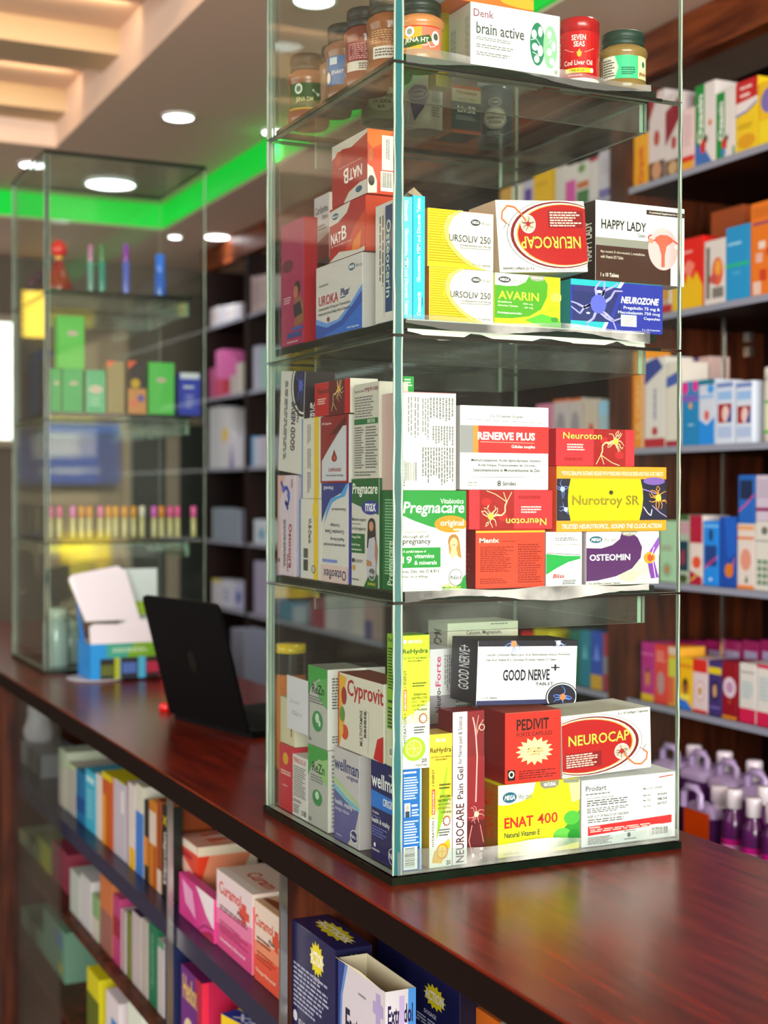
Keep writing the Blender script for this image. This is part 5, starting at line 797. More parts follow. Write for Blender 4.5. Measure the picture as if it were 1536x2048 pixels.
D_ = row(3, XS, [
 (1319, 1353, 1042, '#a6cfa8', 'pale green carton half behind the purple bone tablet carton', [('e', .45, .8, .28, .12, '#88b08c'), ('e', .45, .8, .12, .07, '#c87a4a'), ('m', .1, .4, .8, .5, 2, '#a08a78')]),
 (1355, 1378, 1030, '#9fb09c', 'green capped carton with a dark teal picture on the fourth wall shelf', [('r', 0, 0, 1, .08, '#3a5a2a'), ('r', 0, .1, 1, .28, '#b8909a'), ('r', .05, .38, .95, .82, '#10384a'), ('e', .5, .62, .14, .12, '#a02848'), ('e', .5, .93, .4, .06, '#3a4a20')]),
 (1380, 1405, 1031, '#d8ccc4', 'red and white carton with a tomato picture on the fourth wall shelf', [('r', 0, 0, 1, .4, '#a81838'), ('p', [(0, .8), (1, .9), (1, 1), (0, 1)], '#a81838'), ('e', .55, .68, .35, .09, '#d8502c'), ('w', [(.1, .95), (.9, .8)], .003, '#d8c83c')]),
 (1407, 1437, 1042, '#1f86e0', 'sky blue carton with a dark figure and magenta wave on the fourth wall shelf', [('r', .1, .38, .9, .7, '#1c3f80'), ('e', .5, .22, .12, .1, '#1a2a50'), ('w', [(0, .74), (.4, .66), (.95, .55)], .004, '#c8307c'), ('r', 0, .06, 1, .1, '#6fb4ee'), ('e', .5, .9, .1, .02, '#d8ecf8')]),
 (1439, 1472, 1034, '#1648a4', 'deep blue carton with an orange flame stomach on the fourth wall shelf', [('p', [(.3, 0), (1, 0), (1, .5), (.5, .6)], '#1a5cc0'), ('e', .6, .76, .26, .1, '#d07a1c'), ('p', [(.6, .8), (.95, .55), (.8, .8)], '#d86a14')]),
 (1475, 1509, 1048, '#d8cec6', 'white and orange carton with a face profile on the fourth wall shelf', [('r', 0, .03, 1, .1, '#e0a070'), ('r', 0, .2, 1, .24, '#d8702c'), ('e', .5, .55, .32, .17, '#d8907a'), ('p', [(.45, .9), (.55, .78), (.65, .9)], '#3a3a34'), ('r', 0, .94, 1, 1, '#e08440')]),
 (1511, 1548, 1044, '#d4d2c8', 'white carton with a grid of green tablets at the frame edge, fourth wall shelf', [('e', .5, .13, .18, .06, '#6a6a64'), ('r', 0, .27, 1, .29, '#888')]+[('r', .12+.3*i, .55+.1*j, .34+.3*i, .62+.1*j, '#6a8a70') for i in range(3) for j in range(4)]),
], group='cartons on the fourth wall shelf')
LB('blue carton with magenta wave standing on the flame carton of the fourth wall shelf', 1477, 1509, 950, D_[5], .06, '#1f62b8', xf=XS, F=[('r', .1, .1, .9, .5, '#17284c'), ('w', [(0, .75), (.5, .6), (1, .4)], .004, '#c84a90')])
LB('pale lilac carton with a purple band standing on the green tablet grid carton', 1512, 1548, 950, D_[6], .06, '#c8bccc', xf=XS, F=[('r', 0, .7, 1, .78, '#8a1c60'), ('m', .1, .1, .9, .5, 5, '#a89ab0')])
E_ = row(4, XS, [
 (1283, 1308, 1287, '#b0207c', 'magenta carton with an orange figure, first of the fifth wall shelf row', [('r', 0, .18, 1, .22, '#c85a98'), ('e', .5, .6, .2, .15, '#c87a2c'), ('e', .5, .48, .1, .05, '#3a2020'), ('r', 0, .88, 1, 1, '#d8b020')]),
 (1309, 1335, 1292, '#d83a30', 'scarlet carton with a grey picture, second in the fifth wall shelf row', [('m', .15, .1, .85, .3, 3, '#e89a8c'), ('e', .5, .65, .28, .2, '#b08a8a')]),
 (1337, 1356, 1296, '#d8a030', 'orange and lime carton behind the front pane edge, fifth wall shelf', [('r', 0, .2, 1, .5, '#c8c830'), ('r', 0, .5, .6, .95, '#d85a2c'), ('r', 0, 0, 1, .12, '#d8c0b0')]),
 (1358, 1384, 1318, '#e4b416', 'yellow carton with a child picture and blue foot on the fifth wall shelf', [('r', 0, .12, 1, .2, '#d88a1c'), ('e', .5, .55, .22, .16, '#3a2018'), ('e', .5, .6, .15, .1, '#9a5a3c'), ('r', 0, .72, .9, .82, '#e8d84c'), ('p', [(0, .8), (.6, .84), (1, .96), (1, 1), (0, 1)], '#2a72d0')]),
 (1386, 1415, 1321, '#d8c6c8', 'white carton with a red head and a round food picture on the fifth wall shelf', [('r', 0, 0, 1, .25, '#d02a20'), ('e', .5, .6, .32, .2, '#d0a8a8'), ('e', .5, .6, .26, .16, '#e0d0d0'), ('e', .5, .6, .12, .08, '#c08a3c'), ('r', 0, .95, 1, 1, '#d02a20')]),
 (1417, 1443, 1324, '#40306e', 'violet carton with a yellow band and baby picture on the fifth wall shelf', [('r', 0, .12, 1, .24, '#e0c41c'), ('e', .5, .55, .3, .18, '#1c1438'), ('e', .5, .55, .16, .12, '#c89a7a'), ('r', .1, .84, .9, .86, '#8a7ac0')]),
 (1445, 1474, 1326, '#8c1020', 'dark red carton with a white oval on the fifth wall shelf', [('e', .5, .45, .44, .18, '#d8c8d4'), ('e', .5, .45, .25, .1, '#b888b0'), ('e', .5, .7, .1, .03, '#b84a2c'), ('r', 0, .95, 1, 1, '#d88a1c')]),
 (1479, 1512, 1330, '#d6d2cc', 'white carton with a crimson foot on the fifth wall shelf, beside the dark red one', [('m', .1, .12, .95, .18, 1, '#8a8a8a'), ('m', .15, .3, .85, .6, 5, '#8fb8c0'), ('r', 0, .76, 1, 1, '#c81c4c')]),
 (1514, 1548, 1333, '#d8d4ce', 'white carton with a crimson top and foot at the frame edge, fifth wall shelf', [('r', 0, 0, 1, .06, '#c81c4c'), ('m', .15, .2, .85, .6, 6, '#9ab8c0'), ('r', 0, .77, 1, 1, '#c81c4c')]),
], group='cartons on the fifth wall shelf')
for i, (a, b, lb) in enumerate(((1362, 1385, 'magenta carton with pale label behind the yellow child carton'), (1387, 1410, 'magenta carton with pale label behind the round food carton'), (1413, 1445, 'magenta carton with pale label behind the violet baby carton'), (1448, 1482, 'magenta carton with pale label behind the dark red carton'), (1485, 1518, 'magenta carton with pale label behind the crimson footed carton'), (1521, 1556, 'magenta carton with pale label behind the frame edge carton'))):
    LB(lb, a, b, 1284, ZSH[4]+.0008, .07, '#8c1254', xf=1.26, F=[('r', .12, .15, .9, .5, '#9a92b4')], group='magenta cartons in the back row')

# purple liquid jerrycans and pink bottles on the deep bottom shelf
def jerrycan(px, X, label, h, w=.072, d=.1, orange=False):
    p = U(px, 1600, X=X); z = ZSH[5]+.0008; root = empty('jerrycan', (p.x, p.y, z)); thing(root, label, 'jerrycan', 'purple liquid jerrycans')
    hb = h*.8; mb = MB(); v = lin('#4c1f58'); cl = lin('#a892bc')
    rows = []; cols = []
    for zz, k in ((0, .94), (.004, 1), (hb*.93, 1), (hb, .97), (hb*1.03, .84), (hb*1.06, .5)):
        r = []
        for j in range(32):
            a = 2*math.pi*j/32; ca, sa = math.cos(a), math.sin(a); r.append((math.copysign(abs(ca)**.35, ca)*d/2*k, math.copysign(abs(sa)**.35, sa)*w/2*k, zz))
        rows.append(r); cols.append(v if zz < hb*.8 else cl)
    mb.grid(rows, v, True, cols=cols); mb.poly(rows[0][::-1], v); mb.poly(rows[-1], cl); mb.build('body', 'gloss', root)
    mb = MB(); mb.tube([(-.02, w*.36, hb*1.0), (-.02, w*.34, h*.92), (-.02, w*.22, h*.972), (-.02, -w*.08, h*.972), (-.02, -w*.18, h*.92), (-.02, -w*.2, hb*1.02)], .007, 10, cl); mb.build('handle', 'gloss', root)
    mb = MB(); mb.lathe([(.0125, hb*1.03), (.0125, h*.87), (.0155, h*.875), (.0155, h*.985), (.013, h), (.001, h)], 20, lin('#d6ccd8'), c=(.012, -w*.34)); mb.build('cap', 'gloss', root)
    if orange:
        mb = MB(); mb.box(-d/2-.0012, -w*.42, hb*.1, -d/2-.0006, w*.42, hb*.98, lin('#d8480c')); f = Face((-d/2-.0013, w*.42, hb*.98), (0, -w*.84, 0), (0, 0, -hb*.88)); prints(mb, f, [('e', .5, .5, .24, .1, '#c08a90')]); mb.build('label', 'gloss', root)
    return root
ja, jb = U(1364, 1630, X=.9).y, U(1424, 1630, X=.9).y; jd = U(1452, 1630, Y=jb).x-.9
jerrycan(pix(.9+jd/2, (ja+jb)/2, .85), .9+jd/2, 'jerrycan of purple liquid with a big orange label, front of the bottom shelf', .214, ja-jb, jd, True)
jerrycan(1360, 1.13, 'jerrycan of purple liquid behind the edge of the white directions carton', .212, .085)
jerrycan(1420, 1.13, 'jerrycan of purple liquid standing behind the orange labelled jerrycan', .215, .085)
jerrycan(1478, 1.12, 'jerrycan of purple liquid behind the pink labelled bottles', .215, .085)
jerrycan(1535, 1.1, 'jerrycan of purple liquid at the frame edge of the bottom shelf', .215, .085)
def pink_bottle(px, X, label, h, r=.0205):
    p = U(px, 1640, X=X); z = ZSH[5]+.0008
    root = empty('pink_liquid_bottle', (p.x, p.y, z)); thing(root, label, 'bottle', 'pink liquid bottles')
    mb = MB(); c = lin('#561e58'); mb.lathe([(r*.92, 0), (r, .004), (r, h*.72), (r*.9, h*.78), (r*.62, h*.83), (r*.58, h*.86)], 28, c); mb.build('body', 'gloss', root)
    mb = MB(); mb.lathe([(r*.62, h*.86), (r*.66, h*.865), (r*.66, h*.985), (r*.6, h), (.001, h)], 24, lin('#d8d0d8')); mb.build('cap', 'gloss', root)
    am = ang(p.x, p.y); mb = MB(); prints(mb, CylFace(r, h*.1, h*.64, am-1.4, am+1.4), [('r', 0, 0, 1, 1, '#cc86bc'), ('r', 0, 0, 1, .08, '#b8187c'), ('m', .2, .3, .8, .7, 4, '#b878a8')], base=.0004); mb.build('label', 'gloss', root)
pink_bottle(1468, .905, 'pink labelled bottle of purple liquid nearest the orange labelled jerrycan', .222)
pink_bottle(1508, .9, 'pink labelled bottle of purple liquid, middle of the front bottles', .219)
pink_bottle(1548, .9, 'pink labelled bottle of purple liquid cut by the frame edge', .219)
pink_bottle(1530, .99, 'pink labelled bottle of purple liquid behind the front bottles', .215)
p = U(1518, 1560, X=1.0)

# goods in the bays farther along, seen through and beside the near tower
row(0, XS, [
 (1000, 1022, 372, '#d8a048', 'amber carton on the top shelf seen through the tower, farthest in its bay'), (1023, 1043, 366, '#d8d0c0', 'cream carton beside the amber one on the far top shelf'),
 (1045, 1066, 357, '#b8b4c4', 'grey carton with a violet patch on the far top shelf', [('r', .2, .2, .9, .5, '#5a3a98')]), (1067, 1110, 334, '#e0b018', 'wide bright yellow carton on the far top shelf', [('r', .85, 0, 1, 1, '#d0a818'), ('m', .1, .2, .7, .3, 1, '#b89010')]),
 (1111, 1129, 330, '#c8c4bc', 'plain pale grey carton next to the wide yellow one'), (1130, 1153, 326, '#cfc8c4', 'pale carton with a pink lower half on the far top shelf', [('r', .05, .35, .95, 1, '#c8489a')]),
 (1154, 1178, 318, '#c8c6c0', 'pale carton with green and orange bands on the far top shelf', [('e', .4, .15, .3, .1, '#6a8a4a'), ('r', 0, .45, 1, .6, '#b8602c'), ('r', 0, .65, 1, 1, '#2c6a34')]),
 (1179, 1196, 312, '#c8c2c0', 'narrow pale carton with a red cap, far top shelf', [('r', 0, 0, 1, .08, '#a82838')]), (1198, 1224, 295, '#bdb8c4', 'tall lilac grey carton at the wood upright, far top shelf', [('r', 0, .8, 1, 1, '#6a60a0'), ('m', .2, .2, .8, .5, 4, '#a8a4b4')]),
], group='cartons on the top shelf of the next bay')
row(2, XS, [
 (1072, 1106, 806, '#c87a9a', 'pink carton above the red nerve carton on the next bay'), (1107, 1136, 797, '#b8aeb0', 'grey carton with a dark figure, orange topped, next bay', [('r', 0, 0, 1, .05, '#c8642c'), ('e', .5, .55, .3, .3, '#8f8a90'), ('r', 0, .75, 1, .9, '#3a4468')]),
 (1137, 1164, 795, '#b8aeaa', 'grey carton with a dark band, orange topped, second of its pair', [('r', 0, 0, 1, .05, '#c8642c'), ('e', .5, .5, .3, .25, '#8f8a90'), ('r', 0, .75, 1, .9, '#3a4468')]), (1166, 1196, 797, '#bdb0a0', 'cream carton with a red heart in the next bay', [('e', .55, .6, .15, .14, '#b8382c')]),
 (1198, 1224, 800, '#9fb8c4', 'light blue carton at the wood upright of the next bay', [('r', 0, 0, 1, .3, '#8fc0dc')]),
], group='cartons on the third shelf of the next bay')
row(4, XS, [
 (1042, 1066, 1266, '#c82c24', 'red carton behind the dark cornered white carton, next bay'), (1068, 1098, 1262, '#c8c02c', 'yellow carton behind the dark cornered white carton, next bay', [('r', 0, .3, 1, .6, '#b83a2c')]),
 (1138, 1158, 1262, '#1f6a58', 'dark green carton beyond the open end of the bottom level', [('p', [(.2, .5), (.5, .2), (.8, .5)], '#5fa080')]), (1160, 1180, 1263, '#1f7a90', 'teal carton beyond the open end of the bottom level', [('p', [(.2, .5), (.5, .2), (.8, .5)], '#60b0c0')]),
 (1182, 1205, 1265, '#2a4fb0', 'blue carton beyond the open end of the bottom level', [('p', [(.2, .5), (.5, .2), (.8, .5)], '#6a8ae0'), ('r', 0, .75, 1, 1, '#c8a030')]), (1206, 1222, 1268, '#a8404c', 'red and grey carton at the foot of the wood upright', [('r', 0, .4, 1, .7, '#8a8a94')]),
], group='cartons on the fifth shelf of the next bay')
# far bays
q = random.Random(11)
def far_row(zi, spec, grp, xf=XS):
    for (x0, x1, yt, col, lb, *ops) in spec: LB(lb, x0, x1, yt, ZSH[zi]+.0008, .08, col, xf=xf, F=ops[0] if ops else [], group=grp)
far_row(0, [(421, 437, 612, '#c6c2c4', 'white far shelf carton with faint red print, outermost on its shelf', [('m', .2, .4, .8, .7, 3, '#b89090')]), (438, 452, 610, '#bcbac4', 'white far shelf carton between two white ones under the soffit lamp'), (453, 468, 607, '#cac6c8', 'white far shelf carton, third from the far corner', [('m', .2, .4, .8, .7, 3, '#a89098')]), (469, 482, 605, '#b4b2bc', 'grey white far shelf carton beside the dark divider'),
  (492, 505, 552, '#b09a98', 'dusky pink carton beyond the divider on the far top shelf', [('m', .2, .2, .8, .8, 6, '#8a7478')]), (506, 519, 550, '#a89498', 'dusky carton with brown lines on the far top shelf', [('m', .2, .2, .8, .8, 6, '#7a6468')]), (520, 534, 547, '#b4a4a4', 'pale dusky carton nearest the near tower on the far top shelf', [('m', .2, .2, .8, .8, 5, '#8a7478')])], 'far shelf cartons under the soffit lamp')
far_row(1, [(418, 430, 735, '#a8507c', 'mauve packet on the far pink shelf, outermost'), (431, 445, 698, '#d070ac', 'pink packet on the far pink shelf, tallest', [('r', 0, .6, 1, 1, '#c04a68')]), (446, 460, 702, '#c860a0', 'pink packet with red foot on the far pink shelf', [('r', 0, .62, 1, .95, '#a83038')]), (461, 472, 710, '#b85a94', 'mauve pink packet on the far pink shelf', [('r', 0, .5, 1, 1, '#a8a8a4')]), (473, 485, 724, '#b4b0a8', 'grey green packet by the dark divider on the far pink shelf'), (506, 520, 690, '#9a9ab0', 'lilac carton beyond the divider, pink shelf level'), (521, 535, 695, '#7fa8a0', 'sea green carton beyond the divider, pink shelf level')], 'packets on the far pink shelf')
far_row(2, [(418, 440, 812, '#b8bec4', 'tall pale blue grey carton on the third far shelf'), (441, 456, 815, '#c4c4c8', 'tall pale carton with a yellow disc on the third far shelf', [('e', .6, .45, .35, .12, '#d8b818')]), (457, 470, 860, '#c8c8d4', 'white carton with a violet figure on the third far shelf', [('p', [(.2, 1), (.5, .3), (.8, 1)], '#3a3a90')]), (471, 485, 872, '#c0c0cc', 'white carton by the divider on the third far shelf'), (496, 506, 872, '#3a8ac0', 'blue carton beyond the divider on the third far shelf'), (507, 520, 874, '#b8bcc8', 'white blue carton beyond the divider on the third far shelf', [('r', .4, 0, .6, 1, '#8aa0c8')]), (521, 534, 872, '#a8a4b8', 'lilac grey carton close to the near tower, third far shelf')], 'cartons on the third far shelf')
far_row(3, [(425, 436, 1016, '#9aa8b4', 'grey blue packet on the fourth far shelf, outermost', [('r', .6, 0, 1, 1, '#3a4658')]), (437, 448, 1018, '#98a6b8', 'grey blue packet on the fourth far shelf, second', [('r', .6, 0, 1, 1, '#3a4658')]), (449, 460, 1020, '#9aa8b4', 'grey blue packet on the fourth far shelf, third', [('r', .6, 0, 1, 1, '#3a4658')]), (461, 472, 1020, '#98a6b8', 'grey blue packet on the fourth far shelf, fourth', [('r', .6, 0, 1, 1, '#3a4658')]), (473, 486, 1020, '#9aa0b4', 'grey blue packet on the fourth far shelf, next to the divider', [('r', .6, 0, 1, 1, '#3a4658')]), (508, 534, 1040, '#b8c4d0', 'pale blue carton beyond the divider on the fourth far shelf', [('e', .6, .6, .25, .25, '#6a94b0')])], 'grey blue packets on the fourth far shelf')
far_row(4, [(424, 442, 1160, '#bfc0c8', 'white carton with yellow lid on the fifth far shelf', [('r', 0, 0, 1, .12, '#c8bc3c')]), (443, 466, 1163, '#c0c4d4', 'white carton with blue print on the fifth far shelf', [('m', .2, .3, .8, .8, 3, '#7080b0')]), (467, 487, 1172, '#a8accc', 'pale violet carton with blue spot on the fifth far shelf', [('e', .5, .5, .25, .25, '#4a5aa0')]), (508, 534, 1124, '#9490ac', 'tall lilac carton beyond the divider on the fifth far shelf'),
  (560, 584, 1206, '#3a7a98', 'blue carton seen through the bottom level of the tower, farthest'), (585, 603, 1214, '#9aa8b4', 'pale blue carton seen through the bottom level of the tower'), (622, 648, 1200, '#8c2c44', 'dark pink carton seen through the bottom level of the tower'), (650, 676, 1195, '#b4b0b4', 'pale grey carton seen through the bottom level, beside the dark pink one'), (677, 702, 1197, '#a8a6ac', 'grey carton seen through the bottom level of the tower'), (703, 728, 1200, '#b8b2ae', 'cream grey carton seen through the bottom level of the tower'), (729, 752, 1200, '#a48a88', 'dusky rose carton seen through the bottom level of the tower', [('r', 0, .55, .7, 1, '#4a4878')]), (753, 778, 1205, '#9a8a80', 'brown grey carton seen through the bottom level, nearest the corner')], 'cartons on the fifth far shelf')
far_row(5, [(462, 488, 1262, '#6f7486', 'grey carton low on the far shelving beside the laptop')], 'low far shelf cartons', xf=.9)
# ------------------------------------------------------------------ under the counter
LB('big red and white striped carton at the back of the open compartment', 357, 395, 1696, .7458, .1, '#d04a34', xf=.05, right='#dccfb4', top='#d8a088',
  F=[('r', 0, 0, 1, .12, '#ddd2c0'), ('p', [(0, .2), (1, .5), (1, .7), (0, .4)], '#e0b4a4'), ('p', [(0, .5), (.8, 1), (.4, 1), (0, .75)], '#ddc8bc'), ('m', .2, .15, .9, .3, 1, '#a82838')], Rt=[('r', 0, .14, .75, .7, '#d83a1c'), ('p', [(.2, .14), (.9, .14), (.6, .7), (0, .7)], '#dd8a64')], T=[('r', .15, .1, .9, .7, '#d8603c'), ('p', [(.2, .2), (.6, .1), (.4, .8)], '#e8d4c0'), ('p', [(.6, .2), (.9, .1), (.8, .8)], '#e8b490')])
LB('magenta and white wave carton in front of the striped carton in the open compartment', 358, 428, 1800, .7458, .017, '#c83a86', xf=.026, F=[('p', [(.5, 0), (1, 0), (1, .7), (.8, .5)], '#dcd4d8'), ('p', [(.1, .1), (.4, .2), (.5, .8), (.2, .6)], '#e0a0c8'), ('w', [(.55, 1), (.75, .75), (1, .7)], .003, '#8a1c5a'), ('p', [(.6, 1), (.9, .8), (1, .85), (1, 1)], '#a81848')])
CU1 = LB('white carton fading to pink with a red cross beside the orange twin', 431, 505, 1790, .7458, .075, '#d6c6c8', xf=.03, right='#ee5a70', top='#dcc8b4',
  F=[('p', [(0, .5), (1, .42), (1, 1), (0, 1)], '#d878a0'), ('p', [(0, .7), (1, .62), (1, 1), (0, 1)], '#cc4a80'), ('t', 'Curamol', .08, .12, .7, .28, '#c82c24', 0, .012), ('r', .72, .2, .84, .46, '#cc4a3c'), ('r', .65, .28, .92, .38, '#cc4a3c'), ('t', 'Plus', .6, .34, .78, .4, '#3a1a30', 0, .01), ('m', .1, .42, .95, .5, 2, '#6a3048'), ('m', .1, .62, .9, .78, 4, '#a03060'), ('t', 'Strawberry flavoured', .12, .84, .82, .9, '#f0dce4', 0, .01)],
  Rt=[('r', 0, 0, 1, .15, '#dccfc0'), ('m', .3, .3, .6, .9, 1, '#a02838', 1)], T=[('t', 'Curam', .3, .35, .9, .65, '#c04a2c', 0, .02), ('p', [(0, .8), (1, .8), (1, 1), (0, 1)], '#e4dcd0')])
CU2 = LB('white carton fading to orange with a red cross, beside its pink twin', 509, 563, 1820, .7458, .075, '#d8c8b8', xf=.03, zt=U(505, 1790, X=.03).z-.004, top='#d8b48c',
  F=[('p', [(0, .5), (1, .42), (1, 1), (0, 1)], '#dc8a68'), ('p', [(0, .68), (1, .6), (1, 1), (0, 1)], '#d8543c'), ('t', 'Curamol', .02, .16, .7, .3, '#c83418', 0, .012), ('r', .76, .2, .9, .46, '#cc4a30'), ('r', .68, .28, .98, .38, '#cc4a30'), ('t', 'Plus', .55, .36, .76, .42, '#3a1a20', 0, .01), ('m', .1, .42, .8, .52, 2, '#7a3a28'), ('m', .1, .6, .85, .74, 3, '#a8402c'), ('t', 'Orange flavoured', .06, .83, .8, .89, '#f0d8c0', 0, .01)], T=[('t', 'Curam', .3, .4, .9, .7, '#c04a2c', 0, .02), ('p', [(0, .75), (.5, .6), (1, .75), (1, .85), (0, .85)], '#8a4a28')])
part('inner_shelf', .012, -.611, .53, .384, .297, .545, 'cabinet', ctr)
HD = LB('purple and red carton with yellow lettering on the lower shelf of the compartment', 362, 404, 1968, .5458, .09, '#6a2a80', xf=.03, right='#b81c48', top='#6c1c58', F=[('t', 'Hedon', .1, .1, .8, .42, '#d8b860', 0, .02), ('p', [(.7, 0), (1, 0), (1, 1), (.9, 1)], '#a8203c'), ('e', .4, .82, .25, .2, '#d8c8a8'), ('e', .4, .84, .12, .1, '#5a2070')], T=[('t', 'Hedon', .2, .3, .85, .6, '#d8a840', 0, .03)], Rt=[('r', 0, 0, .12, 1, '#e02848')])
mb = MB()
PX = LB('yellow and blue carton tilted on the lower shelf beside the purple carton', 442, 540, 2040, .5458, .05, '#d8b81c', xf=.035, top='#2a3f98', zt=.645, rz=R(14), F=[('r', 0, .25, 1, .6, '#1f3a98'), ('t', 'PANNEX', .2, .32, .9, .54, '#e0e4f0', 0, .02)], T=[('r', 0, 0, 1, .45, '#d8c030'), ('r', 0, .45, 1, 1, '#1f3a98'), ('t', 'PANNEX', .1, .55, .9, .9, '#e4e8f4', 180, .02)])
# navy cartons and the open carton in the near compartment
def acts(cu, cv, ru, rv): return [('s', cu, cv, ru, rv, 14, '#d8cc1c'), ('t', 'ACTION', cu-ru*.85, cv-rv*.4, cu+ru*.8, cv+rv*.4, '#e8e8dc', 0, .03)]
zA = U(670, 1901, X=.006).z
AC1 = LB('navy painkiller carton with a yellow starburst top, standing behind the open carton', 583, 670, 1901, .7508, U(750, 1893, Z=zA).x-.006, '#191a48', xf=.006, zt=zA, right='#14153c', top='#1c1d50',
  F=acts(.6, .2, .17, .16)+[('t', 'DOSAGE', .52, .36, .66, .4, '#c8ccd8'), ('m', .05, .36, .95, .7, 8, '#9aa0b8'), ('m', .05, .7, .6, .78, 2, '#9aa0b8'), ('t', 'aspen', .7, .86, .98, .96, '#c8ccd8'), ('e', .6, .9, .05, .06, '#c8ccd8'), ('t', 'BETA HEALTHCARE', .18, .86, .5, .95, '#b8bcc8'), ('e', .1, .86, .05, .05, '#c8ccd8')], T=acts(.52, .42, .4, .3), Rt=acts(.5, .2, .3, .15))
zE = U(771, 1985, X=.004).z
EX = LB('open white and blue carton with an empty grey inside in front of the navy cartons', 676, 771, 1985, .7508, U(838, 1979, Z=zE).x-.004, '#c8c4cc', xf=.004, zt=zE, right='#cfccd0', open_top=True,
  F=[('p', [(0, 0), (.16, 0), (.06, .3), (.04, .6), (.12, 1), (0, 1)], '#2a3a80'), ('p', [(.16, 0), (.22, 0), (.1, .3), (.08, .6), (.16, 1), (.12, 1), (.04, .6), (.06, .3)], '#5a86c8'), ('t', 'Extradol', .17, .38, .9, .66, '#1c1c3c', 0, .02), ('m', .2, .74, .85, .95, 4, '#7a7a90'), ('m', .45, .16, .65, .2, 1, '#8a8a98'), ('r', .82, .06, .9, .34, '#a898c8'), ('r', .76, .14, .96, .24, '#a898c8')],
  Rt=[('p', [(.75, 0), (1, 0), (1, 1), (.7, 1)], '#4a90d8'), ('t', 'Extradol', .08, .12, .9, .28, '#241c48', 0, .02), ('m', .1, .36, .75, .46, 2, '#8a7a98'), ('m', .1, .52, .75, .95, 7, '#888'), ('r', .45, .05, .62, .4, '#b8a8d0')])
mb = MB(); w_, h_ = EX.dimensions.x, EX['h']; c1, c2 = lin('#cfc8a4'), lin('#b0a982')
mb.poly([(0, .0004, h_), (w_, .0004, h_), (w_*.97, -.004, h_+.003), (w_*.5, -.002, h_+.004), (w_*.03, -.006, h_+.003)], c1)
f_ = mb.build('front_flap', 'card', EX); f_['label'] = 'curled cream flap'
zB = U(754, 1856, X=.1).z
AC2 = LB('navy painkiller carton of dosage print under the near end of the counter', 754, 920, 1950, .7508, .1, '#191b4a', xf=.1, zt=min(zB, .955), right='#0e0f26', top='#22245c',
  F=acts(.72, .3, .13, .12)+[('t', 'DOSAGE', .6, .46, .74, .5, '#c8ccd8'), ('m', .1, .53, .98, .62, 3, '#a8aec0'), ('m', .2, .66, .98, .8, 4, '#a8aec0'), ('m', .3, .83, .98, .9, 2, '#a8aec0'), ('t', 'aspen', .74, .9, .98, .98, '#c8ccd8'), ('e', .66, .93, .05, .05, '#c8ccd8')], Rt=[('e', .5, .2, .3, .1, '#4a4030'), ('e', .5, .7, .3, .1, '#4a4030')])
LB('small orange and white carton lying under the near end of the counter', 948, 1010, 2038, .7508, .08, '#d06a1c', xf=.12, zt=U(960, 2020, X=.12).z, T=[('e', .5, .5, .3, .3, '#c8a83a'), ('p', [(.7, 0), (1, 0), (1, 1), (.8, 1)], '#d8cfc0')])

# the long compartment: cartons standing like books on the upper shelf
XC = .03
row(.7458, XC, [
 (117, 134, 1506, '#a8b49c', 'pale green carton tallest of the upper counter row', [('r', 0, .35, 1, 1, '#b8b0a4')]), (135, 151, 1535, '#a8a49a', 'grey carton with a green top in the upper counter row', [('r', 0, 0, 1, .08, '#a8c488')]), (152, 170, 1549, '#1c6a98', 'dark blue carton in the upper counter row', [('r', 0, .5, 1, .8, '#1a4a88')]),
 (171, 190, 1549, '#3aa4c0', 'cyan carton in the upper counter row', [('r', .1, .1, .9, .2, '#a8d4dc'), ('m', .2, .3, .8, .8, 6, '#7fc4d4')]), (192, 203, 1553, '#c8c4bc', 'narrow white carton beside the cyan one in the upper counter row'), (204, 225, 1556, '#b8541c', 'rust orange carton with a yellow top in the upper counter row', [('r', 0, 0, 1, .08, '#c8b818'), ('r', .1, .3, .35, 1, '#d89a1c')], {'top': '#c8bc1c'}),
 (227, 252, 1572, '#b4aeb8', 'lilac grey carton with a yellow tuck lid in the upper counter row', [('r', .6, .1, .85, .4, '#d4d0cc')], {'top': '#c8c41c'}), (254, 270, 1573, '#c8c0bc', 'white carton with purple edges in the upper counter row', [('r', 0, 0, .12, 1, '#5a2a58'), ('r', .3, .75, 1, 1, '#d8a81c')]), (271, 287, 1576, '#c4c4b4', 'cream carton with a blue lower half in the upper counter row', [('r', 0, .3, 1, 1, '#3a74c0')], {'top': '#b8c0a4'}),
 (288, 297, 1604, '#2a2420', 'black and orange narrow carton in the upper counter row', [('r', 0, .45, 1, .8, '#c87a1c')]), (298, 313, 1608, '#b8701c', 'orange carton with a white label in the upper counter row', [('r', .05, .12, .95, .5, '#c8beb0'), ('r', .6, .5, 1, 1, '#a84a14')], {'top': '#d8a028'}), (314, 323, 1604, '#8a3f18', 'brown carton second from the edge strip in the upper counter row', [('r', 0, .75, 1, 1, '#c8b8a8')]),
 (324, 342, 1616, '#141a14', 'black carton with white sideways lettering beside the edge strip', [('t', 'Diprofen', .15, .3, .55, .85, '#c8ccc4', 90, .02), ('t', 'X', .15, .12, .5, .24, '#c8b41c', 90, .03), ('m', .68, .2, .82, .85, 1, '#7a8a78', 1)], {'top': '#a86a30'}),
], d=.09, group='cartons on the upper counter shelf')
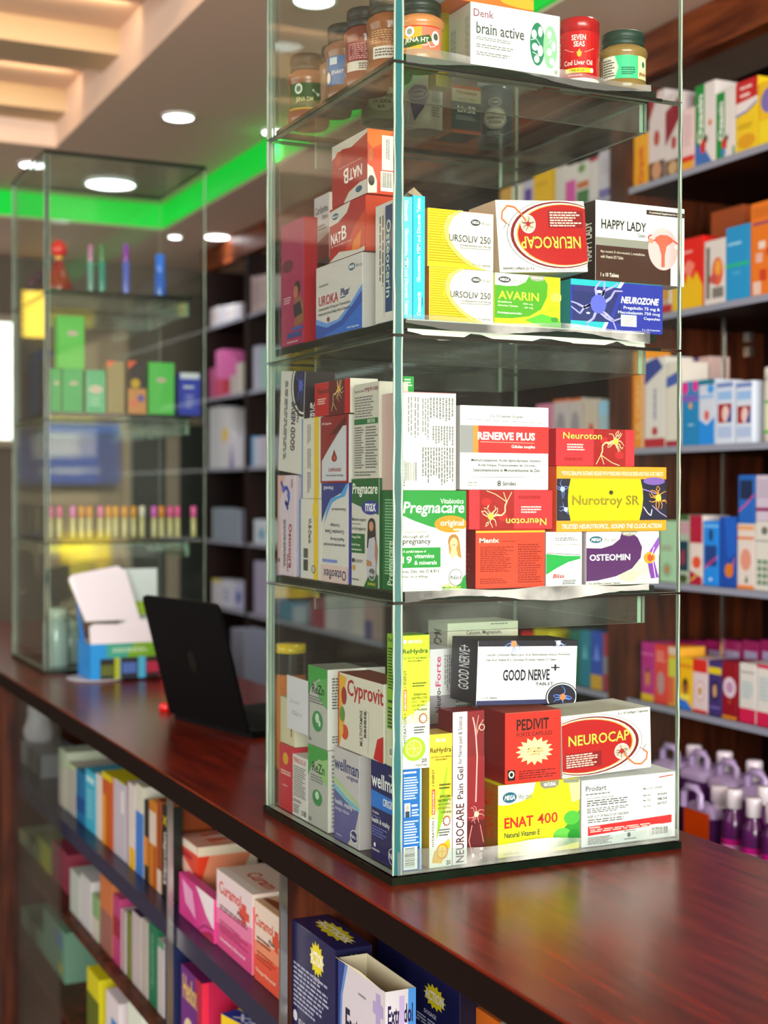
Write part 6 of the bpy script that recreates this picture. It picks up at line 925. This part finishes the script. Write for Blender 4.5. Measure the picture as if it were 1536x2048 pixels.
row(.5458, XC, [
 (140, 160, 1756, '#b4bab4', 'pale carton at the far end of the lower counter row'), (161, 182, 1766, '#b8b8b8', 'grey white carton in the lower counter row'), (184, 198, 1800, '#7a9a6a', 'sage green carton in the lower counter row', [('r', 0, .5, 1, 1, '#b8b4a8')]), (200, 224, 1770, '#b86a3c', 'burnt orange carton in the lower counter row', [('r', 0, .45, 1, 1, '#8a5a54')], {'top': '#c86a30'}),
 (226, 240, 1800, '#a8386c', 'mauve red carton in the lower counter row', [('r', 0, .3, 1, .6, '#8a1c38')]), (242, 252, 1826, '#b4aeb0', 'white striped carton in the lower counter row', [('r', .4, 0, .6, 1, '#7a3048')]), (253, 262, 1830, '#6a7034', 'olive carton in the lower counter row'), (264, 282, 1836, '#b0a8a8', 'grey carton with a purple lid in the lower counter row', [], {'top': '#3c2848'}),
 (283, 295, 1846, '#a8a29a', 'warm grey carton in the lower counter row'), (297, 313, 1860, '#1c6a48', 'emerald carton in the lower counter row', [('m', .3, .1, .7, .9, 2, '#5a9a78', 1)], {'top': '#2c9468'}), (315, 328, 1888, '#b4b0b0', 'white carton with green cap in the lower counter row', [('r', 0, 0, 1, .1, '#4a8a64')]), (330, 344, 1890, '#1f2a58', 'navy carton by the edge strip in the lower counter row', [('e', .4, .3, .3, .1, '#5a3a68')]),
], d=.09, group='cartons on the lower counter shelf')
row(.3458, XC, [(174, 198, 1962, '#c8c018', 'yellow topped olive carton on the lowest counter shelf', [('r', 0, .35, 1, 1, '#5a6418')]), (212, 238, 2010, '#d4ccd0', 'white carton on the lowest counter shelf, beside the yellow one', [('r', .4, .3, 1, 1, '#3a80c8')]), (256, 284, 2024, '#d8e0d0', 'white carton with a mint lid on the lowest counter shelf', [], {'top': '#c8d8b8'})], d=.09, group='cartons on the lowest counter shelf')
# at the glazed far end of the counter
GC = row(.7458, .05, [(42, 82, 1512, '#8f959c', 'big grey carton behind the counter glass at its far end', [('r', .8, 0, 1, 1, '#30483c')])], d=.1)
row(.5458, .05, [(38, 70, 1690, '#8fa478', 'pale green carton behind the counter glass on the lower shelf', [('e', .3, .3, .1, .1, '#c88a40')]), (72, 100, 1695, '#7a9048', 'green and yellow carton behind the counter glass on the lower shelf', [('r', .35, .1, 1, 1, '#a8a838')]), ], d=.1, group='green cartons behind the counter glass')
row(.3458, .05, [(42, 84, 1868, '#5f8a70', 'teal green packet on the lowest shelf behind the counter glass'), (86, 130, 1868, '#68907a', 'teal packet with a blue corner on the lowest shelf behind the counter glass', [('r', .55, .1, .9, .4, '#5a80a0'), ('e', .8, .8, .1, .1, '#b8a838')]), ], d=.1, group='teal packets behind the counter glass')
zt_ = GC[0].location.z+GC[0]['h']+.0004; hb_ = min(.955, U(60, 1385, X=.09).z)-zt_; yc_ = (U(44, 1450, X=.08).y+U(84, 1450, X=.08).y)/2; wb_ = (U(44, 1450, X=.08).y-U(84, 1450, X=.08).y)/2
mb = MB(); q = random.Random(4); rows = []; wb_ = min(wb_, .07); yc_ = min(yc_, 2.282-wb_*1.22)
for i in range(13):
    k = i/12; s_ = (1-.55*k**2.2)*(.9+.1*math.sin(k*9)); z_ = hb_*k
    rows.append([(math.cos(2*math.pi*j/26)*.036*s_*(1+.1*math.sin(j*1.9+k*6)+q.uniform(-.05, .05)), math.sin(2*math.pi*j/26)*wb_*.95*s_*(1+.08*math.sin(j*2.7+k*4)+q.uniform(-.05, .05)), z_+(0 if i == 0 else q.uniform(-.002, .002))) for j in range(26)])
mb.grid(rows, lin('#e4e2e6'), True); mb.poly(rows[0][::-1], lin('#e4e2e6')); mb.poly(rows[-1], lin('#dccba8'))
o = mb.build('reflection_lump', 'gloss'); o.location = (.095, yc_, zt_); thing(o, 'pale reflection stand-in shaped like a bag on the grey carton behind the counter glass', 'lump')  # pale lump added to imitate bright reflections in the counter glass
LB('maroon carton lying on the lower shelf beyond the pale green carton', 104, 136, 1712, .5458, .1, '#8a3448', xf=.05)
# ------------------------------------------------------------------ on the counter and the far tower
lap = empty('laptop', (0, 0, 0)); thing(lap, 'black laptop seen from behind with its lid open on the counter', 'laptop')
bl, br = U(345, 1424, Z=1.012), U(500, 1464, Z=1.012); ax = Vector((br.x-bl.x, br.y-bl.y, 0)); wL = .285; ax.normalize(); mid = (bl+br)/2
tl, tr = U(288, 1190, Z=1.226), U(440, 1206, Z=1.226); tm = (tl+tr)/2; upv = (tm-mid); hL = upv.length; upv = (upv-ax*upv.dot(ax)).normalized()
nrm = ax.cross(upv).normalized(); wL = max((br-bl).length, .25)
if nrm.x > 0: nrm = -nrm
lap.location = (mid.x, mid.y, 1.0)
def rot_basis(x, y, z): return Matrix(((x.x, y.x, z.x), (x.y, y.y, z.y), (x.z, y.z, z.z))).to_4x4()
mb = MB(); rr = .012; out = []
def rounded(w, h, r, n=6):
    pts = []
    for cx, cy, a0 in ((w/2-r, h-r, 0), (-w/2+r, h-r, 90), (-w/2+.004, .004, 180), (w/2-.004, .004, 270)):
        rr_ = r if cy > .01 else .004
        for k in range(n+1): a = R(a0+90*k/n); pts.append((cx+rr_*math.cos(a), cy+rr_*math.sin(a)))
    return pts
rp = rounded(wL, hL, .014)
def slabmesh(mb, pts, t, c): 
    mb.poly([(x, y, t) for x, y in pts], c); mb.poly([(x, y, 0) for x, y in pts][::-1], c)
    for i in range(len(pts)): a, b = pts[i], pts[(i+1) % len(pts)]; mb.poly([(a[0], a[1], 0), (b[0], b[1], 0), (b[0], b[1], t), (a[0], a[1], t)], c)
slabmesh(mb, rp, .006, lin('#0b0b0c')); LM = Matrix.Translation((0, 0, .012)) @ rot_basis(ax, upv, nrm)
lid = mb.build('lid', M['black'], lap); lid.matrix_local = LM
mb = MB(); n = 24; mb.poly([(.012*math.cos(2*math.pi*i/n), hL*.5+.02*math.sin(2*math.pi*i/n), .0062) for i in range(n)], lin('#020202')); lg = mb.build('emblem', M['sealant'], lid)
mb = MB(); mb.box(-wL/2+.006, .012, -.0006, wL/2-.006, hL-.008, -.0001, lin('#14161a')); mb.build('screen', M['gloss'], lid)
by = Vector((0, 0, 1)).cross(ax).normalized(); by = by if by.x > 0 else -by
BM = rot_basis(ax, by, ax.cross(by))
mb = MB(); sg = 1 if ax.cross(by).z > 0 else -1
mb.box(-wL/2, .004, .0, wL/2, .2, .012*sg, lin('#111113')); bs = mb.build('base', M['black'], lap); bs.matrix_local = BM
mb = MB()
for i in range(12):
    for j in range(5): mb.box(-wL/2+.014+i*(wL-.028)/12, .03+j*.018, .0122*sg, -wL/2+.014+(i+.85)*(wL-.028)/12, .03+(j+.85)*.018, .0134*sg, lin('#1c1d20'))
mb.build('keyboard', M['black'], bs)
# red cap
p = U(331, 1421, Z=1.0); mb = MB(); mb.lathe([(.011, 0), (.012, .002), (.012, .011), (.0095, .014), (.001, .0142)], 24, lin('#e01410')); o = mb.build('bottle_cap', 'gloss'); o.location = (p.x, p.y, 1.0004); thing(o, 'small bright red cap lying on the counter beside the laptop', 'cap')
# amber jar with yellow lid beyond the near tower
p = U(582, 1400, Y=.62); root = empty('amber_jar', (p.x, p.y, 1.0004)); thing(root, 'amber jar with black shoulder and yellow lid on the counter behind the near tower', 'jar')
mb = MB(); h = U(582, 1288, Y=p.y).z-1.0; r = (U(606, 1400, Y=p.y).x-U(548, 1400, Y=p.y).x)/2
mb.lathe([(r*.92, 0), (r, .006), (r, h*.7), (r*.96, h*.76)], 28, lin('#c06a14')); mb.build('body', 'gloss', root)
mb = MB(); mb.lathe([(r*.96, h*.76), (r*.94, h*.93)], 28, lin('#1c1a14'), caps=False); mb.build('collar', 'gloss', root)
mb = MB(); mb.lathe([(r*.94, h*.93), (r*.97, h*.935), (r*.95, h), (.001, h)], 28, lin('#d8b818')); mb.build('lid', 'gloss', root)

# open display carton on a white plate
p0, p1 = U(186, 1362, Y=1.66), U(344, 1362, Y=1.66); w_ = p1.x-p0.x; yd = .115; hz = U(186, 1292, Y=1.66).z-1.004
pl = MB(); pl.lathe([(.05, 0), (.06, .0008), (.0635, .0025), (.064, .004), (.062, .0042), (.001, .0041)], 40, lin('#d8d4da')); o = pl.build('plate', 'gloss'); o.location = (p0.x+.026, 1.735, 1.0003); thing(o, 'white shallow plate under the display carton', 'plate')
DC = carton('open display carton with white flaps and blue and lime picture front before the far tower', w_, yd, hz, '#1c90d8', loc=(p0.x, 1.682, 1.0047), open_top=True, left='#1c86d4', name='display_carton',
  F=[('p', [(.2, 0), (1, 0), (1, .4), (.2, .4)], '#6fa81c'), ('p', [(.2, 0), (.55, 0), (.45, .4), (.2, .4)], '#3aa08a'), ('m', .28, .12, .75, .26, 2, '#c8e0b8'), ('r', .3, .4, .37, 1, '#a8b41c'), ('r', .6, .4, .69, 1, '#4ab0d8'), ('r', .88, .38, .96, 1, '#d83048'), ('r', .96, .3, 1, 1, '#b8c81c'), ('r', .12, .42, .3, 1, '#1c2018'), ('r', .13, .6, .29, .9, '#5a6420'), ('r', .38, .4, .6, 1, '#202430'), ('r', .4, .55, .58, .85, '#4a6ab0'), ('r', .7, .4, .88, 1, '#30141c'), ('r', .71, .55, .87, .85, '#b02848')])
def flap(parent, pts, label, c='#e0dae2'):
    mb = MB(); n_ = (Vector(pts[1])-Vector(pts[0])).cross(Vector(pts[2])-Vector(pts[0])).normalized()*.0008; cc = lin(c)
    mb.poly(pts, cc); mb.poly([tuple(Vector(p_)+n_) for p_ in pts][::-1], cc)
    for i in range(len(pts)): a, b = Vector(pts[i]), Vector(pts[(i+1) % len(pts)]); mb.poly([a, b, b+n_, a+n_], cc)
    f = mb.build('flap', 'card', parent); f['label'] = label
w = w_; zc = hz
flap(DC, [(-.006, .02, zc+.048), (w*.66, .02, zc+.048), (w*.5, .04, zc+.155), (w*.4, .042, zc+.165), (-.03, .04, zc+.148), (-.038, .04, zc+.138)], 'tall white lid flap with rounded corners')
flap(DC, [(0, .001, zc), (w, .001, zc), (w, .018, zc+.046), (w*.5, .018, zc+.05), (w*.4, .016, zc+.04), (.01, .014, zc+.042), (0, .012, zc+.036)], 'white front tuck flap')
flap(DC, [(w*.5, .1, zc+.02), (w*1.02, .1, zc+.02), (w*1.02, .105, zc+.155), (w*.55, .105, zc+.155)], 'pale back flap', '#c4d4d4')
flap(DC, [(w*.6, .06, zc+.055), (w*1.0, .06, zc+.055), (w*1.0, .06, zc+.085), (w*.6, .06, zc+.085)], 'lime printed inner flap', '#8ab020')
flap(DC, [(-.004, .03, zc), (-.006, .07, zc), (-.014, .07, zc+.085), (-.02, .03, zc+.085)], 'blue side flap', '#1c80d8')

FT = (.0355, 1.848, 1.0)
far = tower(FT, 'far glass display tower holding perfumes, soaps and vials at the counter end', .372, .371, [.292, .5687, .8496], [.302, .587, .8623], 1.157, tape=False, end='glass_edge')
pane('top_plate', far, -.002, -.002, 1.1575, .374, .373, 1.166, 'glass', 'glass_edge')
yF = FT[1]+.03
def spray(px, yt, z, r, cb, cc, label, name='spray_bottle', Y=yF+.03, capf=.35, group='body sprays in the far tower'):
    p = U(px, yt, Y=Y); h = p.z-z; root = empty(name, (p.x, Y, z)); thing(root, label, 'bottle', group)
    mb = MB(); mb.lathe([(r*.94, 0), (r, .003), (r, h*(1-capf)*.94), (r*.8, h*(1-capf))], 20, lin(cb)); mb.build('body', 'gloss', root)
    mb = MB(); mb.lathe([(r*.82, h*(1-capf)+.0002), (r*.85, h*(1-capf)+.002), (r*.85, h*.97), (r*.7, h), (.001, h)], 20, lin(cc)); mb.build('cap', 'gloss', root); return root
F3, F2, F1z, F0 = FT[2]+.8628, FT[2]+.5876, FT[2]+.3026, FT[2]+.009
# red dress shaped perfume bottle
p = U(118, 552, Y=yF+.03); h = U(118, 478, Y=yF+.03).z-F3; root = empty('perfume_bottle', (p.x, yF+.03, F3)); thing(root, 'red glitter dress shaped perfume bottle on the top level of the far tower', 'bottle')
mb = MB(); mb.lathe([(.03, 0), (.031, .004), (.026, h*.22), (.016, h*.46), (.0085, h*.56), (.0085, h*.6)], 28, lin('#8c1218')); mb.build('body', 'gloss', root)
mb = MB(); mb.lathe([(.009, h*.6), (.0095, h*.62), (.0095, h*.66), (.008, h*.67)], 24, lin('#d8a030')); mb.build('collar', 'gloss', root)
mb = MB(); mb.lathe([(.008, h*.67), (.017, h*.7), (.018, h*.82), (.015, h*.93), (.004, h*.96), (.003, h), (.001, h)], 24, lin('#d82418')); mb.build('cap', 'gloss', root)
spray(181, 490, F3, .0075, '#6a9a90', '#b87aa0', 'slim grey green spray with a pink cap in the far tower')
spray(204, 490, F3, .0085, '#3a8a7a', '#5f7a58', 'slim teal spray with a grey green cap in the far tower')
spray(252, 488, F3, .0085, '#5a64c0', '#8a38a8', 'slim blue spray with a purple cap in the far tower')
p = U(320, 560, Y=yF+.03); root = spray(320, 509, F3, .0135, '#2460c0', '#2a70e0', 'stout royal blue bottle with a round stopper in the far tower', 'perfume_bottle', capf=.42)
for (dy, h, cb, cc, lb) in ((.32, .066, '#20306a', '#7a2a6a', 'violet capped dark bottle behind the side pane of the far tower'), (.25, .072, '#2a1c2c', '#5a2a5a', 'plum dark bottle behind the side pane of the far tower'), (.17, .068, '#4a1418', '#6a3a20', 'brown red bottle behind the side pane of the far tower')):
    root = empty('perfume_bottle', (FT[0]+.04, FT[1]+dy, F3)); thing(root, lb, 'bottle', 'dark bottles in the far tower')
    mb = MB(); mb.lathe([(.012, 0), (.013, .003), (.013, h*.6), (.006, h*.68)], 20, lin(cb)); mb.build('body', 'gloss', root)
    mb = MB(); mb.lathe([(.006, h*.68), (.009, h*.7), (.009, h*.97), (.006, h), (.001, h)], 20, lin(cc)); mb.build('cap', 'gloss', root)
# soap cartons
def FF(label, x0, x1, yt, base, col, ops=(), d=.04, Y=yF, **kw): return FB(label, x0, x1, yt, base, d, col, yf=Y, F=list(ops), group='cartons in the far tower', **kw)
sp_ = [('e', .55, .33, .22, .05, '#b8a898')]
G1 = FF('green soap carton at the near edge of the far tower, under the lime one', 101, 123, 737, F2, '#1f9a54', sp_)
G2 = FF('green soap carton under the lime one in the far tower', 125, 166, 737, F2, '#22a05c', sp_)
FF('lime green soap carton standing on the two green ones in the far tower', 116, 169, 630, G2, '#4fb848', sp_)
FF('green and white herbal carton with a peaked top in the far tower', 172, 211, 740, F2, '#3aa878', [('e', .5, .45, .36, .1, '#c8b8a8'), ('m', .2, .6, .8, .85, 3, '#9fd4b8'), ('w', [(.05, .15), (.05, .95)], .001, '#a8d8c0'), ('w', [(.95, .15), (.95, .95)], .001, '#a8d8c0')])
FF('khaki carton with an orange corner in the far tower', 214, 249, 722, F2, '#8a7c54', [('p', [(0, 0), (.55, 0), (0, .14)], '#e0603c')])
FF('dark carton with flowers and an orange corner in the far tower', 256, 293, 722, F2, '#3a3034', [('p', [(0, 0), (.5, 0), (0, .16)], '#e05c38'), ('r', 0, .52, 1, 1, '#c88a54'), ('e', .4, .42, .25, .09, '#c8a030'), ('e', .3, .8, .25, .09, '#d87a60'), ('e', .7, .7, .2, .07, '#6a5aa0')])
FF('plain lime green soap carton beside the dark flowered one in the far tower', 297, 349, 724, F2, '#54b850', [('e', .5, .34, .2, .05, '#b8a898')])
FF('blue and white carton at the open end of the far tower', 358, 401, 745, F2, '#2c3aa8', [('r', .05, 0, .95, .14, '#c8ccd8'), ('m', .2, .28, .75, .4, 1, '#c8ccd8'), ('m', .3, .5, .7, .85, 4, '#8a90c8')])
for (dy, yt, c, lb) in ((.325, 740, '#3a2a24', 'brown carton behind the side pane of the far tower, outermost'), (.265, 705, '#1c2c48', 'navy carton behind the side pane of the far tower'), (.205, 700, '#243a68', 'dark blue carton behind the side pane of the far tower'), (.145, 715, '#2c2430', 'black plum carton behind the side pane, nearest the edge')):
    q_ = FT[0]+.02; LB(lb, pix(q_, FT[1]+dy+.022, 1.65), pix(q_, FT[1]+dy-.022, 1.65), yt, F2, .04, c, xf=q_, group='dark cartons in the far tower')
# vials with coloured caps
vc = [(101, '#d86aa0'), (119, '#c8588c'), (146, '#d878b8'), (163, '#d08a2c'), (179, '#d8903c'), (201, '#d870a0'), (217, '#d8902c'), (231, '#d89a30'), (249, '#d8902c'), (267, '#d8942c'), (284, '#d8d0c0'), (308, '#d05ab8'), (323, '#d8862c'), (340, '#e05a94'), (355, '#e05c98'), (387, '#e060a0')]
nm = ['pink', 'pink', 'lilac', 'orange', 'orange', 'rose', 'orange', 'amber', 'orange', 'orange', 'white', 'magenta', 'orange', 'pink', 'pink', 'pink']
od = ['at the near end', 'second from the near end', 'third along the row', 'fourth along the row', 'fifth along the row', 'sixth along the row', 'seventh along the row', 'eighth along the row', 'ninth along the row', 'tenth along the row', 'alone of its colour', 'after the gap', 'next to the magenta one', 'before the last pink pair', 'closing the last group', 'alone at the open end']
v0 = None
for (px, c), n_, o_ in zip(vc, nm, od):
    p = U(px, 1012, Y=yF+.02); h = p.z-F1z; root = empty('perfume_vial', (p.x, yF+.02, F1z)); thing(root, 'perfume oil vial with %s cap, %s in the far tower' % (n_, o_), 'vial', 'perfume oil vials in the far tower')
    mb = MB(); mb.lathe([(.0066, 0), (.007, .002), (.007, h*.58), (.005, h*.64)], 16, lin('#b8b078')); mb.build('body', 'gloss', root)
    mb = MB(); mb.lathe([(.0052, h*.64), (.0073, h*.65), (.0073, h*.98), (.005, h), (.001, h)], 16, lin(c)); mb.build('cap', 'gloss', root)
# glass jars on the bottom level
for (px, yt, r, X, lb) in ((112, 1215, .03, .0, 'frosted green glass jar at the near corner of the far tower bottom level'), (140, 1240, .026, .06, 'frosted grey glass jar behind the green one in the far tower bottom level'), (128, 1230, .028, .12, 'frosted jar deep in the bottom level of the far tower')):
    p = U(px, yt, Y=yF+.05+X); h = p.z-F0; root = empty('glass_jar', (p.x, p.y, F0)); thing(root, lb, 'jar', 'frosted jars in the far tower')
    mb = MB(); mb.lathe([(r*.9, 0), (r, .004), (r, h*.72), (r*.8, h*.8)], 24, lin('#8fa49a')); mb.build('body', 'gloss', root)
    mb = MB(); mb.lathe([(r*.82, h*.8), (r*.86, h*.81), (r*.86, h*.98), (r*.5, h), (.001, h)], 24, lin('#a8b8a4')); mb.build('lid', 'gloss', root)

# ------------------------------------------------------------------ far wall: daylit window and dark door, added yellow glow for a reflection in the far tower
M['win'] = mat('daylit_window_pane', '#fff', .3, .3, emit='#f4fff0', estr=1.6)
M['glow_yellow'] = mat('yellow_reflection_glow', '#e8c83c', .5, .3, emit='#ffd84a', estr=3.5)
M['doorm'] = mat('dark_grey_door', '#30332e', .4, .4)
M['framem'] = mat('pale_door_frame', '#8a7f6c', .5, .4)
def wall_rect(name, x0, y0, x1, y1, m, Y=4.612, t=.006, frame=None):
    a, b = U(x0, y0, Y=Y), U(x1, y1, Y=Y); mb = MB(); mb.box(a.x, Y-t, b.z, b.x, Y, a.z); o = mb.build(name, m); o['kind'] = 'structure'
    if frame:
        mb = MB(); w = .03
        for (xa, za, xb, zb) in ((a.x-w, b.z-w, a.x, a.z+w), (b.x, b.z-w, b.x+w, a.z+w), (a.x, a.z, b.x, a.z+w), (a.x, b.z-w, b.x, b.z)): mb.box(xa, Y-t-.012, za, xb, Y, zb)
        mb.build('window_frame' if 'window' in name else 'door_frame', frame, o)
    return o
wall_rect('window_1', -90, 640, 24, 880, M['win'], frame='framem')
wall_rect('door_1', 262, 870, 330, 1420, M['doorm'], frame='framem')
wall_rect('door_2', 357, 850, 418, 1420, M['doorm'], frame='framem')
mb = MB(); mb.box(-.66, 4.606, 2.05, -.46, 4.612, 2.24); o = mb.build('yellow_glow_panel', M['glow_yellow']); o['kind'] = 'structure'  # added glowing panel, only there to reflect yellow in the far tower's glass
# across the street, sunlit: what the glass of the towers mirrors
def street(name, x0, x1, z0, z1, col, label, cat, y=-9.0, ops=()):
    mb = MB(); mb.box(0, -.08, 0, x1-x0, 0, z1-z0, lin(col)); prints(mb, Face((x1-x0, .0005, z1-z0), (-(x1-x0), 0, 0), (0, 0, -(z1-z0))), ops, step=.001)
    o = mb.build(name, 'card'); o.location = (x0, y, z0); return thing(o, label, cat)
slab('ground_street', -6, -14, -.1, 8, -3.4, -.02, 'floor')
street('street_wall', 1.2, 3.4, -.02, 3.6, '#8a7a62', 'tan wall across the street mirrored in the glass towers', None, y=-9.1)['kind'] = 'structure'
street('street_signboard', 2.05, 3.1, 1.5, 2.1, '#2c4a9a', 'blue and white signboard across the street mirrored in the far tower', 'sign', ops=[('m', .06, .14, .94, .62, 1, '#e8e8f0', 1), ('m', .2, .72, .8, .86, 1, '#e8e8f0')])
street('street_facade', 3.45, 3.95, -.02, 5.2, '#e0b81c', 'tall sunlit yellow facade across the street mirrored in the near tower', None, y=-8.9)['kind'] = 'structure'
street('street_banner', 2.5, 3.0, .4, 1.02, '#e8c820', 'sunlit yellow board low across the street mirrored in the far tower', 'sign')
